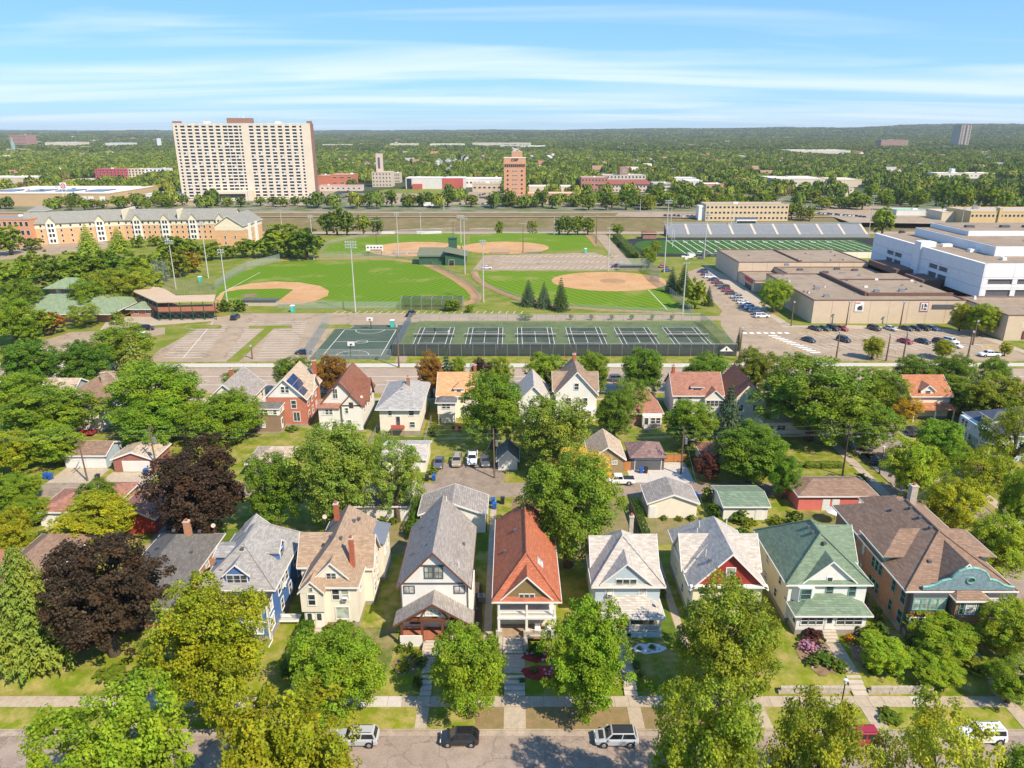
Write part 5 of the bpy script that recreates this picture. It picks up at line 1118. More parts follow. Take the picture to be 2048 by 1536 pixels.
# portable toilets
for lab, px in (('teal portable toilet beside the main infield fence', (586, 624)), ('teal portable toilet beside the basketball court', (785, 654)), ('teal portable toilet by the far right ball field', (1171, 506)), ('teal portable toilet near the left field fence', (401, 564))):
    X, Y = G(*px); t = thing('portable_toilet', lab, 'toilet', (X, Y, 0)); o = MB().box(-.65, .65, -.65, .65, 0, 2.25).build('cabin', TEALP); o.parent = t
    o = MB().box(-.45, .45, -.69, -.655, .1, 2.05).build('door', plain('teal_door', (.09, .50, .42), .4)); o.parent = t; o = MB().prism([(-.72, -.72, 2.25), (.72, -.72, 2.25), (.72, .72, 2.25), (-.72, .72, 2.25)], [(-.5, -.5, 2.5), (.5, -.5, 2.5), (.5, .5, 2.5), (-.5, .5, 2.5)]).build('roof', WHITE); o.parent = t
# grandstand
t = thing('grandstand', 'roofed wooden grandstand with green steel frame behind home plate', 'grandstand', (*G(380, 638), 0))
def P3(x, y, z): X, Y = G(x, y, z); return (X, Y, z)
top = [P3(*p, 6.4) for p in ((266, 583), (313, 604), (428, 602), (431, 589), (352, 591), (330, 578), (288, 566))]
MB().slab(top, .35).build('roof', TANROOF, t)
fl = [(p[0], p[1], 3.0) for p in top]; MB().slab(fl, .25).build('deck', REDDECK, t)
A, B, C0 = [Vector(p) for p in (top[0], top[1], top[2])]
m = MB()
for p, q in ((A, B), (B, C0)): m.prism([(p.x, p.y, 3.1), (q.x, q.y, 3.1), (q.x, q.y + .2, 3.1), (p.x, p.y + .2, 3.1)], [(p.x, p.y, 4.6), (q.x, q.y, 4.6), (q.x, q.y + .2, 4.6), (p.x, p.y + .2, 4.6)])
m.build('back_wall', plain('terracotta_wall', (.40, .15, .085), .8), t)
for p, q, n in ((A, B, 6), (B, C0, 5)):
    for i in range(n):
        a = p.lerp(q, i / n); b = p.lerp(q, (i + 1) / n)
        MB().tube((a.x, a.y, 0), (a.x, a.y, 6.3), .14).build('column', GREENS, t)
        MB().tube((a.x, a.y, .2), (b.x, b.y, 2.8), .09, n=5).tube((a.x, a.y, 2.8), (b.x, b.y, .2), .09, n=5).build('brace', GREENS, t)
        MB().tube((a.x, a.y, 2.9), (b.x, b.y, 2.9), .12, n=5).build('beam', GREENS, t)
MB().tube((C0.x, C0.y, 0), (C0.x, C0.y, 6.3), .14).build('column', GREENS, t)
for i in range(5):
    k = i * .75; m = MB()
    for p, q in ((A, B), (B, C0)): m.prism([(p.x + k, p.y + .6 + k * 1.1, 3 - .4 * i), (q.x, q.y + .6 + k * 1.1, 3 - .4 * i), (q.x, q.y + 1.1 + k * 1.1, 3 - .4 * i), (p.x + k, p.y + 1.1 + k * 1.1, 3 - .4 * i)], [(p.x + k, p.y + .6 + k * 1.1, 3.3 - .4 * i), (q.x, q.y + .6 + k * 1.1, 3.3 - .4 * i), (q.x, q.y + 1.1 + k * 1.1, 3.3 - .4 * i), (p.x + k, p.y + 1.1 + k * 1.1, 3.3 - .4 * i)])
    m.build('seat_row', REDDECK, t)
# field house, kiosk, snack building
h = House('field_house', 'brick park field house with broad sage green roof', 'building', -152, 238)
x0, y0 = G(30, 652); h.wall(-165, -134, 236, 256, 0, 3.2, BR_RED, .2); h.hip(-166, -133, 235, 257, 3.2, 7.4, GRROOF, 1.2, ((-158, 246), (-141, 246)))
h.wall(-168, -156, 262, 270, 0, 6.0, BR_RED, .2); h.hip(-168, -156, 262, 270, 6.2, 9.2, GRROOF, 1.6, None, None, 'tower_roof'); h.windows('S', 262, 4.8, (-165, -162, -159), 1.6, 1.4, 'x2'); h.windows('S', 236, 1.8, (-160, -154, -148, -142), 1.6, 1.4, 'x2')
h = House('ticket_kiosk', 'small brick kiosk with green hip roof beside the grandstand', 'kiosk', -126, 243)
h.wall(-130, -122, 243, 249, 0, 2.9, BR_RED, .2); h.hip(-130, -122, 243, 249, 3.0, 4.8, GRROOF, 1.0); h.windows('S', 243, 1.7, (-128, -124), 1.4, 1.0, 'x2')
h = House('snack_building', 'dark green snack building with low tower between the ball fields', 'building', -33, 345)
h.wall(-44, -32, 346, 356, 0, 4.4, DKGREEN, 0); h.add(MB().slab([(-45, 345.4, 4.2), (-31.6, 345.4, 4.2), (-31.6, 357, 6.6), (-45, 357, 6.6)], .3), 'roof', plain('green_metal_roof', (.16, .17, .10), .7))
h.wall(-31.5, -22, 344, 358, 0, 4.8, DKGREEN, 0); h.add(MB().slab([(-32, 343, 6.8), (-21, 343, 4.6), (-21, 359, 4.6), (-32, 359, 6.8)], .3), 'roof', plain('green_metal_roof', (.16, .17, .10), .7)); h.wall(-31, -27, 358.5, 362, 0, 10.5, DKGREEN, 0); h.add(MB().box(-31.3, -26.7, 358.2, 362.3, 10.5, 10.8), 'tower_roof', GREENS); h.door('S', -28.5, 344, 0, 2.4, 2.6, BLACKM)
# scoreboard, batting cage, dugouts, bins
t = thing('scoreboard', 'white scoreboard at the far edge of the main outfield', 'scoreboard', (*G(750, 512), 0)); X, Y = G(750, 512)
for x in (-3.4, 3.4): MB().tube((X + x, Y, 0), (X + x, Y, 5.5), .15).build('post', GREENS, t)
MB().box(X - 4.3, X + 4.3, Y - .15, Y + .15, 2.6, 5.6).build('board', WHITE, t)
for i in range(5): MB().box(X - 3.7 + i * 1.65, X - 2.9 + i * 1.65, Y - .2, Y - .16, 4.0, 4.7).build('digit_panel', BLACKM, t)
MB().box(X - 2.2, X + 3.6, Y - .2, Y - .16, 2.8, 3.3).build('digit_panel', GREYT, t)
t = thing('batting_cage', 'long netted batting cage on the south side of the main field', 'batting cage', (*G(802, 620), 0)); X0, Y0 = G(802, 620); X1 = G(925, 620)[0]
for i in range(7):
    x = X0 + (X1 - X0) * i / 6; MB().tube((x, Y0, 0), (x, Y0, 4), .09).tube((x, Y0, 4), (x, Y0 + 5, 4), .07).tube((x, Y0 + 5, 4), (x, Y0 + 5, 0), .09).build('frame', GALV, t)
for yy in (Y0, Y0 + 5): MB().poly([(X0, yy, 0), (X1, yy, 0), (X1, yy, 4), (X0, yy, 4)]).build('netting', veil('dark_net', (.05, .06, .06), .35), t)
MB().poly([(X0, Y0, 4), (X1, Y0, 4), (X1, Y0 + 5, 4), (X0, Y0 + 5, 4)]).build('netting', veil('dark_net', (.05, .06, .06), .35), t)
for lab, p, w in (('concrete block dugout beside the main infield', (520, 612), 6), ('white-fronted dugout behind the softball infield', (1262, 541), 5)):
    X, Y = G(*p); t = thing('dugout', lab, 'dugout', (X, Y, 0)); MB().box(X - w, X + w, Y, Y + 2.5, 0, 2.1).build('wall', STEPC, t); MB().box(X - w - .4, X + w + .4, Y - .6, Y + 2.9, 2.1, 2.3).build('roof', GREYT, t); MB().box(X - w, X + w, Y + 2.6, Y + 2.7, .5, 1.8).build('screen', BLACKM, t)
# small bleachers beside the far diamonds
for i, (px, w) in enumerate((((798, 508), 7), ((835, 508), 9), ((1000, 507), 10), ((1065, 506), 10))):
    X, Y = G(*px); t = thing('bleachers', '%s small aluminium bleacher from the left behind the far diamonds' % nth(i), 'bleacher', (X, Y, 0), 'small bleachers')
    for k in range(4): MB().box(X - w/2, X + w/2, Y + .7 * k, Y + .7 * k + .35, .4 * k + .3, .4 * k + .42).build('bench', GALV, t)
    for x in (-w/2 + .2, 0, w/2 - .2): MB().prism([(X + x, Y, 0), (X + x + .08, Y, 0), (X + x + .08, Y + 2.6, 0), (X + x, Y + 2.6, 0)], [(X + x, Y, .3), (X + x + .08, Y, .3), (X + x + .08, Y + 2.6, 1.6), (X + x, Y + 2.6, 1.6)]).build('frame', GALV, t)
# ================================================================ STADIUM
BX, BY, n = (93.0, 213.0), 440.5, 13
t = thing('stadium_stands', 'long aluminium grandstand with press box along the football field', 'grandstand', (150, BY, 0))
for s_ in range(9):
    xa = BX[0] + s_ * (BX[1] - BX[0]) / 9; xb = xa + (BX[1] - BX[0]) / 9 - 1.4
    m = MB()
    for k in range(n): m.box(xa, xb, BY + k * .95, BY + k * .95 + .5, .9 + k * .42 - .05, .9 + k * .42 + .25)
    o = m.build('seat_section', plain('aluminium_seats', (.50, .51, .53), .45, .1, .5, .3), t); o['kind'] = 'stuff'
    MB().slab([(xb, BY - .3, 1.0), (xb + 1.4, BY - .3, 1.0), (xb + 1.4, BY + n * .95, 1.0 + n * .42), (xb, BY + n * .95, 1.0 + n * .42)], .15).build('aisle', plain('tan_aisle', (.52, .45, .34), .7), t)
MB().prism([(BX[0], BY, 0), (BX[1], BY, 0), (BX[1], BY + n * .95, 0), (BX[0], BY + n * .95, 0)], [(BX[0], BY, .7), (BX[1], BY, .7), (BX[1], BY + n * .95, .7 + n * .42), (BX[0], BY + n * .95, .7 + n * .42)]).build('substructure', GREYT, t)
MB().box(BX[0], BX[1], BY - .5, BY - .3, .2, 1.9).build('front_rail', GALV, t); MB().box(BX[0], BX[1], BY + n * .95, BY + n * .95 + .1, 5.5, 7.4).build('rear_rail', WIRED, t)
MB().box(137, 149, 453, 457, 5.6, 9.6).build('press_box', WHITE, t); MB().box(137.3, 148.7, 452.85, 452.97, 6.9, 8.2).build('press_box_window', PANE, t); MB().box(136.7, 149.3, 452.6, 457.3, 9.6, 9.9).build('press_box_roof', GREYT, t)
for lab, gx in (('goal post at the left end of the football field', 88.0),):
    t = thing('goal_post', lab, 'goal post', (gx, 403, 0)); MB().tube((gx, 403, 0), (gx, 403, 3), .12).tube((gx, 400.2, 3), (gx, 405.8, 3), .1).build('crossbar', WHITE, t)
    for y in (400.2, 405.8): MB().tube((gx, y, 3), (gx, y, 9.5), .08).build('upright', WHITE, t)
t = thing('wall', 'low pale retaining wall between the school and football field', 'wall', (140, 366, 0)); t.name = 'stadium_wall'
for i in range(12): MB().box(118 + i * 6.0, 123.9 + i * 6.0, 365, 365.4, 0, 3.2).build('panel', STUC, t)
MB().box(118, 190, 364.9, 365.5, 3.2, 3.5).build('coping', GREYT, t)
h = House('gatehouse', 'small brick gatehouse at the left end of the stadium stands', 'building', 80, 436); h.wall(77, 85, 434, 440, 0, 3.4, BR_DK, 0); h.hip(77, 85, 434, 440, 3.4, 4.6, SH_MAR, .6)
t = thing('equipment_pile', 'jumble of white sports gear and small bleacher at the field corner', 'equipment', (*G(1395, 516), 0)); X, Y = G(1395, 516); rs = random.Random(4)
for i in range(16):
    x, y = X + rs.uniform(-9, 9), Y + rs.uniform(-5, 7); MB().box(x, x + rs.uniform(.8, 2.6), y, y + rs.uniform(.5, 1.5), 0, rs.uniform(.4, 1.8)).build('hurdle_rack', WHITE if i % 3 else GREYT, t)
# ================================================================ SCHOOL
TANW = plain('tan_precast', (0.58, 0.46, 0.33), 0.9, 0.07, 0.5); TANR = ground_mix('tan_gravel_roof', ((0.38, 0.29, 0.205), (0.42, 0.33, 0.235), (0.32, 0.245, 0.17)), (0.05, .3, 2.)); BRNP = plain('brown_parapet', (0.155, 0.085, 0.062), .8, .1)
WPANEL = plain('white_precast', (0.72, 0.71, 0.70), 0.8, 0.05, 0.5)
def roof_box(h, x0, x1, y0, y1, z, wm=TANW, cap=BRNP, z0=0.0, par=.5, joint=6.0, faces='SW', hh=None):
    "flat-roofed block of upright wall panels with recessed joints, a roof and a parapet cap"
    h.add(MB().box(x0, x1, y0, y1, z0, z - .1), 'core', GREYT)
    def run(a0, a1): 
        n = max(1, round((a1 - a0) / joint)); return [(a0 + (a1 - a0) * i / n, a0 + (a1 - a0) * (i + 1) / n) for i in range(n)]
    g = .04
    for f in 'SWEN':
        for a, b in (run(x0, x1) if f in 'SN' else run(y0, y1)) if f in faces else ([(x0, x1)] if f in 'SN' else [(y0, y1)]):
            L = b - a - 2 * g
            me = lmesh(('pan', round(L, 2), round(z - z0, 2), wm.name), lambda: (MB().box(-L/2, L/2, -.16, 0, z0, z), [wm]))
            c = (a + b) / 2; wx, wy = {'S': (c, y0), 'N': (c, y1), 'W': (x0, c), 'E': (x1, c)}[f]; inst('panel', me, h.root, Vector((wx, wy, 0)) - h.root.location, FACE[f])
    h.add(MB().box(x0, x1, y0, y1, z - .1, z + .02), 'roof', TANR)
    m = MB(); t = .3
    m.box(x0 - .2, x1 + .2, y0 - .2, y0 + t, z + .03, z + par); m.box(x0 - .2, x1 + .2, y1 - t, y1 + .2, z + .03, z + par); m.box(x0 - .2, x0 + t, y0 + t, y1 - t, z + .03, z + par); m.box(x1 - t, x1 + .2, y0 + t, y1 - t, z + .03, z + par)
    h.add(m, 'parapet', cap)
def unit(h, x, y, z, w=2.0, d=1.2, hh=.9, mt=None): h.add(MB().box(x - w/2, x + w/2, y - d/2, y + d/2, z, z + .25).box(x - w/2 + .15, x + w/2 - .15, y - d/2 + .12, y + d/2 - .12, z + .25, z + hh), 'roof_unit', mt or GREYT)
h = House('school', 'large tan school with flat brown-edged roofs and a tall white block', 'school', 125, 235)
roof_box(h, 94.8, 149, 305, 339, 8.0, par=.35); h.add(MB().box(120.5, 121.1, 305.5, 338.5, 8.03, 8.6), 'roof_divider', BRNP)
roof_box(h, 110, 150, 281, 304.9, 6.0, par=.35, faces='S'); roof_box(h, 95.4, 109.9, 284, 304.8, 4.2, par=.3)
h.add(MB().box(95.1, 95.38, 286, 296, 2.9, 4.4), 'entrance_sign', plain('red_sign', (.5, .03, .04), .5)); h.add(MB().box(95.15, 95.36, 287, 295, .1, 2.8), 'entrance_door', PANE)
roof_box(h, 98.6, 148.4, 234.2, 280.8, 7.6, par=.35)
h.add(MB().box(118.5, 119.4, 241.5, 280, 7.63, 8.9), 'roof_divider', BRNP); h.add(MB().box(119.5, 148, 241.2, 242, 7.63, 8.7), 'roof_divider', BRNP); h.add(MB().box(119.5, 148, 266, 266.8, 7.63, 8.6), 'roof_divider', BRNP)
h.add(MB().box(119.4, 147.9, 242.1, 279.9, 7.63, 8.2), 'upper_roof', TANR); h.add(MB().box(148.6, 156, 281, 304, 6.1, 9.4), 'link_block', BRNP); h.add(MB().box(148.7, 156, 262, 275, 7.4, 9.0), 'link_block', BRNP); h.add(MB().box(148.6, 155.9, 262, 304, 5.0, 7.4), 'link_block', BRNP)
roof_box(h, 148.8, 200, 213.5, 239.6, 7.6, par=.3); h.window('S', 156.5, 213.4, 4.9, 5.5, 1.3, 'x4'); h.window('S', 166, 213.4, 4.9, 5.5, 1.3, 'x4')
h.add(MB().box(154.2, 159, 213.1, 213.3, .6, 3.0), 'mural', plain('red_mural', (.30, .05, .05), .7, .5, 2)); h.window('W', 219.5, 148.7, 4.6, 1.8, 1.2, 'x2'); h.window('W', 235.5, 148.7, 4.6, 1.8, 1.2, 'x2')
h.add(MB().box(137.5, 144.6, 233.9, 234.02, 4.9, 6.4), 'louvre', GREYT)
for x, y in ((105, 240), (106.5, 252), (124, 245), (133, 246), (113, 300)): unit(h, x, y, 8.25 if x > 119 else 7.63, mt=METALG)
for x, y in ((118, 298), (126, 292), (134, 300), (131, 288), (140, 297)): unit(h, x, y, 6.03, 2.4, 1.4, .8)
for x, y in ((160, 222), (152.4, 236.5)): unit(h, x, y, 7.63, .9, .9, 1.1, WHITE)
# two posters on the front wall: abstract prints in red, black and white
for nm, x, cols in (('poster', 112.2, 0), ('poster', 133.5, 1)):
    o = h.add(MB().box(x, x + 2.8, 233.86, 233.94, 4.1, 7.3), nm, WHITE)
    m = MB()
    if cols == 0:
        m.box(x + .15, x + 1.6, 233.83, 233.855, 6.75, 7.1, 0); m.box(x + .9, x + 2.5, 233.83, 233.855, 4.5, 5.6, 1); m.prism([(x + .7, 233.855, 5.0), (x + 2.2, 233.855, 5.6), (x + 2.5, 233.855, 6.2), (x + 1.2, 233.855, 5.9)][::-1], [(x + .7, 233.83, 5.0), (x + 2.2, 233.83, 5.6), (x + 2.5, 233.83, 6.2), (x + 1.2, 233.83, 5.9)][::-1], 1)
    else:
        for a in ((.08, 2.72, 4.15, 4.35), (.08, 2.72, 7.05, 7.25), (.08, .25, 4.35, 7.05), (2.55, 2.72, 4.35, 7.05)): m.box(x + a[0], x + a[1], 233.83, 233.855, a[2], a[3], 0)
        for a in ((.55, .95, 4.6, 6.6), (1.2, 2.2, 4.6, 5.2), (1.3, 1.9, 5.5, 6.7), (2.0, 2.3, 5.6, 6.2)): m.box(x + a[0], x + a[1], 233.83, 233.855, a[2], a[3], 1)
    h.add(m, 'print', [plain('poster_red', (.45, .04, .05), .6), plain('poster_ink', (.06, .06, .08), .6)], o)
# the white block
WX0, WX1, WY0, WY1, WZ = 156.0, 225.0, 240.2, 318.0, 18.3
h.add(MB().box(WX0 + .4, WX1, WY0 + .4, WY1, 7.0, WZ - .1), 'block_core', GREYT)
def wpan(f, a, b, z0, z1):
    L = b - a - .08; c = (a + b) / 2; hh = z1 - z0 - .08
    me = lmesh(('wpan', round(L, 2), round(hh, 2)), lambda: (MB().box(-L/2, L/2, -.3, .9, 0, hh), [WPANEL])); wx, wy = (c, WY0 + .3) if f == 'S' else (WX0 + .3, c); inst('panel', me, h.root, Vector((wx, wy, z0 + .04)) - h.root.location, FACE[f])
tiers = [(7.2, 10.6), (10.6, 14.2), (14.2, WZ + .3)]
for i in range(12):                                   # left side, stepping back along the block
    a = WY0 + i * 6.48; b = a + 6.48
    for k, (z0, z1) in enumerate(tiers):
        if k == 1 and i in (3, 4, 8, 9): wpan('W', a, b, z0, z0 + 1.3); wpan('W', a, b, z1 - .7, z1); wpan('W', a, a + 1.0, z0 + 1.3, z1 - .7); continue
        if k == 0 and i in (3, 4, 8, 9): wpan('W', a, a + 1.0, z0, z1); continue
        wpan('W', a, b, z0, z1)
for i in range(7):
    a = WX0 + .35 + i * 9.8; b = a + 9.8
    for k, (z0, z1) in enumerate(tiers):
        if k < 2: wpan('S', a, b, z0, z0 + (.6 if k == 0 else 1.2)); wpan('S', a, b, z1 - .7, z1); wpan('S', a, a + 1.7, z0 + (.6 if k == 0 else 1.2), z1 - .7)
        else: wpan('S', a, b, z0, z1)
    for z0, z1 in ((7.8, 9.9), (11.8, 13.5)): h.add(MB().box(a + 1.7, b, WY0 + .75, WY0 + .8, z0, z1), 'ribbon_window', PANE)
for i in (3, 4, 8, 9):
    a = WY0 + i * 6.48
    for z0, z1 in ((7.2, 10.6), (11.9, 13.5)): h.add(MB().box(WX0 + .75, WX0 + .8, a + 1.0, a + 6.48, z0, z1), 'ribbon_window', PANE)
h.add(MB().box(WX0 + .6, WX1, WY0 + .6, WY1, WZ - .1, WZ), 'block_roof', TANR)
h.add(MB().box(155.2, 161.0, 279, 283.5, 7.2, 20.2), 'stair_tower', WPANEL)
h.add(MB().box(170, 225, 258, 312, WZ, 21.6), 'penthouse', WPANEL); h.add(MB().box(170.6, 225, 258.6, 311.4, 21.6, 21.75), 'penthouse_roof', TANR); h.add(MB().box(176, 225, 285, 312, 21.75, 23.6), 'upper_penthouse', WPANEL); h.add(MB().box(176.6, 225, 285.6, 311.4, 23.6, 23.75), 'penthouse_roof', TANR)
for x, y, w in ((166, 281, 4), (169, 268, 4.5), (168, 250, 1.6), (190, 270, 4)): unit(h, x, y, WZ if x < 170 else 21.75, w, 2.2, 1.0, WHITE)
for x in (182, 196, 205): unit(h, x, 295, 23.75, 3.5, 2, .9)
rs = random.Random(8)
for i in range(26): unit(h, rs.uniform(100, 117), rs.uniform(236, 279), 7.63, .5, .5, .6, (METALG, WHITE, GREYT)[i % 3]) if i < 9 else unit(h, rs.uniform(121, 147), rs.uniform(244, 278), 8.21, rs.uniform(.4, 1.4), .6, .6, (METALG, WHITE, GREYT)[i % 3]) if i < 18 else unit(h, rs.uniform(97, 147), rs.uniform(307, 337), 8.03, .6, .6, .5, GREYT)
# ================================================================ TREES AND PLANTS
import numpy as np
LEAF = leaf_mat('broad_leaves'); NEEDLE = leaf_mat('needles', 0.12, 0.3); FARLEAF = leaf_mat('far_leaves', 0.25, 0.45)
BARK = plain('bark', (0.13, 0.095, 0.065), 0.95, 0.3, 3)
def leaf_mesh(name, centres, normals, sizes, tints, mt, aspect=0.75):
    n = len(centres); rs = np.random.RandomState(n)
    nr = normals / (np.linalg.norm(normals, axis=1, keepdims=True) + 1e-9)
    a = np.cross(nr, rs.normal(size=(n, 3))); a /= np.linalg.norm(a, axis=1, keepdims=True) + 1e-9
    b = np.cross(nr, a); s = sizes[:, None]
    v = np.empty((n, 4, 3)); v[:, 0] = centres + a * s; v[:, 1] = centres + b * s * aspect + nr * s * .18; v[:, 2] = centres - a * s; v[:, 3] = centres - b * s * aspect + nr * s * .18
    me = bpy.data.meshes.new(name)
    me.vertices.add(n * 4); me.loops.add(n * 4); me.polygons.add(n)
    me.vertices.foreach_set('co', v.reshape(-1)); me.loops.foreach_set('vertex_index', np.arange(n * 4, dtype=np.int32))
    me.polygons.foreach_set('loop_start', np.arange(0, n * 4, 4, dtype=np.int32)); me.polygons.foreach_set('loop_total', np.full(n, 4, dtype=np.int32))
    me.update(); at = me.attributes.new('tint', 'FLOAT', 'FACE'); at.data.foreach_set('value', tints.astype(np.float32))
    me.materials.append(mt); me.validate(); return me
def crown_round(name, seed, lobes=16, clumps=620, per=64, leaf=.0215, spread=.62, lobe_r=(.26, .46), flat_=.7, top=1.0):
    "uneven dome of leaf clumps in a unit ball"
    rs = np.random.RandomState(seed); L = []
    for i in range(lobes):
        z = -0.80 + 1.62 * (i + .5) / lobes; ph = i * 2.39996 + rs.uniform(-.4, .4); rr = spread * math.sqrt(max(0.05, 1 - (z * .92) ** 2)) * (1 if z > -.3 else .8) * rs.uniform(.75, 1.1)
        L.append((rr * math.cos(ph), rr * math.sin(ph), z * .70 * top, rs.uniform(*lobe_r)))
    L += [(0, 0, .40 * top, .5), (0, 0, -.1, .6)]; C, NN, S, T = [], [], [], []
    for k in range(clumps):
        lx, ly, lz, lr = L[rs.randint(len(L))]
        d = rs.normal(size=3); d[2] += .35; d /= np.linalg.norm(d)
        c = np.array((lx, ly, lz)) + d * lr * rs.uniform(.72, 1.04); cr = rs.uniform(.07, .14); ct = rs.uniform(.15, .85)
        p = rs.normal(size=(per, 3)); p /= np.linalg.norm(p, axis=1, keepdims=True); p *= rs.uniform(.35, 1.0, (per, 1)) ** .6
        p[:, 2] = p[:, 2] * flat_ - .18 * (p[:, 0] ** 2 + p[:, 1] ** 2)
        C.append(c + p * cr); NN.append(d * .7 + np.array((0, 0, .75)) + rs.normal(size=(per, 3)) * .55)
        S.append(rs.uniform(.7, 1.25, per) * leaf); T.append(np.clip(ct + rs.normal(size=per) * .22, 0, 1))
    C = np.concatenate(C); C[:, 2] = np.maximum(C[:, 2], -1)
    return leaf_mesh(name, C, np.concatenate(NN), np.concatenate(S), np.concatenate(T), LEAF)
def crown_spruce(name, seed, tiers=15, leaf=.05, droop=.35, cone=1.0):
    "whorls of boughs on a cone, unit radius, z 0..1"
    rs = np.random.RandomState(seed); C, NN, S, T = [], [], [], []
    for t_ in range(tiers):
        z = .04 + .93 * (t_ / (tiers - 1)) ** .95; rad = cone * (1 - z) ** .85 + .04; nb = int(6 + 11 * (1 - z))
        for k in range(nb):
            ph = 2 * math.pi * (k + rs.uniform(-.3, .3)) / nb + t_; L = rad * rs.uniform(.78, 1.1); n = int(14 + 62 * L)
            u = rs.uniform(.12, 1, n); w = rs.normal(size=n) * .10 * (1.15 - u) * (0.4 + L)
            x = u * L; C.append(np.stack([x * math.cos(ph) - w * math.sin(ph), x * math.sin(ph) + w * math.cos(ph), z + .03 - droop * .22 * u * L + rs.normal(size=n) * .006], 1))
            NN.append(np.array((.35 * math.cos(ph), .35 * math.sin(ph), .9)) + rs.normal(size=(n, 3)) * .35); S.append(rs.uniform(.6, 1.2, n) * leaf * (.6 + .5 * (1 - z))); T.append(np.clip(.2 + .6 * u + rs.normal(size=n) * .15, 0, 1))
    return leaf_mesh(name, np.concatenate(C), np.concatenate(NN), np.concatenate(S), np.concatenate(T), NEEDLE, .35)
def crown_box(name, seed, n=2600, leaf=.09):
    rs = np.random.RandomState(seed); p = rs.uniform(-1, 1, (n, 3)); ax = rs.randint(0, 3, n); sg = rs.choice([-1, 1, 1], n)
    for i in range(n): p[i, ax[i]] = (sg[i] if ax[i] == 2 else rs.choice([-1, 1])) * rs.uniform(.82, 1.08)
    nn = p + rs.normal(size=(n, 3)) * .6 + np.array((0, 0, .5))
    return leaf_mesh(name, p, nn, rs.uniform(.6, 1.3, n) * leaf, np.clip(rs.normal(.5, .25, n), 0, 1), LEAF)
def trunk_mesh(name, seed, limbs=7, fork=.3, r=.075, top=.82, reach=.55):
    rs = random.Random(seed); m = MB()
    pts = [Vector((0, 0, 0)), Vector((rs.uniform(-.02, .02), rs.uniform(-.02, .02), fork)), Vector((rs.uniform(-.06, .06), rs.uniform(-.06, .06), (fork + top) / 2)), Vector((rs.uniform(-.08, .08), rs.uniform(-.08, .08), top))]
    rad = [r * 1.35, r, r * .6, r * .12]
    for a, b, p, q in zip(pts, pts[1:], rad, rad[1:]): m.tube(a, b, p, q, 8)
    for i in range(limbs):
        t = i / limbs; s = pts[1].lerp(pts[2], t * .9) if t < .8 else pts[2]; ph = i * 2.4 + rs.uniform(-.3, .3); L = reach * rs.uniform(.7, 1.1)
        mid = s + Vector((math.cos(ph) * L * .5, math.sin(ph) * L * .5, .12)); end = s + Vector((math.cos(ph) * L, math.sin(ph) * L, .22 + .1 * rs.random()))
        m.tube(s, mid, r * .55, r * .32, 6); m.tube(mid, end, r * .32, r * .08, 5)
        for q in range(2):
            e2 = mid + Vector((math.cos(ph + (q - .5) * 1.5) * L * .45, math.sin(ph + (q - .5) * 1.5) * L * .45, .12)); m.tube(mid, e2, r * .25, r * .06, 5)
    o = m.build(name, BARK, smooth_=True); me = o.data; bpy.data.objects.remove(o); return me
CR = {'m': [crown_round('maple_crown_%d' % i, 11 + i) for i in range(4)],
      'e': [crown_round('elm_crown_%d' % i, 31 + i, 19, 640, 62, .0195, .64, (.24, .42), .7) for i in range(3)],
      'a': [crown_round('airy_crown_%d' % i, 51 + i, 15, 330, 58, .0195, .68, (.2, .36), .6) for i in range(2)],
      'f': [crown_round('park_crown_%d' % i, 71 + i, 11, 170, 36, .056, .56, (.34, .48), .75) for i in range(4)],
      's': [crown_spruce('spruce_crown_%d' % i, 91 + i) for i in range(2)],
      'c': [crown_spruce('cedar_crown', 95, 40, .04, .1, 1.0)],
      'b': [crown_round('shrub_crown_%d' % i, 101 + i, 8, 110, 42, .07, .5, (.4, .55), .7) for i in range(3)]}
HEDGE = crown_box('hedge_leaves', 5)
TK = {'d': [trunk_mesh('tree_trunk_%d' % i, i) for i in range(3)], 's': [trunk_mesh('conifer_trunk', 9, 0, .4, .05, .95)]}
GREEN = {'bright': (.135, .185, .016), 'mid': (.112, .16, .014), 'dark': (.075, .118, .014), 'yellow': (.185, .205, .014), 'olive': (.135, .16, .018), 'gold': (.26, .19, .02), 'purple': (.043, .027, .022), 'rust': (.17, .088, .02),
         'spruce': (.040, .064, .044), 'pine': (.028, .048, .02), 'lime': (.165, .22, .018), 'cedar': (.085, .112, .02), 'straw': (.30, .24, .06), 'sage': (.115, .155, .03)}
_tc = [0]
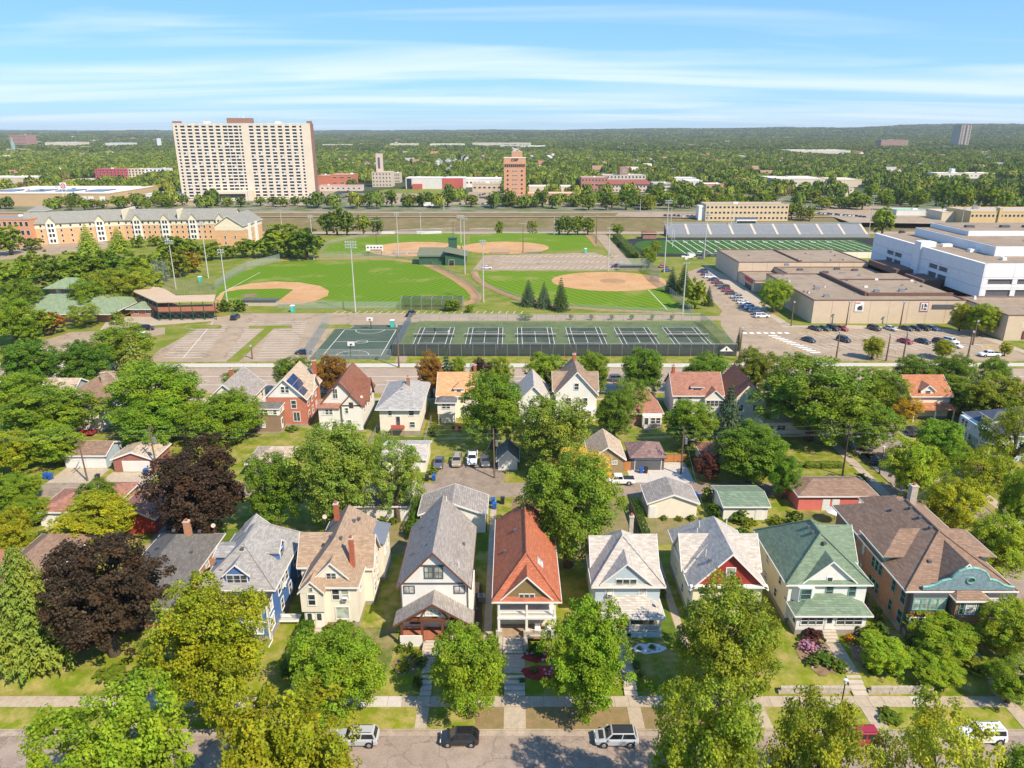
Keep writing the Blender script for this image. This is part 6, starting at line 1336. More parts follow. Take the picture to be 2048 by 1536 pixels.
def tree(label, kind, cx, top, Y, w, col='mid', base=None, group=None, name=None, cb=0.07, hmin=None):
    "cx, top, w: crown centre, top and width in the photo; Y: distance in metres, or 'y<pixel row of the trunk foot>'"
    _tc[0] += 1; rs = random.Random(_tc[0] * 7 + 1)
    if isinstance(Y, str): Y = G(cx, float(Y[1:]))[1]
    H0 = ZA(top, Y); d = Y * C_ - (H0 * .6 - CAM_H) * S_; X = (cx - 1024) * d / F_
    gz = ground_z(X, Y); H = max(hmin or 1.5, H0 - gz); Rr = w / 2 * d / F_ * (1.12 if kind == 's' else 1.0 if kind == 'c' else 1.1)
    con = kind in 'sc'
    nm = name or ('spruce_tree' if kind == 's' else 'cedar_tree' if kind == 'c' else 'tree')
    t = thing(nm, label, 'tree', (X, Y, gz), group, rs.uniform(0, 6.28))
    tr = TK['s' if con else 'd']; inst('trunk', tr[_tc[0] % len(tr)], t, (0, 0, -.15), 0, (min(Rr, H * .5) if not con else H * .25, min(Rr, H * .5) if not con else H * .25, H * (.92 if con else .85)))
    me = CR[kind][_tc[0] % len(CR[kind])]; c = GREEN[col] if isinstance(col, str) else col
    j = (1.9 if max(c) > .165 or c[1] < c[0] else 2.2) * rs.uniform(.9, 1.1); c = (c[0] * j * rs.uniform(.97, 1.1), c[1] * j, c[2] * j * .75)
    if con: inst('crown', me, t, (0, 0, H * .04), 0, (Rr, Rr, H * .96), c)
    else: inst('crown', me, t, (0, 0, H * (1 + cb) / 2), 0, (Rr * 1.03, Rr * 1.03, H * (1 - cb) / 2 * 1.04), c)
    return t
def bush(label, X, Y, r, hgt, col='mid', name='shrub', group=None, kind='b', cat='shrub', hedge=None):
    _tc[0] += 1; rs = random.Random(_tc[0]); c = tuple(1.4 * v for v in (GREEN[col] if isinstance(col, str) else col))
    z = ground_z(X, Y)
    if hedge: o = inst(name, HEDGE, None, (X, Y, z + hgt / 2), 0, (hedge[0], hedge[1], hgt / 2), c)
    else: o = inst(name, CR['b'][_tc[0] % 3], None, (X, Y, z + hgt * .42), rs.uniform(0, 6), (r, r, hgt * .56), c)
    return tag(o, label, cat, group)

# street trees on the near pavement (their feet are below the frame)
tree('bright green street tree at the bottom left corner of the photo', 'm', 225, 1388, 46.5, 285, 'bright')
tree('golden green street tree at the bottom between the left houses', 'm', 578, 1388, 46.5, 290, (.175, .19, .012))
tree('large yellow-green street tree at the bottom, right of the silver crossover', 'e', 1412, 1350, 46, 240, (.165, .195, .02))
tree('olive street tree at the bottom, left of the red car', 'e', 1640, 1382, 46, 205, (.135, .155, .018))
tree('thin yellow-green street tree in front of the white off-road car', 'a', 1872, 1372, 46, 225, (.19, .215, .03))
tree('green street tree cut off at the bottom right corner', 'm', 2050, 1490, 46, 130, 'mid')
# boulevard trees on the far kerb
tree('golden green maple on the kerb in front of the blue house', 'm', 415, 1166, 64.0, 222, (.165, .19, .012))
tree('dark green tree on the kerb in front of the cream house', 'e', 668, 1258, 64.0, 195, 'mid')
tree('dark green tree on the kerb behind the black hatchback', 'e', 936, 1250, 64.0, 160, 'mid')
tree('bright green maple on the kerb between the red and pale blue roofs', 'm', 1175, 1203, 64.0, 175, (.125, .185, .015))
tree('big green tree in front of the house with the dark red gable', 'e', 1462, 1162, 65.5, 212, (.125, .165, .02))
# front yards
tree('large purple-leaved maple in the front yard on the left', 'm', 200, 1073, 73, 238, 'purple')
tree('yellow-green cedar at the left edge beside the purple maple', 'c', 45, 1096, 72, 215, 'cedar')
tree('bright green small tree in front of the apartment house entrance', 'm', 1872, 1318, 69, 105, 'lime')
tree('bright green small tree right of the garden steps', 'm', 1768, 1278, 70.5, 95, 'lime')
tree('dense mid-green tree against the apartment house front', 'e', 1890, 1238, 73.5, 135, 'mid')
tree('yellow-green tree at the right edge in front of the apartment house', 'm', 2030, 1205, 72, 120, 'lime')
tree('dark green tree in the bottom right corner by the pavement', 'e', 2030, 1318, 66, 100, 'mid')
tree('small dark tree beside the apartment house steps', 'b', 1960, 1330, 70, 60, 'olive')
# back yards of the front row
tree('purple-leaved maple in the back yard beside the alley', 'm', 388, 893, 99, 200, 'purple')
tree('layered yellow-green tree in front of the white garage on the left', 'm', 190, 1000, 98, 155, 'yellow')
tree('small dark green tree between the two left garages', 'm', 193, 962, 106, 78, 'dark')
tree('dark green round tree behind the blue house', 'e', 545, 900, 102, 120, 'dark')
tree('tall mid-green tree behind the blue and cream houses', 'e', 662, 842, 103, 185, 'sage')
tree('slender airy tree beside the long white garage', 'a', 790, 858, 105, 118, 'sage')
tree('tall tree leaning over the red roof house', 'e', 1140, 900, 92, 195, (.095, .135, .018))
tree('tree with pale yellow dry leaves behind the red roof house', 'm', 1160, 898, 112, 125, 'straw')
tree('bright green column of foliage beside the salmon garage', 'e', 1568, 905, 113, 66, (.075, .14, .012))
tree('round green tree on the alley behind the green-roofed garage', 'e', 1505, 850, 119, 150, (.085, .14, .015))
tree('dark red shrub-like tree beside the alley pole', 'm', 1415, 905, 119, 55, (.085, .03, .03))
for i, (x, t_, y, w, c) in enumerate(((15, 1015, 92, 90, 'yellow'), (60, 995, 104, 80, 'mid'), (10, 955, 108, 90, 'mid'), (45, 950, 112, 70, 'bright'))):
    tree('%s leafy tree from the left edge in the garden behind the bungalows' % nth(i), 'm', x, t_, y, w, c, group='garden trees at the left edge')
# between the alley and the second row
tree('broad tree with dense green crown between the alley and orange-roofed house', 'e', 985, 738, 134, 135, (.085, .14, .016))
tree('very tall dark-leaved tree in front of the steep white house', 'e', 1112, 785, 122, 155, 'sage')
tree('slim tree in front of the pale grey roofed house', 'a', 1060, 835, 130, 70, 'sage')
tree('dark green rounded tree left of the brown bungalow', 'e', 1230, 778, 138, 80, 'dark')
tree('bare-limbed airy tree over the brown bungalow roof', 'a', 1262, 748, 148, 70, 'sage')
tree('fresh green tree in front of the red-brown roofed house', 'm', 1380, 800, 134, 112, (.11, .17, .014))
tree('blue-grey spruce beside the brown gabled house', 's', 1460, 772, 139, 75, 'spruce')
tree('huge spreading elm in the middle right of the photo', 'e', 1632, 708, 138, 235, (.095, .145, .017))
tree('wide elm branch mass right of the huge elm', 'e', 1735, 800, 133, 130, (.095, .145, .017))
tree('big leafy tree on the left behind the double garage', 'm', 95, 775, 137, 190, 'mid')
tree('fresh green tree left of the double garage', 'm', 95, 848, 126, 120, 'bright')
tree('yellowing tree at the left edge above the alley', 'm', 15, 865, 122, 110, 'yellow')
tree('large spreading tree over the grey-roofed house on the left', 'e', 310, 722, 144, 190, (.10, .165, .014))
tree('leafy tree over the red brick garage', 'e', 300, 795, 134, 150, (.095, .155, .014))
tree('leafy tree left of the red brick house', 'e', 445, 790, 138, 150, (.105, .165, .014))
tree('green tree at the left edge above the yellowing one', 'm', 40, 745, 145, 120, 'mid')
tree('light airy tree in front of the cream grey-roofed house', 'a', 470, 770, 144, 60, 'olive')
# side street on the right
tree('bright green young tree on the corner of the alley and side street', 'm', 1828, 878, 112, 105, 'lime')
tree('yellow-green street tree behind the apartment house', 'e', 1905, 952, 100, 115, 'yellow')
tree('bright lime street tree at the right edge beside the apartment roof', 'm', 2000, 1030, 88, 120, 'lime')
tree('green street tree in front of the sky blue house', 'm', 1882, 838, 121, 105, (.09, .155, .014))
tree('loose yellow-green tree on the far pavement of the side street', 'a', 1968, 885, 110, 118, 'yellow')
tree('tall airy tree at the right edge before the sky blue house', 'a', 2035, 790, 118, 130, 'olive')
tree('leafy tree left of the terracotta roof', 'm', 1765, 738, 152, 100, 'mid')
tree('yellowing tree in front of the terracotta roof', 'a', 1815, 790, 147, 60, 'gold')
tree('green tree right of the terracotta roof', 'm', 1930, 755, 152, 95, (.095, .14, .016))
tree('pale leafy tree above the sky blue house', 'm', 1995, 750, 145, 120, 'olive')
tree('green street tree at the far right edge below the side pavement', 'm', 2045, 935, 100, 80, 'mid')
tree('dark green avenue tree right of the huge elm', 'e', 1830, 708, 164, 85, 'dark')
tree('dark green avenue tree behind the terracotta roof', 'e', 1905, 705, 163, 85, 'dark')
tree('dark bushy avenue tree at the right below the white pickup', 'e', 1990, 712, 163, 65, 'dark')
# avenue trees
for x, t_, Y, w, k, c, lab in ((585, 712, 163.5, 82, 'm', (.075, .12, .014), 'dark green avenue tree behind the red brick house'), (662, 708, 163.5, 72, 'm', 'rust', 'rust-coloured avenue tree behind the solar roof'),
        (862, 705, 163.5, 58, 'm', 'rust', 'rusty avenue tree left of the blue spruce'), (893, 697, 163.5, 40, 's', 'spruce', 'blue spruce on the avenue behind the grey hip roof'), (915, 712, 163.5, 36, 'm', 'mid', 'green avenue tree right of the blue spruce'),
        (962, 715, 163.5, 45, 'm', 'purple', 'small purple avenue tree behind the orange roof'), (1000, 710, 163.5, 50, 'm', 'olive', 'olive avenue tree beside the small purple one'), (1088, 705, 163.5, 82, 'm', 'mid', 'round avenue tree left of the steep brown roof'),
        (1185, 704, 163.5, 72, 'm', 'mid', 'avenue tree right of the steep brown roof'), (1286, 693, 163.5, 84, 'm', (.08, .135, .014), 'tall avenue tree left of the red-brown roof'), (1416, 705, 163.5, 92, 'e', (.075, .13, .013), 'broad avenue tree behind the red-brown roof'),
        (1512, 693, 163.5, 80, 'm', (.10, .115, .016), 'avenue tree with reddening leaves above the brown gable'), (60, 678, 168, 112, 'm', (.06, .115, .014), 'large dark avenue tree at the far left'), (165, 682, 168, 106, 'm', (.06, .115, .014), 'large dark avenue tree second from the left'),
        (245, 648, 188, 125, 'm', 'mid', 'wide tree at the left end of the parking lot'), (262, 664, 182, 72, 's', (.10, .12, .03), 'brownish larch at the left end of the parking lot'), (470, 738, 163.5, 50, 'm', 'dark', 'small dark avenue tree behind the cream house')):
    tree(lab, k, x, t_, Y, w, c)
# park trees by the grandstand and field house, left
for i, (x, t_, b, w, c, k) in enumerate(((40, 555, 640, 70, 'dark', 'e'), (20, 590, 690, 90, 'mid', 'e'), (70, 500, 565, 75, 'sage', 'f'), (30, 520, 585, 80, 'mid', 'f'), (110, 515, 590, 80, 'dark', 'f'), (150, 505, 585, 85, 'mid', 'f'), (195, 500, 575, 85, 'mid', 'f'),
        (235, 505, 580, 85, 'dark', 'f'), (275, 510, 575, 80, 'mid', 'f'), (305, 505, 565, 70, 'mid', 'f'), (215, 535, 620, 95, 'olive', 'e'), (260, 530, 610, 90, 'olive', 'e'), (300, 535, 590, 70, 'olive', 'f'), (175, 555, 630, 75, 'mid', 'e'), (165, 603, 655, 62, 'olive', 'a'),
        (80, 618, 672, 60, 'mid', 'f'), (105, 622, 668, 48, 'rust', 'f'), (55, 640, 690, 50, 'mid', 'f'), (232, 622, 650, 28, 'sage', 'f'), (345, 470, 525, 65, 'mid', 'f'), (380, 475, 520, 55, 'sage', 'f'), (382, 505, 545, 42, 'gold', 'f'), (355, 500, 555, 50, 'olive', 'f'), (420, 485, 520, 45, 'mid', 'f'), (455, 490, 518, 40, 'mid', 'f'))):
    tree('%s tree, counted from the left edge, in the park by the grandstand' % nth(i), k, x, t_, 'y%d' % b, w, c, group='park trees by the grandstand')
for i, (x, t_, b, w, c, k) in enumerate(((15, 450, 510, 55, 'mid', 'f'), (172, 448, 505, 45, 'mid', 's'), (235, 455, 505, 50, 'mid', 's'), (60, 475, 500, 45, 'sage', 'f'), (275, 470, 495, 30, 'mid', 'f'), (310, 470, 492, 30, 'bright', 'f'), (525, 478, 515, 50, 'mid', 'f'), (490, 475, 515, 45, 'mid', 'f'), (575, 447, 512, 95, 'lime', 'f'), (612, 455, 520, 70, 'dark', 'f'), (545, 455, 500, 50, 'mid', 'f'))):
    tree('%s tree from the left in front of the long orange brick building' % nth(i), k, x, t_, 'y%d' % b, w, c, group='trees in front of the long brick building')
for i, (x, t_, w) in enumerate(((652, 425, 36), (672, 412, 40), (692, 420, 38), (726, 427, 34), (755, 432, 26))):
    tree('%s tree from the left in the dark clump behind the field fence' % nth(i), 'f', x, t_, 'y470', w, 'dark' if i != 3 else 'olive', group='dark clump behind the field fence')
for i, (x, t_, w) in enumerate(((1120, 432, 22), (1136, 430, 26), (1156, 430, 28), (1176, 434, 28))):
    tree('%s tree from the left in the clump beside the service path' % nth(i), 'f', x, t_, 'y470', w, 'dark' if i < 2 else 'mid', group='clump beside the service path')
for x, t_, b, w, k, c, lab in ((1057, 560, 612, 36, 's', 'spruce', 'leftmost of the three spruces on the softball field'), (1088, 565, 616, 34, 's', 'spruce', 'middle one of the three spruces on the softball field'), (1122, 557, 622, 36, 's', 'pine', 'tallest dark spruce of the three on the softball field'),
        (1345, 535, 585, 32, 's', 'spruce', 'grey-green spruce behind the softball dugout'), (1368, 528, 590, 36, 's', 'pine', 'spruce beside the bright tree at the school drive'), (1393, 555, 618, 50, 'f', 'lime', 'bright yellow-green tree on the point of the school drive'), (1418, 572, 612, 22, 's', 'pine', 'small dark pine at the edge of the school drive'),
        (1478, 655, 702, 14, 's', 'pine', 'thin young pine at the corner of the tennis fence'), (1552, 553, 625, 64, 'e', 'lime', 'bright green tree against the school side wall'), (1925, 605, 662, 40, 'm', 'yellow', 'yellowish tree in the school courtyard'), (1968, 605, 672, 60, 'm', 'lime', 'round bright tree in the school courtyard'),
        (1748, 672, 718, 42, 'm', 'yellow', 'young yellow-green tree in front of the school lot'), (1888, 678, 718, 42, 'm', 'yellow', 'yellow-green tree beside the white cars in the school lot'), (2012, 684, 712, 24, 'm', 'yellow', 'small yellow tree at the corner of the school lot'),
        (1312, 480, 512, 24, 'f', 'olive', 'bushy tree at the end of the stadium track'), (1770, 412, 460, 45, 'f', 'lime', 'pale green tree behind the stadium stands'), (905, 598, 622, 34, 'f', 'bright', 'small round tree beside the batting cage'), (940, 610, 625, 20, 'f', 'bright', 'tiny tree right of the batting cage'),
        (1052, 625, 640, 28, 'f', 'lime', 'small flat-topped tree north of the tennis courts'), (998, 440, 462, 18, 'f', 'bright', 'lone small tree beyond the outfield'), (1065, 440, 458, 24, 'f', 'olive', 'low bushy tree beyond the right outfield'), (1298, 492, 535, 34, 'e', 'mid', 'leafy tree at the end of the hedge by the dugout'), (1235, 447, 470, 26, 'f', 'mid', 'tree at the top of the hedge by the stadium')):
    tree(lab, k, x, t_, 'y%d' % b, w, c)
for i in range(6): tree('%s young tree from the left in the row along the park drive' % nth(i), 'f', 1142 + i * 40.5, 628, 'y640', 10, 'olive', group='young trees along the park drive')
# trees along the frontage road and in the town
for i, x in enumerate((718, 738, 783, 818, 846, 895, 942, 988, 1018, 1042, 1060, 1086, 1178, 1213, 1253, 1296)):
    tree('%s tree from the left along the far frontage road' % nth(i), 'f', x, 388 - (i % 3) * 5 + (12 if x in (1042, 1060) else 0), 'y414' if x < 1150 else 'y420', 27 + (i * 5) % 9, 'dark' if i % 3 else 'olive', group='trees along the far frontage road')
rs = random.Random(77)
for i in range(26):
    x = 1195 + i * 14 + rs.uniform(-5, 5)
    tree('%s tree from the left in the belt between the brick tower and yellow flats' % nth(i), 'f', x, 384 + rs.uniform(-12, 10), 'y%d' % (408 + rs.randint(-6, 8)), 28 + rs.uniform(-4, 8), rs.choice(['mid', 'dark', 'mid', 'olive', 'bright']), group='tree belt left of the yellow flats')
for i in range(28):
    x = 1600 + i * 16 + rs.uniform(-6, 6)
    tree('%s tree from the left in the belt right of the yellow flats' % nth(i), 'f', x, 385 + rs.uniform(-22, 12), 'y%d' % (412 + rs.randint(-10, 10)), 30 + rs.uniform(-4, 10), rs.choice(['mid', 'dark', 'mid', 'olive', 'dark', 'bright']), group='tree belt right of the yellow flats')
for i in range(16):
    x = 118 + i * 16 + rs.uniform(-6, 6)
    tree('%s tree from the left below the white slab tower on the left side' % nth(i), 'f', x, 392 + rs.uniform(-8, 8), 'y%d' % (416 + rs.randint(-5, 6)), 24 + rs.uniform(-4, 8), rs.choice(['mid', 'dark', 'olive']), group='trees left of the slab tower foot')
for i, x in enumerate((430, 455, 480, 520, 545, 565, 590, 612, 632)):
    tree('%s tree from the left at the foot of the slab tower' % nth(i), 'f', x, 392, 'y%d' % (412 + (i % 3)), 24, 'mid' if i % 2 else 'dark', group='trees at the foot of the slab tower')
for i, (x, t_, b, w) in enumerate(((1455, 398, 428, 26), (1492, 402, 428, 22), (1520, 405, 434, 24), (1585, 405, 436, 22), (1604, 408, 438, 22), (1622, 410, 438, 22))):
    tree('%s tree from the left in front of the yellow flats' % nth(i), 'f', x, t_, 'y%d' % b, w, 'olive' if i > 2 else 'mid', group='trees in front of the yellow flats')

# ---- hedges and shrubs
bush('clipped hedge running between the cream and blue house yards', -25.9, 73.4, 0, 1.6, (.075, .145, .01), 'hedge', None, cat='hedge', hedge=(.9, 4.2))
bush('green clipped hedge in the corner yard beside the side street', 58.8, 125, 0, 1.1, 'bright', 'hedge', None, cat='hedge', hedge=(3.3, .6))
bush('leafy creeper-covered fence beside the long white garage', -15.6, 104.5, 0, 2.4, (.075, .145, .01), 'hedge', None, cat='hedge', hedge=(.8, 5.2))
bush('rough hedge along the service path by the stadium', 61.5, 400, 0, 3.0, 'mid', 'hedge', None, cat='hedge', hedge=(2.2, 34))
bush('narrow hedge along the fence of the dry back yard', 20.6, 104, 0, 1.6, (.06, .11, .012), 'hedge', None, cat='hedge', hedge=(.7, 5.5))
SH = [('olive foundation shrub below the cream house window', -21.6, 77.2, 2.0, 1.5, 'olive'), ('low shrub beside the cream house steps', -23.2, 76.9, .9, 1.2, 'olive'), ('yellow-green shrub left of the white house steps', -11.5, 72.6, .9, .8, 'yellow'),
      ('leafy shrub at the corner of the white house porch', -13.6, 73.5, .8, 1.0, 'mid'), ('small conifer shrub in the white house garden bed', -12.4, 73.2, .5, 1.8, 'mid'), ('spreading yellow shrub in the round bed of the white house', -12.8, 70.6, 1.2, .8, 'yellow'),
      ('silvery shrub in the white house garden', -10.9, 71.3, 1.0, .7, 'sage'), ('green shrub by the pavement in front of the cream house', -15.6, 68.8, 1.3, 1.6, (.07, .14, .01)), ('tall dark shrub by the pavement left of the kerb tree', -10.9, 68.3, .7, 1.5, 'dark'),
      ('dark green shrub right of the red-roofed house steps', 3.0, 73.2, 1.3, 1.5, (.06, .12, .012)), ('hosta clump beside the red mulch bed', 2.6, 70.0, .6, .6, 'sage'), ('hosta clump at the pavement edge of the red mulch', 1.2, 68.7, .5, .5, 'sage'),
      ('green shrub in the pebble bed of the pale blue house', 17.2, 74.1, .5, .5, 'mid'), ('small shrub at the left of the pebble bed', 15.6, 73.9, .4, .4, 'sage'), ('flowering shrub beside the pale blue house walk', 14.7, 70.8, .7, .8, 'sage'), ('hosta border along the pale blue house steps', 15.0, 69.3, .6, .7, 'mid'),
      ('dark red smoke bush in front of the green-roofed house', 37.3, 75.3, 1.5, 1.7, (.085, .03, .03)), ('pink flowering shrub in front of the green-roofed house', 36.2, 73.9, 1.3, 1.2, (.42, .22, .34)), ('pale flowering shrub beside the pink one', 37.9, 73.5, 1.0, 1.0, (.34, .28, .26)),
      ('tall green perennial clump left of the garden walk', 37.2, 71.6, 1.4, 1.2, (.08, .15, .015)), ('leafy perennial clump near the garden wall', 38.6, 70.4, 1.2, 1.1, 'mid'), ('flowery perennial clump at the left of the garden', 35.6, 71.2, 1.0, 1.0, 'sage'), ('orange flowered shrub right of the porch steps', 42.0, 75.5, .7, .9, (.45, .22, .02)),
      ('round olive shrub right of the enclosed porch', 44.2, 75.6, 1.6, 1.9, 'olive'), ('dark green shrub beside the porch steps', 42.9, 74.8, .8, .9, 'mid'), ('leafy shrub behind the round olive one', 46.4, 76.6, 1.2, 1.8, (.075, .14, .012)), ('tall shrub between the green-roofed house and the apartment house', 47.2, 79.6, 1.0, 2.0, 'mid'),
      ('wild shrub between the two houses further back', 47.0, 83.4, 1.0, 2.2, 'mid'), ('perennial clump beside the garden steps', 42.4, 70.0, 1.1, 1.0, 'mid'), ('shrub above the retaining wall right of the garden steps', 44.6, 69.8, 1.2, 1.2, (.08, .15, .015)), ('low flowering clump on the kerb strip above the red car', 41.5, 63.6, 1.5, .9, 'mid'),
      ('dark shrub at the apartment house corner', 49.2, 74.2, 1.3, 1.9, 'dark'), ('shrub under the apartment house bay windows', 59.6, 74.8, 1.4, 1.6, 'dark'), ('shrub left of the pale blue house by the shared path', 20.4, 84.5, .7, 1.6, 'sage'), ('vine-like shrub along the red-gabled house path', 20.6, 87.0, .8, 1.8, 'sage'),
      ('leafy shrub beside the brown dry lawn and alley', 12.6, 112.6, 1.0, 2.0, 'mid'), ('low bush at the alley end of the dry lawn', 15.0, 111.5, 1.4, 1.2, 'bright'), ('bush under the cream garage wall', 24.8, 105.4, .7, .8, 'mid'), ('second bush under the cream garage wall', 27.2, 105.3, .8, .7, 'olive'), ('bush at the right end of the cream garage wall', 29.2, 105.4, .9, .9, 'mid'),
      ('vine mass left of the green-roofed garage', 33.2, 106.5, 1.5, 2.6, (.07, .14, .01)), ('tall bush beside the green-roofed garage and alley', 33.4, 111.6, 1.2, 3.0, 'bright'), ('yellowing bush in front of the green-roofed garage', 38.0, 103.6, 1.5, 1.3, 'yellow'), ('vine along the green-roofed garage eave', 37.0, 104.8, 1.9, 2.0, 'mid'), ('yellow-green bush right of the green-roofed garage', 42.4, 103.8, 1.3, 1.6, 'yellow'),
      ('large bush left of the salmon garage', 45.2, 103.4, 1.6, 3.0, 'mid'), ('leafy bush behind the red-gabled house', 35.2, 98.6, 2.2, 2.6, (.075, .135, .012)), ('green bush beside the pale bush behind the red-gabled house', 32.6, 101.6, 1.8, 2.2, 'mid'), ('small bush in front of the long white garage', -21.0, 104.2, 1.1, 1.3, 'mid'), ('bush right of the long white garage door', -19.2, 104.2, .9, 1.1, 'mid'),
      ('wide bush by the alley at the left edge', -73.8, 111.2, 2.2, 2.4, (.07, .14, .01)), ('bush left of the white garage on the left', -77.8, 106.0, 2.0, 2.4, 'mid'), ('reddish bush at the left edge behind the bungalow', -80.5, 103.0, 2.0, 2.2, 'rust'), ('yellowish bush beside the left bungalow', -77.5, 98.2, 2.2, 1.8, 'yellow'), ('bush beside the garden path on the left', -73.2, 99.5, 1.4, 1.4, 'mid'),
      ('light green groundcover mound under the purple maple', -42.5, 69.6, 2.2, .9, (.15, .21, .012)), ('groundcover mound right of the purple maple', -40.6, 70.4, 1.8, 1.0, 'bright'), ('groundcover mound by the pavement on the left', -46.4, 69.5, 2.2, .7, 'bright'), ('bush between the big trees by the brick garage', -62.5, 124.5, 1.6, 2.0, 'mid'),
      ('low bush beside the brick garage wall', -75.0, 125.5, .9, 1.2, 'olive'), ('bush behind the red brick house steps', -46.5, 143, 1.6, 1.2, 'bright'), ('bush at the corner of the white garage by the cars', -14.6, 122.2, 1.0, 1.6, 'bright'), ('vine bush beside the hip-roofed house', -16.8, 140.2, .9, 2.2, 'mid'), ('shrub beside the dark grey garage pad', 33.8, 126.0, 1.3, 2.2, 'bright'),
      ('small shrub on the corner strip by the street lamp', 63.4, 119.4, 1.6, 1.4, 'dark'), ('yellow shrub by the side pavement on the right', 84.2, 118.6, 1.2, 1.2, 'yellow'), ('dark clipped shrub at the grandstand end', *G(450, 622), 3.0, 4.2, 'mid'), ('second dark clipped shrub beside the grandstand', *G(480, 622), 3.0, 4.2, 'mid')]
for lab, X, Y, r, hg, c in SH: bush(lab, X, Y, r, hg, c)
# ================================================================ THE TOWN BEYOND
def far_mat(name, c, rough=.85): return plain(name, c, rough, .08, .15)
WINF = glass('far_window', (.022, .024, .028), .3)
class Block(House):
    "building on a slanted frontage: u runs from P to Q, v goes back"
    def __init__(s, name, label, cat, P, Q, z=0.0, group=None):
        P, Q = Vector((*P, 0)), Vector((*Q, 0)); d = Q - P; s.L = d.length; s.root = thing(name, label, cat, (P.x, P.y, z), group, math.atan2(d.y, d.x))
    def part(s, mb, name, mt, parent=None):
        o = mb.build(name, mt, None); o.parent = parent or s.root; return o
    def box(s, u0, u1, v0, v1, z0, z1, mt, name='wall', parent=None): return s.part(MB().box(u0, u1, v0, v1, z0, z1), name, mt, parent)
    def rows(s, us, zs, w, hh, v=0.0, fm=None, pm=None, name='window', most=300, face=0):
        me = lmesh(('rw', w, hh, (fm or WHITE).name, (pm or WINF).name), lambda: (MB().box(-w/2 - .12, w/2 + .12, -.06, 0, -hh/2 - .12, hh/2 + .12, 0).box(-w/2, w/2, -.09, -.065, -hh/2, hh/2, 1), [fm or WHITE, pm or WINF]))
        for z in zs:
            for u in us: inst(name, me, s.root, (u, v, z) if not face else (v, u, z), face)
CLEAR = []
def flatblock(label, xl, xr, yb, yt, dep, wall, roof=None, floors=1, nw=0, ww=1.6, wh=1.3, name='town_building', cat='building', skew=0.0, group=None, par=.6, fm=None):
    P = G(xl, yb); Q = G(xr, yb); Q = (Q[0], Q[1] + skew); z = ground_z(*P); Hh = max(3.0, ZA(yt, P[1]) - z)
    b = Block(name, label, cat, P, Q, z, group); L = b.L; wm = far_mat('wall_%s' % '_'.join('%02d' % int(c * 99) for c in wall), wall); rm = far_mat('roof_%s' % '_'.join('%02d' % int(c * 99) for c in (roof or (.45, .38, .3))), roof or (.45, .38, .3))
    CLEAR.append((P[0] - 4, Q[0] + 4, P[1] - (.03 if P[1] < 800 else .10) * P[1], P[1] + dep + skew))
    b.box(0, L, 0, dep, -1, Hh, wm); b.box(.4, L - .4, .4, dep - .4, Hh, Hh + .12, rm, 'roof')
    m = MB().box(-.15, L + .15, -.15, .35, Hh + .003, Hh + par).box(-.15, L + .15, dep - .35, dep + .15, Hh + .003, Hh + par).box(-.15, .35, .36, dep - .36, Hh + .003, Hh + par).box(L - .35, L + .15, .36, dep - .36, Hh + .003, Hh + par); b.part(m, 'parapet', wm)
    if nw:
        fh = Hh / floors; b.rows([L * (i + .5) / nw for i in range(nw)], [fh * (k + .55) for k in range(floors)], ww, wh, 0, fm)
    rs_ = random.Random(int(xl)); 
    for i in range(max(1, int(L * dep / 900))):
        u, v = rs_.uniform(.15, .85) * L, rs_.uniform(.2, .8) * dep; b.box(u, u + rs_.uniform(1.5, 4), v, v + 2, Hh + .12, Hh + rs_.uniform(.9, 1.8), METALG if i % 2 else WHITE, 'roof_unit')
    return b, L, Hh
# slab tower
TW = far_mat('tower_cream', (.66, .57, .45)); TB = far_mat('tower_brown_brick', (.27, .15, .11)); TS = far_mat('tower_spandrel', (.74, .70, .63))
b = Block('slab_tower', 'very wide cream slab apartment tower with rows of dark windows', 'tower', G(366, 401), (G(366, 401)[0] + 118, G(366, 401)[1] + 14)); L = b.L; HT = 66.0
b.box(0, L, .6, 19, 0, HT, TW); b.box(L + .02, L + .5, 1.0, 19.2, 0, HT + .6, TB, 'end_wall'); b.box(-.5, -.02, 1.0, 19.2, 0, HT + .6, TB, 'end_wall')
cols = [(2.9, 1.5)] + [(8.2 + 6.05 * i, 3.4) for i in range(7)] + [(49.0, 3.4), (53.8, 3.4), (57.6, 1.5)] + [(67.0 + 6.3 * i, 3.4) for i in range(7)] + [(110.3, 1.5)]
edge = 0.0
for i, (c, w) in enumerate(cols + [(L + 3, 6)]):
    b.box(edge, min(L, c - w / 2 - .25), 0, .595, 0, HT, TW, 'pier'); edge = c + w / 2 + .25
FL = 22; fh = (HT - 3.5) / FL
wide = lmesh('tower_window', lambda: (MB().box(-1.7, 1.7, .30, .58, 0, 1.7, 0).box(-.06, .06, .25, .299, 0, 1.7, 1), [WINF, GREYT])); slim = lmesh('tower_window_slim', lambda: (MB().box(-.75, .75, .45, .58, 0, 1.55, 0), [WINF]))
wide2 = lmesh('tower_window_blind', lambda: (MB().box(-1.7, 0, .30, .58, 0, 1.7, 0).box(.003, 1.7, .30, .58, 0, 1.7, 1), [WINF, PANEW])); nwin = 0; rest = MB()
for k in range(FL):
    for c, w in cols:
        z = 3.2 + fh * k
        if 18 < c < 66 and k < 2: continue
        if nwin < 300: inst('window', (wide2 if (k * 7 + int(c * 3)) % 5 == 0 else wide) if w > 2 else slim, b.root, (c, 0, z)); nwin += 1
        else: rest.box(c - w / 2, c + w / 2, .45, .58, z, z + 1.55)
o = b.part(rest, 'window_rows', WINF); o['kind'] = 'stuff'
m = MB()
for c, w in cols:
    for k in range(FL + 1): m.box(c - w / 2 - .245, c + w / 2 + .245, .12, .59, 3.2 + fh * k - fh + 1.75, min(HT, 3.2 + fh * k - .05))
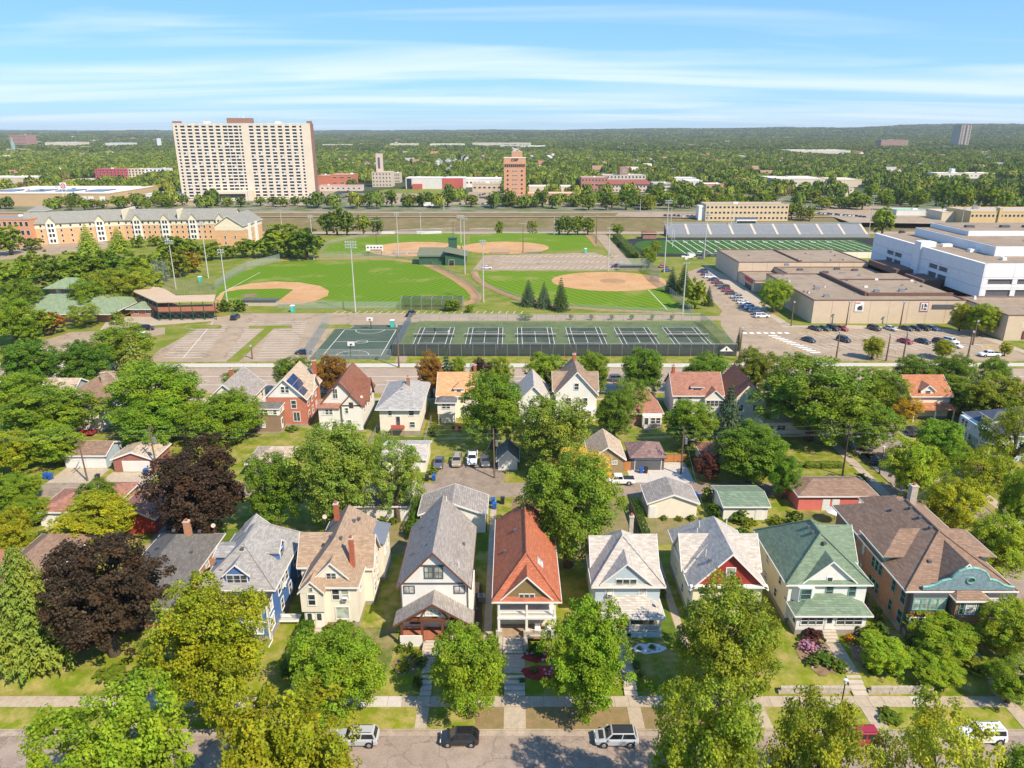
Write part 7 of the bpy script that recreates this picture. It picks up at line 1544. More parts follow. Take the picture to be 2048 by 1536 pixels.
o = b.part(m, 'spandrels', TS); o['kind'] = 'stuff'
b.box(0, L, -.1, .6, HT, HT + .5, TS, 'cornice'); b.box(46, 67, 4, 16, HT + .5, HT + 5.0, TB, 'penthouse'); b.box(-.2, 5, 2, 12, HT + .5, HT + 2.3, TB, 'penthouse'); b.box(L - 3, L + .4, 2, 14, HT + .6, HT + 2.6, TB, 'penthouse'); b.box(26, 30, 4, 12, HT + .5, HT + 2.2, TS, 'roof_unit'); b.box(88, 92, 4, 12, HT + .5, HT + 2.2, TS, 'roof_unit')
b.part(MB().tube((57, 6, HT + 5), (57, 6, HT + 8), .15).tube((60, 8, HT + 5), (60, 8, HT + 7), .5, .2), 'antenna', WHITE)
b.box(22, 64, -10, -.2, 0, 8.5, TW, 'entrance_block'); b.box(34, 58, -10.2, -10.02, 3.0, 6.2, WINF, 'entrance_window'); b.box(60, 63.4, -10.4, -.2, 0, 9.2, TW, 'entrance_fin')
# brick tower
OB = brick('tower_orange_brick', (.60, .31, .18), (.55, .36, .25), 1.2, .5, .08)
b = Block('brick_tower', 'tall orange brick office tower with letters near its top', 'tower', G(1008, 401), G(1051, 401)); L = b.L; HT = 37.0
b.box(0, L, 0, 18, 0, HT, OB); b.box(-.25, L + .25, -.25, 18.2, HT - 2.8 - 2.4, HT - 2.8, OB, 'band'); b.box(.3, L - .3, .3, 17.6, HT, HT + .2, GREYT, 'roof'); b.box(-.2, L + .2, -.2, .3, HT + .003, HT + .9, STUC, 'parapet'); b.box(7, L - 3, 5, 14, HT + .2, HT + 5.5, OB, 'penthouse')
b.rows([1.4 + i * (L - 2.8) / 9 for i in range(10)], [HT - 6.4], 1.05, 2.0, -.26, GREYT, name='slot_window')
disc = lmesh('porthole', lambda: (MB().prism([(.85 * math.cos(R(30 * k)), 0, .85 * math.sin(R(30 * k))) for k in range(12)], [(.85 * math.cos(R(30 * k)), -.12, .85 * math.sin(R(30 * k))) for k in range(12)]), [WINF]))
for k in range(7):
    z = 2.8 + k * 3.85
    for u in (L * .175, L * .825): inst('round_window', disc, b.root, (u, 0, z))
    b.rows([L * .5 + (i - 1.5) * 1.35 for i in range(4)], [z], .75, 1.2, 0, STUC)
cu = bpy.data.curves.new('sign_letters', 'FONT'); cu.body = 'CSP'; cu.size = 3.4; cu.extrude = .15; cu.align_x = 'CENTER'; cu.materials.append(plain('sign_navy', (.05, .02, .06), .5))
_tmp = bpy.data.objects.new('letters', cu); COL.objects.link(_tmp); bpy.context.view_layer.update(); _me = bpy.data.meshes.new_from_object(_tmp); bpy.data.objects.remove(_tmp); o = bpy.data.objects.new('sign_letters', _me); COL.objects.link(o); o.parent = b.root; o.location = (L * .5, -.45, HT - 2.5); o.rotation_euler = (math.pi / 2, 0, 0); o.scale = (1.15, 1.0, 1)
rs = random.Random(9)
for i in range(12): b.part(MB().tube((7 + rs.uniform(0, 9), 5 + rs.uniform(0, 8), HT + 5.4), (7 + rs.uniform(0, 9), 6 + rs.uniform(0, 6), HT + 8 + rs.uniform(0, 1.6)), .12, n=5), 'antenna', WHITE)
b.part(MB().tube((6.5, 6, HT), (6.5, 6, HT + 12), .1, .04), 'mast', GREYT)
# long orange brick residence with cream top storey and gables
OBR = brick('residence_brick', (.66, .38, .19), (.55, .38, .25), 1.0, .4, .08); CRM = far_mat('residence_cream', (.72, .63, .46)); RG = shingle('residence_roof', (.29, .28, .235))
W1 = far_mat('bay_white', (.72, .70, .64))
P_ = [(-268.0, 408.0), (-224.0, 428.0), (-162.0, 433.0)]
t0 = None
for si, (P, Q, lab, ng) in enumerate(((P_[0], P_[1], 'left wing of the orange brick residence with grey gabled roof', 2), (P_[1], P_[2], 'long middle range of the orange brick residence with white bays', 4))):
    b = Block('brick_residence', lab, 'building', P, Q); L = b.L; D = 17.0
    b.box(0, L, 0, D, 0, 8.6, OBR); b.box(-.1, L + .1, -.12, D, 8.6, 11.4, CRM, 'upper_wall'); b.rows([L * (i + .5) / (ng * 5) for i in range(ng * 5)], [1.6, 4.6, 7.4], .95, 1.3); b.rows([L * (i + .5) / (ng * 5) for i in range(ng * 5)], [10.1], .95, 1.2, -.12)
    zr, ze = 17.0, 11.5; m = MB()
    m.slab([(-.6, -.8, ze), (L + .6, -.8, ze), (L + .6, D / 2, zr), (-.6, D / 2, zr)], .25); m.slab([(L + .6, D + .8, ze), (-.6, D + .8, ze), (-.6, D / 2, zr), (L + .6, D / 2, zr)], .25); b.part(m, 'roof', RG)
    b.part(MB().prism([(0, 0, ze - .2), (0, D, ze - .2), (0, D / 2, zr - .2)], [(.2, 0, ze - .2), (.2, D, ze - .2), (.2, D / 2, zr - .2)]).prism([(L - .2, 0, ze - .2), (L - .2, D, ze - .2), (L - .2, D / 2, zr - .2)], [(L, 0, ze - .2), (L, D, ze - .2), (L, D / 2, zr - .2)]), 'gable_wall', CRM)
    for g in range(ng):
        u = L * (g + .5) / ng
        o = b.box(u - 2.3, u + 2.3, -.9, .0, .2, 11.4, W1, 'bay'); b.part(MB().prism([(u - 2.8, .2, 11.2), (u + 2.8, .2, 11.2), (u, .2, 14.6)], [(u - 2.8, -1.0, 11.2), (u + 2.8, -1.0, 11.2), (u, -1.0, 14.6)]), 'bay_gable', CRM, o)
        m = MB(); m.slab([(u + 3.1, -1.3, 11.0), (u, -1.3, 14.9), (u, 6, 14.9), (u + 3.1, 6, 11.0)][::1], .2); m.slab([(u, -1.3, 14.9), (u - 3.1, -1.3, 11.0), (u - 3.1, 6, 11.0), (u, 6, 14.9)][::1], .2); b.part(m, 'bay_roof', RG, o)
        b.rows([u - .8, u + .8], [1.9, 4.9, 7.6, 10.4], 1.1, 1.7, -.9)
    if si: b.box(0.2, .9, -.6, D + .6, 11.3, 17.6, CRM, 'fire_wall'); b.box(L * .5 - .3, L * .5 + .3, -.6, D / 2, 11.3, 17.3, CRM, 'fire_wall')
h = House('brick_residence', 'right end wing of the orange brick residence with big cream gable', 'building', -155, 404)
h.wall(-162, -147, 404, 436, 0, 8.6, OBR, 0); h.add(MB().box(-162.1, -146.9, 403.9, 436.1, 8.6, 11.4), 'upper_wall', CRM); h.gable('y', -162.1, -146.9, 404, 436, 11.4, 16.4, RG, CRM, .6, .6, CRM)
for y in (410, 418, 426): h.windows('E', -146.9, 2, (y,), 1, 1.5); h.windows('E', -146.9, 5, (y,), 1, 1.5); h.windows('E', -146.9, 7.7, (y,), 1, 1.5)
for y in (413, 424): h.add(MB().box(-146.88, -146.0, y - 1.6, y + 1.6, .2, 11.4), 'bay', W1)
h.windows('S', 404, 2, (-157, -151.5), 1, 1.5); h.windows('S', 404, 5, (-157, -151.5), 1, 1.5); h.windows('S', 404, 9, (-154.5,), 1, 1.5)
h = House('clock_turret', 'pale square turret with dark cap beside the brick residence', 'turret', *G(82, 470)); X, Y = G(82, 470); h.wall(X - 4, X + 4, Y, Y + 8, 0, 14.5, W1, 0); h.hip(X - 4, X + 4, Y, Y + 8, 14.5, 17.5, RG, .8); h.add(MB().prism([(X + 1.3 * math.cos(R(30 * k)), Y - .003, 11.5 + 1.3 * math.sin(R(30 * k))) for k in range(12)], [(X + 1.3 * math.cos(R(30 * k)), Y - .15, 11.5 + 1.3 * math.sin(R(30 * k))) for k in range(12)]), 'clock_face', CRM)
flatblock('brick and white low wing left of the brick residence', -40, 68, 492, 440, 22, (.58, .28, .15), (.25, .23, .2), 3, 10, 1.6, 2.4)
# commercial strip
b, L, Hh = flatblock('long tan superstore with white roof at the left', -60, 222, 412, 388, 90, (.50, .36, .20), (.72, .70, .66), 1, 0)
for i in range(4): b.box(8 + i * 26, 24 + i * 26, 24, 46, Hh + .2, Hh + .9, SOLAR, 'solar_array')
for i, u in enumerate((.80, .85, .93)): b.box(L * u, L * u + 4.5, -.3, -.02, .2, Hh * .8, WHITE, 'loading_door')
t = thing('store_sign', 'round red and white target sign on two posts beside the superstore', 'sign', (*G(134, 412), 0)); X, Y = G(134, 412)
for x in (-1.6, 1.6): MB().tube((X + x, Y, 0), (X + x, Y, 16), .2).build('post', WHITE, t)
MB().box(X - 2.6, X + 2.6, Y - .3, Y + .3, 13.5, 19.2).build('panel', WHITE, t); red = plain('sign_red', (.55, .02, .03), .4)
for r0, r1 in ((1.35, 2.1), (0.001, .65)):
    m = MB()
    for k in range(20):
        a, c = R(18 * k), R(18 * k + 18); m.poly([(X + r0 * math.cos(a), Y - .32, 16.4 + r0 * math.sin(a)), (X + r1 * math.cos(a), Y - .32, 16.4 + r1 * math.sin(a)), (X + r1 * math.cos(c), Y - .32, 16.4 + r1 * math.sin(c)), (X + r0 * math.cos(c), Y - .32, 16.4 + r0 * math.sin(c))])
    m.build('ring' if r0 > 1 else 'dot', red, t)
flatblock('tan shop block behind the superstore at the left edge', -40, 75, 374, 356, 40, (.60, .50, .36), (.68, .64, .56)); flatblock('cream and red shop between the store and the striped flats', 130, 205, 372, 361, 30, (.52, .30, .20), (.62, .54, .42))
for lab, xl, xr, c in (('red and white left section of the striped apartment block', 192, 258, (.50, .06, .07)), ('cream middle section of the striped apartment block', 258.4, 292, (.66, .55, .36)), ('white right section of the striped apartment block', 292.4, 333, (.74, .73, .71))):
    b, L, Hh = flatblock(lab, xl, xr, 358, 338.5, 22, c, (.2, .2, .2), 4, max(5, int((xr - xl) / 7)), 2.2, 2.0, 'striped_apartments', fm=WHITE)
flatblock('pale round-roofed hall at the foot of the slab tower', 292, 362, 402, 389, 26, (.66, .64, .60), (.45, .50, .52), 1, 7, 1.5, 1.6)
flatblock('red brick hall right of the slab tower', 636, 662, 373, 352, 25, (.46, .16, .09)); flatblock('red brick hall with dark window band right of the slab tower', 663, 707, 372, 350, 28, (.48, .17, .10), None, 2, 3, 5.0, 1.2)
flatblock('low white shop with crimson awning roof', 640, 724, 382, 372, 12, (.62, .52, .45), (.45, .04, .07), 1, 8, 2.0, 1.4)
b, L, Hh = flatblock('pale stone church school with square tower', 745, 784, 374, 345, 22, (.58, .48, .37), None, 4, 6, 1.4, 1.8); b.box(4, 11, 8, 15, Hh, Hh + 20, far_mat('wall_pale_pink', (.60, .47, .40)), 'tower'); b.box(6.4, 8.6, 7.7, 7.95, Hh + 4, Hh + 16, GREYT, 'tower_slot')
flatblock('pale stone annex beside the church school', 784.5, 800, 366, 347, 20, (.55, .45, .34), None, 3, 4)
b, L, Hh = flatblock('grey and red modern school on the town green', 812, 930, 378, 357, 28, (.62, .60, .56), (.70, .68, .64), 2, 0); b.box(L * .62, L * .97, -.4, -.02, .2, Hh + .4, far_mat('wall_brick_red', (.46, .10, .08)), 'red_wall'); b.box(L * .02, L * .10, -.4, -.02, .2, Hh, WINF, 'glass_wall'); b.box(L * .12, L * .28, -4, -.02, 0, Hh * .5, far_mat('wall_brick_red', (.46, .10, .08)), 'brick_wing')
flatblock('white flat-roofed shops left of the brick tower', 930, 1003, 374, 358, 26, (.66, .63, .58), (.72, .70, .66), 1, 9, 2.5, 1.8); flatblock('tan shops in front of the white ones left of the brick tower', 945, 1003, 384, 368, 20, (.52, .42, .30), None, 1, 6, 2.5, 1.8)
flatblock('low orange brick annex right of the brick tower', 1056, 1150, 402, 388, 20, (.55, .27, .15), (.62, .48, .36), 1, 8, 3.0, 1.6); flatblock('pale parking deck behind the brick annex', 1058, 1145, 386, 374, 24, (.60, .50, .40), (.70, .62, .52))
b, L, Hh = flatblock('brick and glass library block with dark end walls', 1162, 1215, 384, 356, 26, (.40, .17, .12), None, 3, 8, 2.0, 1.8); b, L, Hh = flatblock('pale arcaded block behind the red-roofed one', 1205, 1290, 372, 351, 22, (.60, .54, .46), None, 3, 12, 1.8, 2.2); b.box(L * .40, L * .60, 2, 16, Hh, Hh + 9, far_mat('wall_tower_brown', (.44, .20, .13)), 'tower'); b.box(L * .45, L * .55, 1.7, 1.95, Hh + 2, Hh + 7, far_mat('tower_glass', (.25, .34, .33)), 'tower_window')
b, L, Hh = flatblock('long low block with maroon hip roof', 1196, 1305, 384, 370, 20, (.62, .50, .38), None, 2, 16, 1.8, 1.4); b.part(MB().prism([(-1, -1, Hh + .65), (L + 1, -1, Hh + .65), (L + 1, 21, Hh + .65), (-1, 21, Hh + .65)], [(6, 9, Hh + 5), (L - 6, 9, Hh + 5), (L - 6, 11, Hh + 5), (6, 11, Hh + 5)]), 'hip_roof', far_mat('roof_maroon', (.25, .085, .06)))
flatblock('pale parking ramp right of the maroon roof', 1306, 1340, 386, 367, 20, (.60, .55, .47), None, 3, 4, 4, 1.2); flatblock('white low shops right of the maroon roof', 1330, 1392, 368, 357, 24, (.68, .65, .60), (.74, .72, .68), 1, 8, 2, 1.5)
flatblock('pink brick cube building with white roof', 1404, 1446, 386, 369, 24, (.52, .25, .18), (.70, .66, .62), 2, 3, 2.2, 2.0); flatblock('white shop row right of centre', 1372, 1404, 374, 362, 24, (.70, .66, .60), (.74, .72, .68)); flatblock('orange brick shop among trees right of centre', 1465, 1500, 372, 359, 20, (.56, .30, .19), None, 1, 4)
flatblock('long cream industrial block right of centre', 1545, 1650, 376, 358, 50, (.64, .55, .43), (.72, .66, .58), 1, 8, 2.5, 1.5); flatblock('cream warehouse right of the industrial block', 1665, 1722, 374, 360, 40, (.62, .52, .38), (.70, .62, .50)); flatblock('pale block before the cream warehouse', 1660, 1706, 392, 377, 24, (.62, .54, .42), (.68, .60, .50), 2, 4)
flatblock('teal shopfront block right of centre', 1500, 1526, 358, 351, 24, (.38, .50, .48)); flatblock('blue-roofed hall at the right', 1850, 1920, 368, 358, 30, (.62, .55, .42), (.20, .38, .52)); b, L, Hh = flatblock('white and yellow mission-style hall at the right', 1872, 1988, 357, 347, 24, (.70, .63, .50), (.70, .66, .60), 1, 14, 1.6, 1.6); b.box(L * .26, L * .32, 2, 9, Hh, Hh + 6, WHITE, 'bell_tower')
b, L, Hh = flatblock('yellow brick three-storey flats beyond the stadium', 1410, 1575, 438, 409.5, 16, (.62, .48, .28), (.36, .31, .26), 3, 20, 1.6, 1.4); b.box(-4.5, -.1, 2, 10, 0, Hh - 1, WHITE, 'stair_bay')
b, L, Hh = flatblock('yellow brick school at the right edge beyond the freeway', 1938, 2120, 446, 424, 30, (.60, .43, .20), (.45, .38, .29), 2, 22, 1.6, 1.6); b.box(L * .3, L * .33, -1, 3, 0, Hh + 3, far_mat('wall_60_43_20', (.6, .43, .2)), 'chimney'); flatblock('cream windowless annex left of the yellow school', 1882, 1937, 440, 425, 20, (.64, .54, .38), (.58, .5, .4))
b, L, Hh = flatblock('green and white filling station canopy beyond the stadium', 1792, 1850, 431, 421, 12, (.62, .62, .58), (.10, .42, .20), 1, 0)
# far landmarks on the wooded plain
flatblock('red-brown apartment slab far off on the right', 1760, 1814, 300, 280, 40, (.36, .22, .17), None, 5, 10, 3.5, 2.2); b, L, Hh = flatblock('slim grey high-rise far off on the right', 1915, 1935, 299, 250, 50, (.42, .35, .28), None, 16, 3, 6, 3); b.box(L * .42, L * .58, -1, 0, 0, Hh * .96, GREYT, 'dark_slot')
b, L, Hh = flatblock('church with green spire far off on the left', 14, 46, 308, 298, 30, (.46, .42, .36), (.22, .24, .22)); b.part(MB().box(L * .3, L * .42, 4, 12, 0, Hh + 10).prism([(L * .3, 4, Hh + 10), (L * .42, 4, Hh + 10), (L * .42, 12, Hh + 10), (L * .3, 12, Hh + 10)], [(L * .36 - .1, 7.9, Hh + 34), (L * .36 + .1, 7.9, Hh + 34), (L * .36 + .1, 8.1, Hh + 34), (L * .36 - .1, 8.1, Hh + 34)]), 'spire', far_mat('verdigris', (.25, .42, .36)))
flatblock('long white arena roof far off on the left', 92, 152, 299, 285, 90, (.60, .52, .42), (.74, .74, .74)); flatblock('red brick hospital block far off at the left edge', 22, 56, 298, 270, 60, (.36, .20, .16), None, 4, 8, 4, 3); flatblock('red brick hall far off on the left', 160, 218, 303, 294, 40, (.40, .20, .15), (.45, .36, .3)); flatblock('white silo-like tower far off on the left', 316, 321, 299, 277, 14, (.72, .72, .72)); flatblock('pale flat roofs in the trees on the left', 160, 235, 314, 308, 60, (.55, .48, .38), (.66, .6, .5))
flatblock('long pale terrace far off right of the slab tower', 645, 700, 298, 289, 50, (.60, .52, .42), (.52, .44, .38)); flatblock('pale terrace far off behind the church tower', 780, 835, 298, 287.5, 50, (.60, .54, .45), (.6, .55, .48)); flatblock('white warehouse roofs far off at centre', 860, 928, 298, 288, 60, (.66, .63, .58), (.72, .7, .68)); flatblock('grey-gabled terrace far off at centre', 945, 1062, 298, 286, 50, (.56, .5, .43), (.42, .37, .33)); flatblock('long white shed far off right of centre', 1000, 1092, 301, 292, 60, (.70, .67, .62), (.74, .73, .7)); flatblock('white shops far off on the right', 1580, 1700, 312, 301, 80, (.62, .55, .46), (.7, .66, .6)); flatblock('long white roof far off left of the slab tower', 212, 262, 298, 286, 50, (.6, .58, .54), (.7, .7, .7))
# scattered houses on the plain: small gables among the trees
rs = random.Random(21); fh_ = []
for kx in range(4):
    wm, rm_ = ((far_mat('far_white', (.70, .68, .63)), far_mat('far_grey_roof', (.34, .31, .29))), (far_mat('far_cream', (.66, .57, .43)), far_mat('far_brown_roof', (.30, .18, .12))), (far_mat('far_blue', (.42, .50, .55)), far_mat('far_pale_roof', (.50, .45, .40))), (far_mat('far_white', (.7, .68, .63)), far_mat('far_red_roof', (.36, .15, .1))))[kx]
    m = MB(); w, d, e, r_ = 4.5, 5.5, 5.5, 9.0
    for s_ in ((-w, -d), (w, -d)): pass
    m.box(-w, w, -d, d, 0, e, 0); m.prism([(-w, -d + .2, e), (w, -d + .2, e), (0, -d + .2, r_)], [(-w, -d, e), (w, -d, e), (0, -d, r_)], 0)
    m.slab([(w + .5, -d - .5, e - .4), (0, -d - .5, r_ + .1), (0, d, r_ + .1), (w + .5, d, e - .4)][::1], .3, 1); m.slab([(0, -d - .5, r_ + .1), (-w - .5, -d - .5, e - .4), (-w - .5, d, e - .4), (0, d, r_ + .1)][::1], .3, 1)
    for zz in (1.6, 4.0): m.box(-2.8, -1.4, -d - .08, -d - .003, zz - .7, zz + .7, 2).box(1.4, 2.8, -d - .08, -d - .003, zz - .7, zz + .7, 2)
    o = m.build('far_house', [wm, rm_, WINF]); fh_.append(o.data); bpy.data.objects.remove(o)
FARN = 0; FK = [0] * 4
for i in range(230):
    px, py = 15 + 8.8 * i + rs.uniform(-4, 4), 262 + 10 ** rs.uniform(1.35, 1.99)
    if 340 < px < 650 and py > 270 or 1000 < px < 1060: continue
    X, Y = G(px, py); FARN += 1
    kd = rs.randint(0, 3); FK[kd] += 1; o = inst('far_house', fh_[kd], None, (X, Y, ground_z(X, Y)), rs.choice((0, math.pi / 2, .3, -.4)), (rs.uniform(.9, 1.3) + Y / 3500,) * 2 + (rs.uniform(.9, 1.2) + Y / 6000,))
    tag(o, '%s far-off %s house from the left on the wooded plain' % (nth(FK[kd] - 1), ('grey-roofed white', 'brown-roofed cream', 'pale blue', 'red-roofed white')[kd]), 'house', 'far-off houses on the wooded plain'); CLEAR.append((X - 9, X + 9, Y - .12 * Y, Y + 10))

for px, py, w in ((985, 380, 10), (700, 385, 30), (1190, 388, 9), (1780, 430, 40), (560, 410, 40)): X, Y = G(px, py); CLEAR.append((X - w, X + w, Y - 120, Y + 60))
CLEAR += [(-305, -170, 640, 740), (-12, 16, 640, 720), (-160, -60, 640, 850)]
# ---- the wooded plain: too many trees to count, one mass
def woods():
    m, t, b_ = _mat('woodland_leaves')
    oi = N(t, 'ShaderNodeObjectInfo'); at = N(t, 'ShaderNodeAttribute'); at.attribute_name = 'tint'
    cr = N(t, 'ShaderNodeValToRGB'); e = cr.color_ramp.elements; e.remove(e[1])
    for p, c in ((0.0, (.075, .115, .018)), (.35, (.12, .175, .022)), (.7, (.165, .22, .026)), (.95, (.225, .25, .03)), (1.0, (.16, .12, .05))):
        el = e[0] if p == 0 else e.new(p); el.color = c4(c)
    t.links.new(oi.outputs['Random'], cr.inputs[0])
    k = mix(t, 1.0, cr.outputs[0], mix(t, at.outputs['Fac'], (.6,) * 3, (1.45,) * 3), 'MULTIPLY'); t.links.new(k, b_.inputs['Base Color']); b_.inputs['Roughness'].default_value = .8; b_.inputs['Specular IOR Level'].default_value = .1
    def ball_crown(seed, n=7, faces=420, leaf=.17, ext=1.0, lean=0):
        rs = np.random.RandomState(seed); C, NN, S, T = [], [], [], []
        for i in range(n):
            c = np.array((rs.uniform(-1, 1) * ext, rs.uniform(-1, 1) * ext, rs.uniform(.45, .62) if lean else rs.uniform(.3, .62))) * (1, 1, 1); r_ = rs.uniform(.36, .5) if not lean else rs.uniform(.34, .48) * .9
            p = rs.normal(size=(faces // n, 3)); p[:, 2] = np.abs(p[:, 2]) * 1.1 - .35; p /= np.linalg.norm(p, axis=1, keepdims=True)
            rad = r_ * (np.array((1.05, 1.05, .95)) if not lean else np.array((lean, lean, 1.0))); tt = rs.uniform(.1, .9)
            C.append(c + p * rad); NN.append(p + rs.normal(size=p.shape) * .5 + (0, 0, .3)); S.append(rs.uniform(.7, 1.3, len(p)) * leaf); T.append(np.clip(tt + rs.normal(size=len(p)) * .18, 0, 1))
        return leaf_mesh('woodland_crown', np.concatenate(C), np.concatenate(NN), np.concatenate(S), np.concatenate(T), m)
    protos = []
    for i in range(4): protos.append(ball_crown(200 + i, 7, 420, .15, .5))
    for i in range(3): protos.append(ball_crown(300 + i, 22, 1300, .10, 1.25, .34))
    rs = random.Random(5); V, A = [], []
    def clear(X, Y): return (Y % 170) < 11 and noise.noise(Vector((X / 120, Y / 300, 9))) > .05 or abs(X % 240 - 120) < 6 or any(a < X < b and c < Y < d for a, b, c, d in CLEAR)
    def zone(y0, y1, step, r0, r1, h0, h1, pick, grow=0.0):
        Y = y0
        while Y < y1:
            st = step * (1 + grow * (Y - y0) / (y1 - y0)); X = -.82 * Y - 40
            while X < .82 * Y + 40:
                x, y = X + rs.uniform(-.45, .45) * st, Y + rs.uniform(-.45, .45) * st; X += st
                d = noise.noise(Vector((x / 90, y / 90, 3.1))) * .5 + .5
                if y < 760: p = .10 + .25 * (d > .55)
                elif y < 1050: p = .30 + .45 * (d > .5)
                else: p = .80 + .2 * (d > .42)
                if rs.random() > p or (y < 2200 and clear(x, y)): continue
                V.append((x, y, ground_z(x, y) - .5)); A.append((rs.uniform(r0, r1) * (st / step), rs.uniform(h0, h1), rs.uniform(0, 6.28), rs.choice(pick)))
            Y += st
    zone(612, 2000, 9.6, 5.2, 7.4, 8.5, 14, (0, 1, 2, 3)); zone(2000, 4200, 34, 20, 24, 11, 16, (4, 5, 6)); zone(4200, 13500, 80, 46, 58, 13, 20, (4, 5, 6), .8)
    me = bpy.data.meshes.new('woodland'); me.from_pydata(V, [], [])
    for nm, i, ty in (('rad', 0, 'FLOAT'), ('hgt', 1, 'FLOAT'), ('rot', 2, 'FLOAT'), ('pick', 3, 'INT')):
        at = me.attributes.new(nm, ty, 'POINT'); at.data.foreach_set('value', [a[i] for a in A])
    o = bpy.data.objects.new('woodland', me); COL.objects.link(o); tag(o, 'dense green woodland covering the plain to the horizon', 'woodland', None, 'stuff')
    ng = bpy.data.node_groups.new('woodland', 'GeometryNodeTree'); ng.interface.new_socket('Geometry', in_out='INPUT', socket_type='NodeSocketGeometry'); ng.interface.new_socket('Geometry', in_out='OUTPUT', socket_type='NodeSocketGeometry')
    nn = ng.nodes; gi = nn.new('NodeGroupInput'); go = nn.new('NodeGroupOutput'); iop = nn.new('GeometryNodeInstanceOnPoints'); g2i = nn.new('GeometryNodeGeometryToInstance')
    for i, pm in reversed(list(enumerate(protos))):
        ob = bpy.data.objects.new('woodland_tree', pm); inf = nn.new('GeometryNodeObjectInfo'); inf.inputs['Object'].default_value = ob; inf.inputs['As Instance'].default_value = False
        ng.links.new(inf.outputs['Geometry'], g2i.inputs[0])
    def attr(nm, ty):
        a = nn.new('GeometryNodeInputNamedAttribute'); a.data_type = ty; a.inputs['Name'].default_value = nm; return a.outputs['Attribute']
    cs = nn.new('ShaderNodeCombineXYZ'); cr_ = nn.new('ShaderNodeCombineXYZ')
    for k in (0, 1): ng.links.new(attr('rad', 'FLOAT'), cs.inputs[k])
    ng.links.new(attr('hgt', 'FLOAT'), cs.inputs[2]); ng.links.new(attr('rot', 'FLOAT'), cr_.inputs[2])
    ng.links.new(gi.outputs[0], iop.inputs['Points']); ng.links.new(g2i.outputs[0], iop.inputs['Instance']); iop.inputs['Pick Instance'].default_value = True
    ng.links.new(attr('pick', 'INT'), iop.inputs['Instance Index']); ng.links.new(cs.outputs[0], iop.inputs['Scale']); ng.links.new(cr_.outputs[0], iop.inputs['Rotation']); ng.links.new(iop.outputs[0], go.inputs[0])
    md = o.modifiers.new('woodland', 'NODES'); md.node_group = ng
    print('WOODS', len(V))
woods()
# ---- summer haze over the plain
def haze():
    m = bpy.data.materials.new('haze'); m.use_nodes = True; t = m.node_tree; t.nodes.clear(); o = N(t, 'ShaderNodeOutputMaterial'); v = N(t, 'ShaderNodeVolumePrincipled')
    v.inputs['Color'].default_value = (.80, .90, 1.0, 1); v.inputs['Density'].default_value = HAZE_D; v.inputs['Anisotropy'].default_value = 0.0; t.links.new(v.outputs[0], o.inputs['Volume'])
    ob = MB().box(-16500, 16500, -400, 16500, -6, 190).build('haze', m); ob['kind'] = 'stuff'; ob['label'] = 'thin blue summer haze over the whole place'
HAZE_D = 0.000055
haze()
# ================================================================ VEHICLES
CARP = tinted('car_paint', .3, .8, .5, .015); TYRE = plain('tyre_rubber', (.02, .02, .02), .8); RIM = plain('alloy_rim', (.45, .45, .46), .35, .05, 2, .7); CGLASS = glass('car_glass', (.012, .014, .017), .04)
HEADL = plain('headlamp', (.75, .75, .72), .15); TAILL = plain('tail_lamp', (.35, .01, .012), .25); DKTRIM = plain('dark_car_trim', (.03, .03, .032), .5)
CARD = {  # length, width, belt, roof, hood height, cabin base x0,x1, roof x0,x1, wheel radius, ground clearance
    'sedan': (4.7, 1.82, .92, 1.45, .86, -1.75, 1.15, -1.05, .35, .33, .22), 'suv': (4.6, 1.88, 1.08, 1.70, 1.02, -2.15, 1.2, -1.85, .55, .37, .28), 'hatch': (4.1, 1.75, .98, 1.55, .92, -1.9, 1.1, -1.4, .4, .32, .22),
    'van': (5.1, 1.98, 1.08, 1.76, 1.0, -2.4, 1.55, -2.2, .75, .35, .22), 'boxy': (4.6, 1.9, 1.18, 1.85, 1.12, -2.15, .85, -2.05, .55, .41, .34), 'pickup': (5.7, 1.98, 1.15, 1.80, 1.10, -.75, 1.55, -.6, .85, .41, .36)}
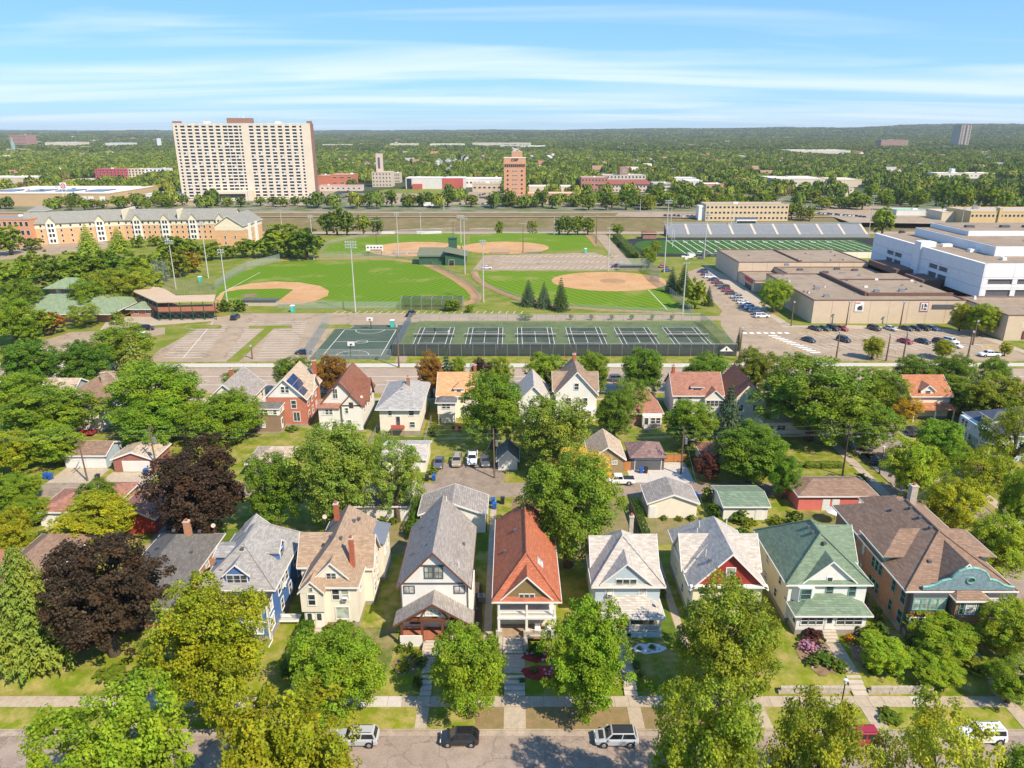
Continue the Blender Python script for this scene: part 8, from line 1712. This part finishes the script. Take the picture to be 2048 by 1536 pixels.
def car_proto(kind):
    L, W_, belt, roof, hood, cb0, cb1, rf0, rf1, wr, gc = CARD[kind]; w = W_ / 2; P = {}
    tail = belt - (.03 if kind in ('sedan', 'pickup') else 0)
    st = [(-L/2, w * .84, gc + .12, tail - .16), (-L/2 + .14, w * .95, gc + .02, tail - .03), (-L/2 + .6, w, gc, tail), (cb0 + .3, w, gc, belt), (0, w, gc, belt), (cb1 - .1, w, gc, belt - .01), (cb1 + .25, w * .99, gc, hood), (L/2 - .5, w * .96, gc, hood - .06), (L/2 - .13, w * .90, gc + .03, hood - .16), (L/2, w * .78, gc + .14, hood - .32)]
    m = MB(); rings = []
    for x, ww, zb, zt in st:
        sh = min(.16, (zt - zb) * .3); rings.append([(x, -ww * .9, zb), (x, ww * .9, zb), (x, ww, zb + .12), (x, ww, zt - sh), (x, ww * .93, zt - .03), (x, ww * .8, zt), (x, -ww * .8, zt), (x, -ww * .93, zt - .03), (x, -ww, zt - sh), (x, -ww, zb + .12)])
    n = 10
    for r in rings: m.v += r
    for i in range(len(rings) - 1):
        for k in range(n): m.f.append((i * n + k, (i + 1) * n + k, (i + 1) * n + (k + 1) % n, i * n + (k + 1) % n)[::-1]); m.m.append(0)
    m.f.append(tuple(range(n))[::-1]); m.f.append(tuple((len(rings) - 1) * n + k for k in range(n))); m.m += [0, 0]
    bz, wb, wt = belt - .04, w * .9, w * .72; B = [(cb0, -wb, bz), (cb1, -wb, bz), (cb1, wb, bz), (cb0, wb, bz)]; T = [(rf0, -wt, roof - .05), (rf1, -wt, roof - .05), (rf1, wt, roof - .05), (rf0, wt, roof - .05)]; T2 = [(rf0 + .12, -wt * .86, roof), (rf1 - .15, -wt * .86, roof), (rf1 - .15, wt * .86, roof), (rf0 + .12, wt * .86, roof)]
    m.prism(B, T, 0); m.prism(T, T2, 0)
    if kind == 'pickup': m.box(-L/2 + .12, cb0 - .08, -w * .78, w * .78, belt + .003, belt + .02, 1)
    for x in (-L * .3, L * .3):                       # dark wheel arches
        for s_ in (-1, 1): m.tube((x, s_ * (w - .14), wr), (x, s_ * (w + .006), wr), wr + .09, n=14, m=1)
    if kind in ('suv', 'boxy', 'van', 'hatch'): m.box(rf0 + .25, rf1 - .3, -wt * .8, -wt * .74, roof + .0, roof + .06, 1).box(rf0 + .25, rf1 - .3, wt * .74, wt * .8, roof, roof + .06, 1)
    for s_ in (-1, 1): m.box(cb1 - .45, cb1 - .25, min(s_ * w, s_ * (w + .2)), max(s_ * w, s_ * (w + .2)), belt, belt + .14)
    P['body'] = m, [CARP, DKTRIM]
    lp = lambda a, b, t: tuple(a[i] + (b[i] - a[i]) * t for i in range(3))
    def pane(b0, b1, t0, t1, u0, u1, out):
        q = [lp(lp(b0, b1, u0), lp(t0, t1, u0), .14), lp(lp(b0, b1, u1), lp(t0, t1, u1), .14), lp(lp(b0, b1, u1), lp(t0, t1, u1), .92), lp(lp(b0, b1, u0), lp(t0, t1, u0), .92)]
        return MB().poly([tuple(p[i] + out[i] * .015 for i in range(3)) for p in q]), [CGLASS]
    P['windscreen'] = pane(B[1], B[2], T[1], T[2], .05, .95, (1, 0, .6)); P['rear_window'] = pane(B[3], B[0], T[3], T[0], .06, .94, (-1, 0, .6))
    P['side_window'] = pane(B[0], B[1], T[0], T[1], .05, .48, (0, -1, .4)); P['side_window.1'] = pane(B[0], B[1], T[0], T[1], .52, .93, (0, -1, .4)); P['side_window.2'] = pane(B[2], B[3], T[2], T[3], .07, .48, (0, 1, .4)); P['side_window.3'] = pane(B[2], B[3], T[2], T[3], .52, .95, (0, 1, .4))
    for i, s_ in enumerate((-1, 1)):
        P['headlight.%d' % i] = MB().box(L/2 - .16, L/2 - .02, s_ * w * .66 - .17, s_ * w * .66 + .17, hood - .34, hood - .2), [HEADL]; P['tail_light.%d' % i] = MB().box(-L/2 - .012, -L/2 + .1, s_ * w * .70 - .14, s_ * w * .70 + .14, tail - .38, tail - .16), [TAILL]
    for i, (x, s_) in enumerate(((-.3, -1), (-.3, 1), (.3, -1), (.3, 1))):
        P['wheel.%d' % i] = MB().tube((x * L, s_ * (w - .2), wr), (x * L, s_ * (w + .015), wr), wr, n=14, m=0).tube((x * L, s_ * (w + .0), wr), (x * L, s_ * (w + .03), wr), wr * .64, wr * .55, n=10, m=1), [TYRE, RIM]
    return {k: lmesh(('car', kind, k), lambda v=v: v) for k, v in P.items()}
PROTO = {k: car_proto(k) for k in CARD}
PAINT = {'black': (.012, .012, .014), 'grey': (.10, .10, .11), 'dark': (.03, .033, .04), 'silver': (.42, .43, .44), 'white': (.74, .74, .73), 'red': (.32, .012, .018), 'maroon': (.10, .012, .018), 'blue': (.02, .06, .22), 'tan': (.34, .28, .20), 'brown': (.055, .04, .032), 'pink': (.34, .04, .12), 'skyblue': (.14, .26, .34), 'green': (.03, .07, .05)}
def car(label, kind, colr, X, Y, head=0.0, z=None, group=None, name=None):
    t = thing(name or ('pickup_truck' if kind == 'pickup' else 'parked_car'), label, 'pickup truck' if kind == 'pickup' else 'car', (X, Y, ground_z(X, Y) + .03 if z is None else z), group, head)
    for k, me in PROTO[kind].items(): inst(k.split('.')[0], me, t, (0, 0, 0), 0, None, PAINT[colr] if k == 'body' else None)
    return t
PI = math.pi; RZ = STREET_Z - .14
for lab, k, c, px in (('silver sport utility car half hidden by the golden street tree', 'suv', 'silver', 716), ('black hatchback parked at the kerb before the white house', 'hatch', 'black', 920), ('two-tone silver crossover with black roof parked at the kerb', 'suv', 'silver', 1231), ('dark red sport utility car parked between the street trees', 'suv', 'red', 1712), ('white boxy off-road car parked at the right of the street', 'boxy', 'white', 1962)):
    X, Y = G(px, 1480, RZ); t = car(lab, k, c, X, 60.6 if px < 1900 else 60.9, PI, RZ)
    if px == 1231: inst('roof_panel', lmesh('jeep_roof', lambda: (MB().box(-1.75, .42, -.6, .6, 1.701, 1.72), [DKTRIM])), t); inst('hood_panel', lmesh('jeep_hood', lambda: (MB().slab([(1.35, -.6, 1.035), (1.85, -.6, .985), (1.85, .6, .985), (1.35, .6, 1.035)], .01), [DKTRIM])), t)
for lab, k, c, px, py, hd in (('silver blue sedan nose to the alley, leftmost of the yard row', 'sedan', 'grey', 878, 930, -PI / 2), ('tan wagon nose to the alley, second in the yard row', 'suv', 'tan', 914, 927, -PI / 2), ('white pickup nose to the alley in the yard row', 'pickup', 'white', 945, 922, -PI / 2), ('grey covered-looking car right of the white pickup in the yard', 'hatch', 'grey', 970, 928, -PI / 2 + .1), ('grey car beside the small black-roofed garage', 'sedan', 'grey', 1003, 926, -PI / 2),
        ('white pickup with dark bed standing in the alley', 'pickup', 'white', 1237, 967, PI), ('black car parked on the side street', 'sedan', 'black', 1740, 922, PI / 2), ('dark car on the far pavement side of the side street', 'suv', 'dark', 1822, 868, PI / 2), ('black sport utility car at the left end of the lot', 'suv', 'black', 294, 660, .15), ('white car beside the black one at the left end of the lot', 'sedan', 'white', 274, 668, .15), ('black sedan alone in the parking lot beside the basketball court', 'sedan', 'dark', 608, 708, 0),
        ('black pickup at the corner of the tennis courts', 'pickup', 'black', 822, 631, PI / 2 - .2), ('dark trailer-like van beside the grandstand bushes', 'van', 'black', 471, 638, PI / 2), ('white car entering the small lot between the fields', 'sedan', 'white', 974, 538, 0), ('dark sport utility car behind the softball backstop', 'suv', 'dark', 1232, 535, PI), ('pink car beside the stadium entrance drive', 'sedan', 'pink', 1327, 535, .3), ('blue-grey car below the pink one', 'sedan', 'blue', 1334, 543, .3),
        ('white pickup with a trailer at the corner of the school lot', 'pickup', 'white', 1978, 713, PI), ('dark car on the road beside the stadium tree', 'suv', 'dark', 1806, 454, .3), ('sky blue car on the road beside the stadium tree', 'sedan', 'skyblue', 1820, 459, .3), ('dark car half hidden under the avenue tree on the left', 'sedan', 'dark', 228, 722, 0), ('dark parked car on the avenue below the big elm', 'sedan', 'dark', 110, 768, 0), ('silver parked car on the avenue behind the steep white house', 'suv', 'grey', 1235, 762, 0)):
    X, Y = G(px, py); car(lab, k, c, X, Y, hd)
seq = ['dark', 'maroon', 'white', 'dark', 'red', 'grey', 'brown', 'red', 'dark', 'silver', 'silver', 'white', 'grey', 'white', 'silver', 'dark', 'white']; kn = ['suv', 'sedan', 'van', 'sedan', 'sedan', 'suv', 'suv', 'sedan', 'sedan', 'suv', 'suv', 'sedan', 'sedan', 'suv', 'hatch', 'sedan', 'van']
for i in range(17):
    px = 1405 + i * 7.2 + (i > 8) * 3; py = 545 + (px - 1405) / 122 * 93; X, Y = G(px, py)
    car('%s %s car, counted from the far end of the school drive row' % (nth(i), {'dark': 'dark', 'maroon': 'maroon', 'white': 'white', 'red': 'red', 'grey': 'grey', 'brown': 'brown', 'silver': 'silver'}[seq[i]]), kn[i], seq[i], X, Y, .05 if i % 3 else PI, None, 'cars along the school drive')
for i, (px, c, k) in enumerate(((1630, 'dark', 'sedan'), (1648, 'green', 'sedan'), (1665, 'black', 'suv'), (1683, 'red', 'sedan'), (1748, 'brown', 'suv'), (1780, 'silver', 'sedan'), (1812, 'dark', 'sedan'), (1829, 'black', 'sedan'), (1846, 'black', 'suv'), (1863, 'blue', 'sedan'))):
    X, Y = G(px, 660); car('%s %s car from the left in the row under the school wall' % (nth(i), c), k, c, X, Y, -1.1, None, 'cars under the school wall')
for i, (px, py, c, k) in enumerate(((1617, 683, 'dark', 'sedan'), (1687, 683, 'dark', 'suv'), (1810, 686, 'red', 'sedan'), (1845, 686, 'dark', 'sedan'), (1880, 688, 'maroon', 'suv'), (1901, 686, 'white', 'suv'), (1908, 694, 'white', 'sedan'))):
    X, Y = G(px, py); car('%s %s car from the left in the front row of the school lot' % (nth(i), c), k, c, X, Y, -1.1, None, 'cars in the front row of the school lot')
# lorries on the freeway and frontage road
def lorry(label, px, py, Lg, colr, trailer=True, z=None):
    X, Y = G(px, py); z = ground_z(X, Y) + .03 if z is None else z; t = thing('lorry', label, 'lorry', (X, Y, z))
    o = MB().box(-Lg/2, Lg/2, -1.3, 1.3, 1.1, 4.1).build('trailer' if trailer else 'cargo_box', WHITE); o.parent = t; o = MB().prism([(Lg/2 + .6, -1.2, .8), (Lg/2 + 4.2, -1.2, .8), (Lg/2 + 4.2, 1.2, .8), (Lg/2 + .6, 1.2, .8)], [(Lg/2 + .6, -1.1, 3.6), (Lg/2 + 2.6, -1.1, 3.6), (Lg/2 + 2.6, 1.1, 3.6), (Lg/2 + .6, 1.1, 3.6)]).build('cab', tinted('lorry_paint', .35, .4)); o.parent = t; o.color = c4(colr)
    o = MB().box(Lg/2 + 1.2, Lg/2 + 2.6, -1.23, -1.18, 2.3, 3.2).build('cab_window', CGLASS); o.parent = t
    for x in (-Lg/2 + 1, -Lg/2 + 2.2, Lg/2 - .6, Lg/2 + 3.2):
        for s_ in (-1, 1): o = MB().tube((x, s_ * 1.0, .52), (x, s_ * 1.28, .52), .52, n=12).build('wheel', TYRE); o.parent = t
lorry('white semi-trailer lorry with yellow cab on the freeway', 858, 463.5, 15.5, (.5, .33, .03), z=TRENCH_Z + .05); lorry('dark flatbed lorry with yellow cab on the freeway behind the clump', 776, 464, 8, (.5, .33, .03), z=TRENCH_Z + .05); lorry('white box lorry on the far frontage road', 858, 414.5, 8.5, (.7, .7, .7), False)
# far car parks: small cars in rows
def far_car(col2):
    m = MB().prism([(-2.2, -.9, .35), (2.2, -.9, .35), (2.2, .9, .35), (-2.2, .9, .35)], [(-2.15, -.85, .95), (2.1, -.85, .9), (2.1, .85, .9), (-2.15, .85, .95)], 0).prism([(-1.7, -.8, .93), (1.2, -.8, .93), (1.2, .8, .93), (-1.7, .8, .93)], [(-1.2, -.65, 1.42), (.5, -.65, 1.42), (.5, .65, 1.42), (-1.2, .65, 1.42)], 1).box(-1.15, .45, -.6, .6, 1.422, 1.47, 0)
    for x in (-1.35, 1.35):
        for s_ in (-1, 1): m.tube((x, s_ * .7, .34), (x, s_ * .92, .34), .34, n=8, m=2)
    return m, [CARP, CGLASS, TYRE]
FC = lmesh('far_car', lambda: far_car(0)); rs = random.Random(13)
for where, n_, x0, y0, dx, dy in (('car park right of the slab tower', 16, 632, 403, 4.6, -1.4), ('lower line right of the slab tower', 14, 640, 409, 4.8, -1.3), ('car park beside the town green', 14, 905, 404, 5.0, -1.2), ('strip in front of the brick tower', 12, 920, 409, 6.4, -.1), ('lane right of the brick annex', 10, 1160, 382, 3.2, 3.2), ('car park below the superstore end', 16, 232, 378, 7.4, .0), ('strip at the foot of the slab tower', 14, 420, 409, 13, 0), ('junction beyond the stadium', 12, 1640, 428, 8, .6), ('yard before the yellow flats', 10, 1330, 432, 9, .2)):
    for i in range(n_):
        X, Y = G(x0 + dx * i + rs.uniform(-.6, .6), y0 + dy * i + rs.uniform(-.3, .3)); o = inst('parked_car', FC, None, (X, Y, ground_z(X, Y) + .035), PI / 2 + rs.uniform(-.1, .1), None, PAINT[rs.choice(('white', 'silver', 'black', 'dark', 'grey', 'red', 'white', 'blue'))])
        tag(o, '%s small car from the left in the %s' % (nth(i), where), 'car', 'cars in the ' + where)
# ================================================================ SMALL THINGS
def wire_sag(m, a, b, sag=.5, r=.012, n=8):
    a, b = Vector(a), Vector(b); prev = a
    for i in range(1, n + 1):
        t = i / n; p = a.lerp(b, t); p.z -= sag * 4 * t * (1 - t); m.tube(prev, p, r, n=4); prev = p
POLES = [(-77.0, 119.4, 8.0), (-65.4, 121.9, 9.6), (-3.2, 120.6, 9.6), (31.2, 122.0, 9.4), (60.9, 121.6, 10.2)]
LABP = ('leaning bare utility pole left of the double garage', 'utility pole with transformer before the brick garage', 'utility pole with grey transformer beside the parked cars', 'wooden utility pole beside the concrete pad', 'tall utility pole at the corner yard by the side street')
for (x, y, hh), lab in zip(POLES, LABP):
    t = thing('utility_pole', lab, 'utility pole', (x, y, 0)); MB().tube((x, y, -.2), (x - .15, y, hh), .17, .11, 8).build('pole', POLEB if x < 50 else plain('dark_pole', (.07, .05, .04), .9), t)
    for z in (hh - .4, hh - 1.4): MB().box(x - .06 - .15, x + .06 - .15, y - 1.2, y + 1.2, z - .06, z + .06).build('crossarm', POLEB, t)
    if x < 40 and hh > 9: MB().tube((x + .42, y, hh - 3.2), (x + .42, y, hh - 2.1), .28, n=10).build('transformer', METALG, t)
    if x > -10: MB().tube((x, y, hh - 2.6), (x + 1.3, y - .4, hh - 2.2), .04, n=5).box(x + 1.2, x + 1.8, y - .6, y - .3, hh - 2.3, hh - 2.12).build('lamp_arm', METALG, t)
t = thing('power_line', 'sagging overhead wires strung along the alley poles', 'power line', (0, 121, 0))
ends = [(-130, 119.5, 9)] + [p for p in POLES if p[2] > 9] + [(130, 122, 9.5)]
for a, b in zip(ends, ends[1:]):
    for dy, dz in ((-1.1, -.3), (1.1, -.3), (0, -1.5), (-.9, -1.3)):
        m = MB(); wire_sag(m, (a[0], a[1] + dy, a[2] + dz), (b[0], b[1] + dy, b[2] + dz)); m.build("wire", METALG, t)
for x0, y0, z0, x1, y1, z1 in ((31.2, 122, 8.6, 27.6, 92, 8.2), (-3.2, 120.6, 8.6, -9.2, 91, 8.2), (60.9, 121.6, 9, 55, 98, 7), (-3.2, 120.6, 8.4, -8, 150, 6.2)):
    m = MB(); wire_sag(m, (x0, y0, z0), (x1, y1, z1), .6); m.build('service_wire', METALG, t)
for i, (px, py, ty) in enumerate(((798, 735, 650), (1478, 722, 655), (1945, 690, 640), (505, 718, 690))): lamp_pole('%s thin utility pole from the left along the avenue' % nth((1, 2, 3, 0)[i]), px, py, ty, (1, 1), POLEB, cat='utility pole')
for i, (px, py, ty) in enumerate(((565, 468, 425), (695, 468, 428), (842, 470, 425), (1108, 470, 432), (1340, 470, 415), (1460, 470, 420), (888, 420, 395), (1280, 425, 398))): lamp_pole('%s thin grey mast from the left along the freeway' % nth((0, 1, 2, 4, 6, 7, 3, 5)[i]), px, py, ty, (1, 1), POLEW, cat='light pole')
# bins
def bin_(label, X, Y, mt): 
    z = ground_z(X, Y); t = thing('wheelie_bin', label, 'bin', (X, Y, z)); inst('bin_body', lmesh(('bin', mt.name), lambda: (MB().prism([(-.25, -.28, .08), (.25, -.28, .08), (.25, .28, .08), (-.25, .28, .08)], [(-.33, -.38, 1.05), (.33, -.38, 1.05), (.33, .38, 1.05), (-.33, .38, 1.05)]), [mt])), t); inst('lid', lmesh(('binlid', mt.name), lambda: (MB().slab([(-.36, -.42, 1.13), (.36, -.42, 1.13), (.36, .42, 1.2), (-.36, .42, 1.2)], .07), [mt])), t)
    for s_ in (-1, 1): inst('wheel', lmesh('binwheel', lambda: (MB().tube((-.04, 0, .12), (.04, 0, .12), .12, n=8), [BLACKP])), t, (s_ * .27, .28, 0))
for lab, X, Y, m_ in (('blue bin at the left of the double garage apron', -85.0, 120.2, BLUEP), ('blue bin with pale side beside the left apron', -84.0, 120.0, BLUEP), ('black bin on the grass between the two left garages', -75.2, 119.6, BLACKP), ('blue bin at the right of the brick garage door', -67.6, 122.0, BLUEP), ('blue bin by the alley near the parked cars', -14.2, 119.6, BLUEP), ('black bin by the alley near the parked cars', -15.4, 119.4, BLACKP),
        ('blue bin against the dark grey garage door', 23.9, 122.6, BLUEP), ('black bin against the dark grey garage door', 24.8, 122.6, BLACKP), ('blue bin at the alley behind the cream garage', 31.6, 112.6, BLUEP), ('black bin at the alley behind the cream garage', 30.5, 112.8, BLACKP), ('blue bin behind the white garage at the alley edge', -3.2, 110.6, BLUEP), ('second blue bin behind the white garage at the alley edge', -2.9, 109.0, BLUEP), ('black bin beside the blue ones behind the white garage', -1.6, 110.8, BLACKP), ('black bin in the driveway of the small black-roofed garage', 3.2, 120.4, BLACKP)): bin_(lab, X, Y, m_)
# garden walks, steps, beds, walls
def walk(x, w, y1, z=0.0, steps=4, mt=None, slabs=7):
    o = struct('front_walk', flat(rect(x - w/2, x + w/2, 69.7, y1), .02), SOIL); L = (y1 - 69.7) / slabs
    for i in range(slabs): MB().box(x - w/2, x + w/2, 69.7 + i * L, 69.7 + (i + 1) * L - .03, -.1, .055).build('slab', mt or CONC, o)
    for i in range(steps): MB().box(x - w/2, x + w/2, 66.98 + i * .68, 67.62 + i * .68, SZ - .2, SZ + .06 + (i + .6) * .9 / steps).build('step', STEPC, o)
    MB().box(x - w/2, x + w/2, 62.2, 65.3, SZ - .05, SZ + .04).build('slab', mt or CONC, o)
for x, w, y1 in ((-40.6, 1.6, 75), (-24.9, 1.2, 76.4), (-9.9, 1.3, 72.5), (.3, 2.4, 72.9), (13.6, 1.5, 74.7), (39.8, 1.7, 74.9), (56, 1.6, 75), (27.5, 1.4, 78)): walk(x, w, y1)
struct('side_path', flat(rect(-3.6, -2.6, 72, 112), .03), CONC); struct('side_path', flat(rect(20.9, 21.9, 74, 105), .03), CONC); struct('side_path', flat(rect(-62, -60.8, 96, 104), .03), CONC); struct('side_path', flat([(-73, 96), (-71.5, 96), (-73.5, 103.5), (-75, 103.5)], .03), CONC); struct('side_path', flat(rect(47.3, 48.3, 76, 98), .03), SOIL); struct('driveway', flat([(57, 67), (62.5, 67), (66, 78), (62.6, 78)], .03), CONC); struct('driveway', flat(rect(-56, -52.6, 95.5, 104), .03), ALLEYM)
struct('worn_lawn', flat(rect(8.0, 20.0, 92, 112), .012), ground_mix('straw_lawn', ((.27, .23, .095), (.33, .26, .13), (.22, .21, .07)), (.2, .6, 5.))); struct('worn_lawn', flat(rect(-27, -15.8, 95, 104.2), .012), MATS['straw_lawn']); struct('dirt_yard', flat(rect(0, 8, 108, 113), .014), SOIL); struct('worn_lawn', flat(rect(22, 31, 98, 105.8), .012), MATS['straw_lawn']); struct('worn_lawn', flat(rect(-22, -14.5, 69.8, 78), .012), ground_mix('half_dry_lawn', ((.12, .17, .025), (.20, .19, .05), (.33, .27, .12)), (.2, .55, 5.))); struct('worn_lawn', flat(rect(45, 62, 100, 108), .012), MATS['half_dry_lawn']); struct('kerb_strip', flat(rect(-4, 24, 62.2, 65.3), SZ + .012), ground_mix('bare_strip', ((.32, .22, .11), (.36, .24, .12), (.24, .20, .08)), (.3, .9, 6.)))
struct('back_lawn', flat(rect(-56, -40, 95.2, 102.5), .012), ground_mix('green_lawn', ((.11, .18, .014), (.15, .21, .02), (.09, .14, .02)), (.2, .6, 5.))); struct('back_lawn', flat(rect(19.0, 20.8, 74, 92), .014), MATS['green_lawn']); struct('back_lawn', flat(rect(-6.5, -3.7, 96, 101), .014), MATS['green_lawn']); struct('back_lawn', flat(rect(-28, -16.5, 131.5, 139.5), .014), MATS['green_lawn'])
def blob(cx, cy, rx, ry, seed, n=22):
    rs_ = random.Random(seed); return [(cx + rx * (1 + rs_.uniform(-.16, .16)) * math.cos(2 * PI * k / n), cy + ry * (1 + rs_.uniform(-.16, .16)) * math.sin(2 * PI * k / n)) for k in range(n)]
for lab, cx, cy, rx, ry, mt in (('red mulch bed with stones by the pavement of the red-roofed house', 3.4, 69.9, 2.4, 1.0, MULCH), ('red mulch bed curving round the dry lawn of the red-roofed house', 3.2, 72.5, 2.0, 1.0, MULCH), ('white pebble bed in front of the pale blue house', 16.8, 74.0, 2.0, .9, plain('white_pebbles', (.66, .66, .66), .9, .2, 6)), ('round soil bed with low edging in the white house garden', -12.6, 71.0, 1.7, 1.4, SOIL), ('dark garden bed along the white house wall', -4.4, 80, .5, 7, plain('dark_mulch', (.10, .06, .035), .9, .3, 5)), ('flower garden bed left of the green-roofed house walk', 36.9, 72.6, 2.2, 3.2, SOIL), ('flower garden bed right of the green-roofed house walk', 43.6, 72.8, 2.6, 3.0, SOIL)):
    pts = blob(cx, cy, rx, ry, int(cx * 7) + 99); t = thing('garden_bed', lab, 'garden bed', (cx, cy, 0)); MB().prism([(x, y, -.1) for x, y in pts], [(x, y, .06) for x, y in pts]).build('mulch', mt, t)
    rs_ = random.Random(int(cx * 3) + 50)
    for i in range(7):
        x, y = cx + rs_.uniform(-.7, .7) * rx, cy + rs_.uniform(-.7, .7) * ry; r_ = rs_.uniform(.12, .26); MB().prism([(x + r_ * math.cos(k), y + r_ * .8 * math.sin(k), .04) for k in (0, 1, 2, 3, 4, 5)], [(x + r_ * .6 * math.cos(k), y + r_ * .5 * math.sin(k), .04 + r_ * .9) for k in (0, 1, 2, 3, 4, 5)]).build('stone', STONE, t)
for lab, x0, x1 in (('pale block retaining wall left of the garden steps', 30.5, 38.8), ('pale block retaining wall right of the garden steps', 40.8, 48.5)):
    t = thing('retaining_wall', lab, 'wall', ((x0 + x1) / 2, 67.3, SZ)); n_ = int((x1 - x0) / .8)
    for r_ in range(2):
        for i in range(n_): inst('block', lmesh('wallblock', lambda: (MB().box(0, .78, 0, .35, 0, .42), [STONE])), t, (x0 + i * .8 + (.25 if r_ else 0) - (x0 + x1) / 2, .02 * (i % 3) + r_ * .06, r_ * .44))
for lab, X, Y in (('red and white garden chairs on the patio behind the orange-roofed house', -12.4, 142.6), ('white wicker chairs on the red-roofed house porch', 3.2, 75.9)):
    t = thing('garden_chairs', lab, 'chair', (X, Y, 0 if Y > 100 else 1.0)); z = 0 if Y > 100 else 1.0; mt = plain('red_plastic', (.45, .03, .03), .5) if Y > 100 else WHITE
    for k in range(2):
        x = X + k * 1.3; MB().box(x - .35, x + .35, Y - .35, Y + .35, z + .38, z + .46).build('seat', mt, t); MB().box(x - .35, x + .35, Y + .3, Y + .38, z + .46, z + 1.05).build('backrest', mt, t)
        for a, b in ((-.3, -.3), (.3, -.3), (-.3, .3), (.3, .3)): MB().tube((x + a, Y + b, z), (x + a, Y + b, z + .38), .03, n=5).build('leg', mt, t)
t = thing('garden_parasol', 'white octagonal garden parasol beside the salmon garage', 'parasol', (52.2, 104.6, 0)); MB().tube((52.2, 104.6, 0), (52.2, 104.6, 2.4), .04).build('pole', METALG, t)
m = MB(); P8 = [(52.2 + 1.6 * math.cos(R(45 * k + 22)), 104.6 + 1.6 * math.sin(R(45 * k + 22)), 2.05) for k in range(8)]
for k in range(8): m.prism([(P8[k][0], P8[k][1], 2.0), (P8[(k + 1) % 8][0], P8[(k + 1) % 8][1], 2.0), (52.2, 104.6, 2.5)], [P8[k], P8[(k + 1) % 8], (52.2, 104.6, 2.56)])
m.build('canopy', plain('cream_canvas', (.68, .63, .54), .8), t)
rs = random.Random(31); t = thing('porch_clutter', 'jumbled boxes, plants and bags on the pale blue house porch', 'clutter', (14.5, 77.5, .8))
for i in range(22):
    x, y = rs.uniform(11.3, 18.2), rs.uniform(76.7, 78.6); w = rs.uniform(.15, .4); MB().box(x - w, x + w, y - w * .7, y + w * .7, .81, .81 + rs.uniform(.3, 1.1)).build(rs.choice(('box', 'bag', 'crate')), plain('clutter_%d' % (i % 6), [(.6, .6, .58), (.3, .22, .12), (.05, .12, .3), (.45, .05, .05), (.1, .2, .06), (.5, .4, .2)][i % 6], .7), t)
t = thing('air_conditioner', 'grey cooling unit on a slab beside the white house', 'air conditioner', (-4.1, 83.6, 0)); MB().box(-4.6, -3.7, 83.1, 84.0, .1, .95).build('casing', METALG, t); MB().tube((-4.15, 83.55, .95), (-4.15, 83.55, 1.0), .36, n=12).build('fan_grille', GREYT, t)
for lab, X, Y, sh in (('player in dark shirt near the left tennis net', -24.3, 222.3, (.02, .03, .04)), ('player in white shirt on the leftmost tennis court', -19.6, 219.0, (.7, .7, .7))):
    t = thing('person', lab, 'person', (X, Y, .05)); me = bpy.data.meshes.new('body')
    J = [(0, 0, .95, .14), (0, 0, 1.2, .15), (0, 0, 1.42, .13), (0, 0, 1.53, .06), (0, -.02, 1.66, .10), (0, -.02, 1.76, .08), (-.2, 0, 1.4, .065), (-.3, -.1, 1.15, .05), (-.28, -.32, 1.05, .04), (.2, 0, 1.4, .065), (.32, -.08, 1.15, .05), (.4, -.3, 1.1, .04), (-.11, 0, .9, .1), (-.14, -.06, .5, .075), (-.15, .02, .08, .05), (-.15, -.14, .04, .045), (.11, 0, .9, .1), (.16, .08, .5, .075), (.18, .2, .08, .05), (.18, .05, .04, .045)]
    E_ = [(0, 1), (1, 2), (2, 3), (3, 4), (4, 5), (2, 6), (6, 7), (7, 8), (2, 9), (9, 10), (10, 11), (0, 12), (12, 13), (13, 14), (14, 15), (0, 16), (16, 17), (17, 18), (18, 19)]
    me.from_pydata([j[:3] for j in J], E_, []); o = bpy.data.objects.new('body', me); COL.objects.link(o); o.parent = t; md = o.modifiers.new('skin', 'SKIN')
    for v, j in zip(me.skin_vertices[0].data if me.skin_vertices else [], J): v.radius = (j[3], j[3])
    o.modifiers.new('smooth', 'SUBSURF').levels = 1; me.materials.append(plain('shirt_%d' % int(sh[0] * 100), sh, .8))
t = thing('bench', 'brown slatted bench behind the tennis fence', 'bench', (*G(1125, 722), 0)); X, Y = G(1125, 722)
for k in range(3): MB().box(X - 1.5, X + 1.5, Y + k * .17, Y + k * .17 + .13, .42, .47).build('slat', REDDECK, t)
for k in range(2): MB().box(X - 1.5, X + 1.5, Y + .52, Y + .56, .6 + k * .2, .75 + k * .2).build('slat', REDDECK, t)
for x in (-1.3, 1.3): MB().box(X + x - .05, X + x + .05, Y, Y + .5, 0, .42).build('leg', GREYT, t)
t = thing('sign_board', 'white triangular sign with dark letter on the tennis fence', 'sign', (*G(1447, 708), 1.5)); X, Y = G(1447, 708); Y = TY0 - .62
MB().prism([(X - 2.0, Y, 1.5), (X + 2.0, Y, 1.5), (X, Y, 3.0)], [(X - 2.0, Y - .05, 1.5), (X + 2.0, Y - .05, 1.5), (X, Y - .05, 3.0)]).build('board', WHITE, t); MB().box(X - .2, X + .2, Y - .08, Y - .055, 1.75, 2.5).build('letter', BLACKM, t)
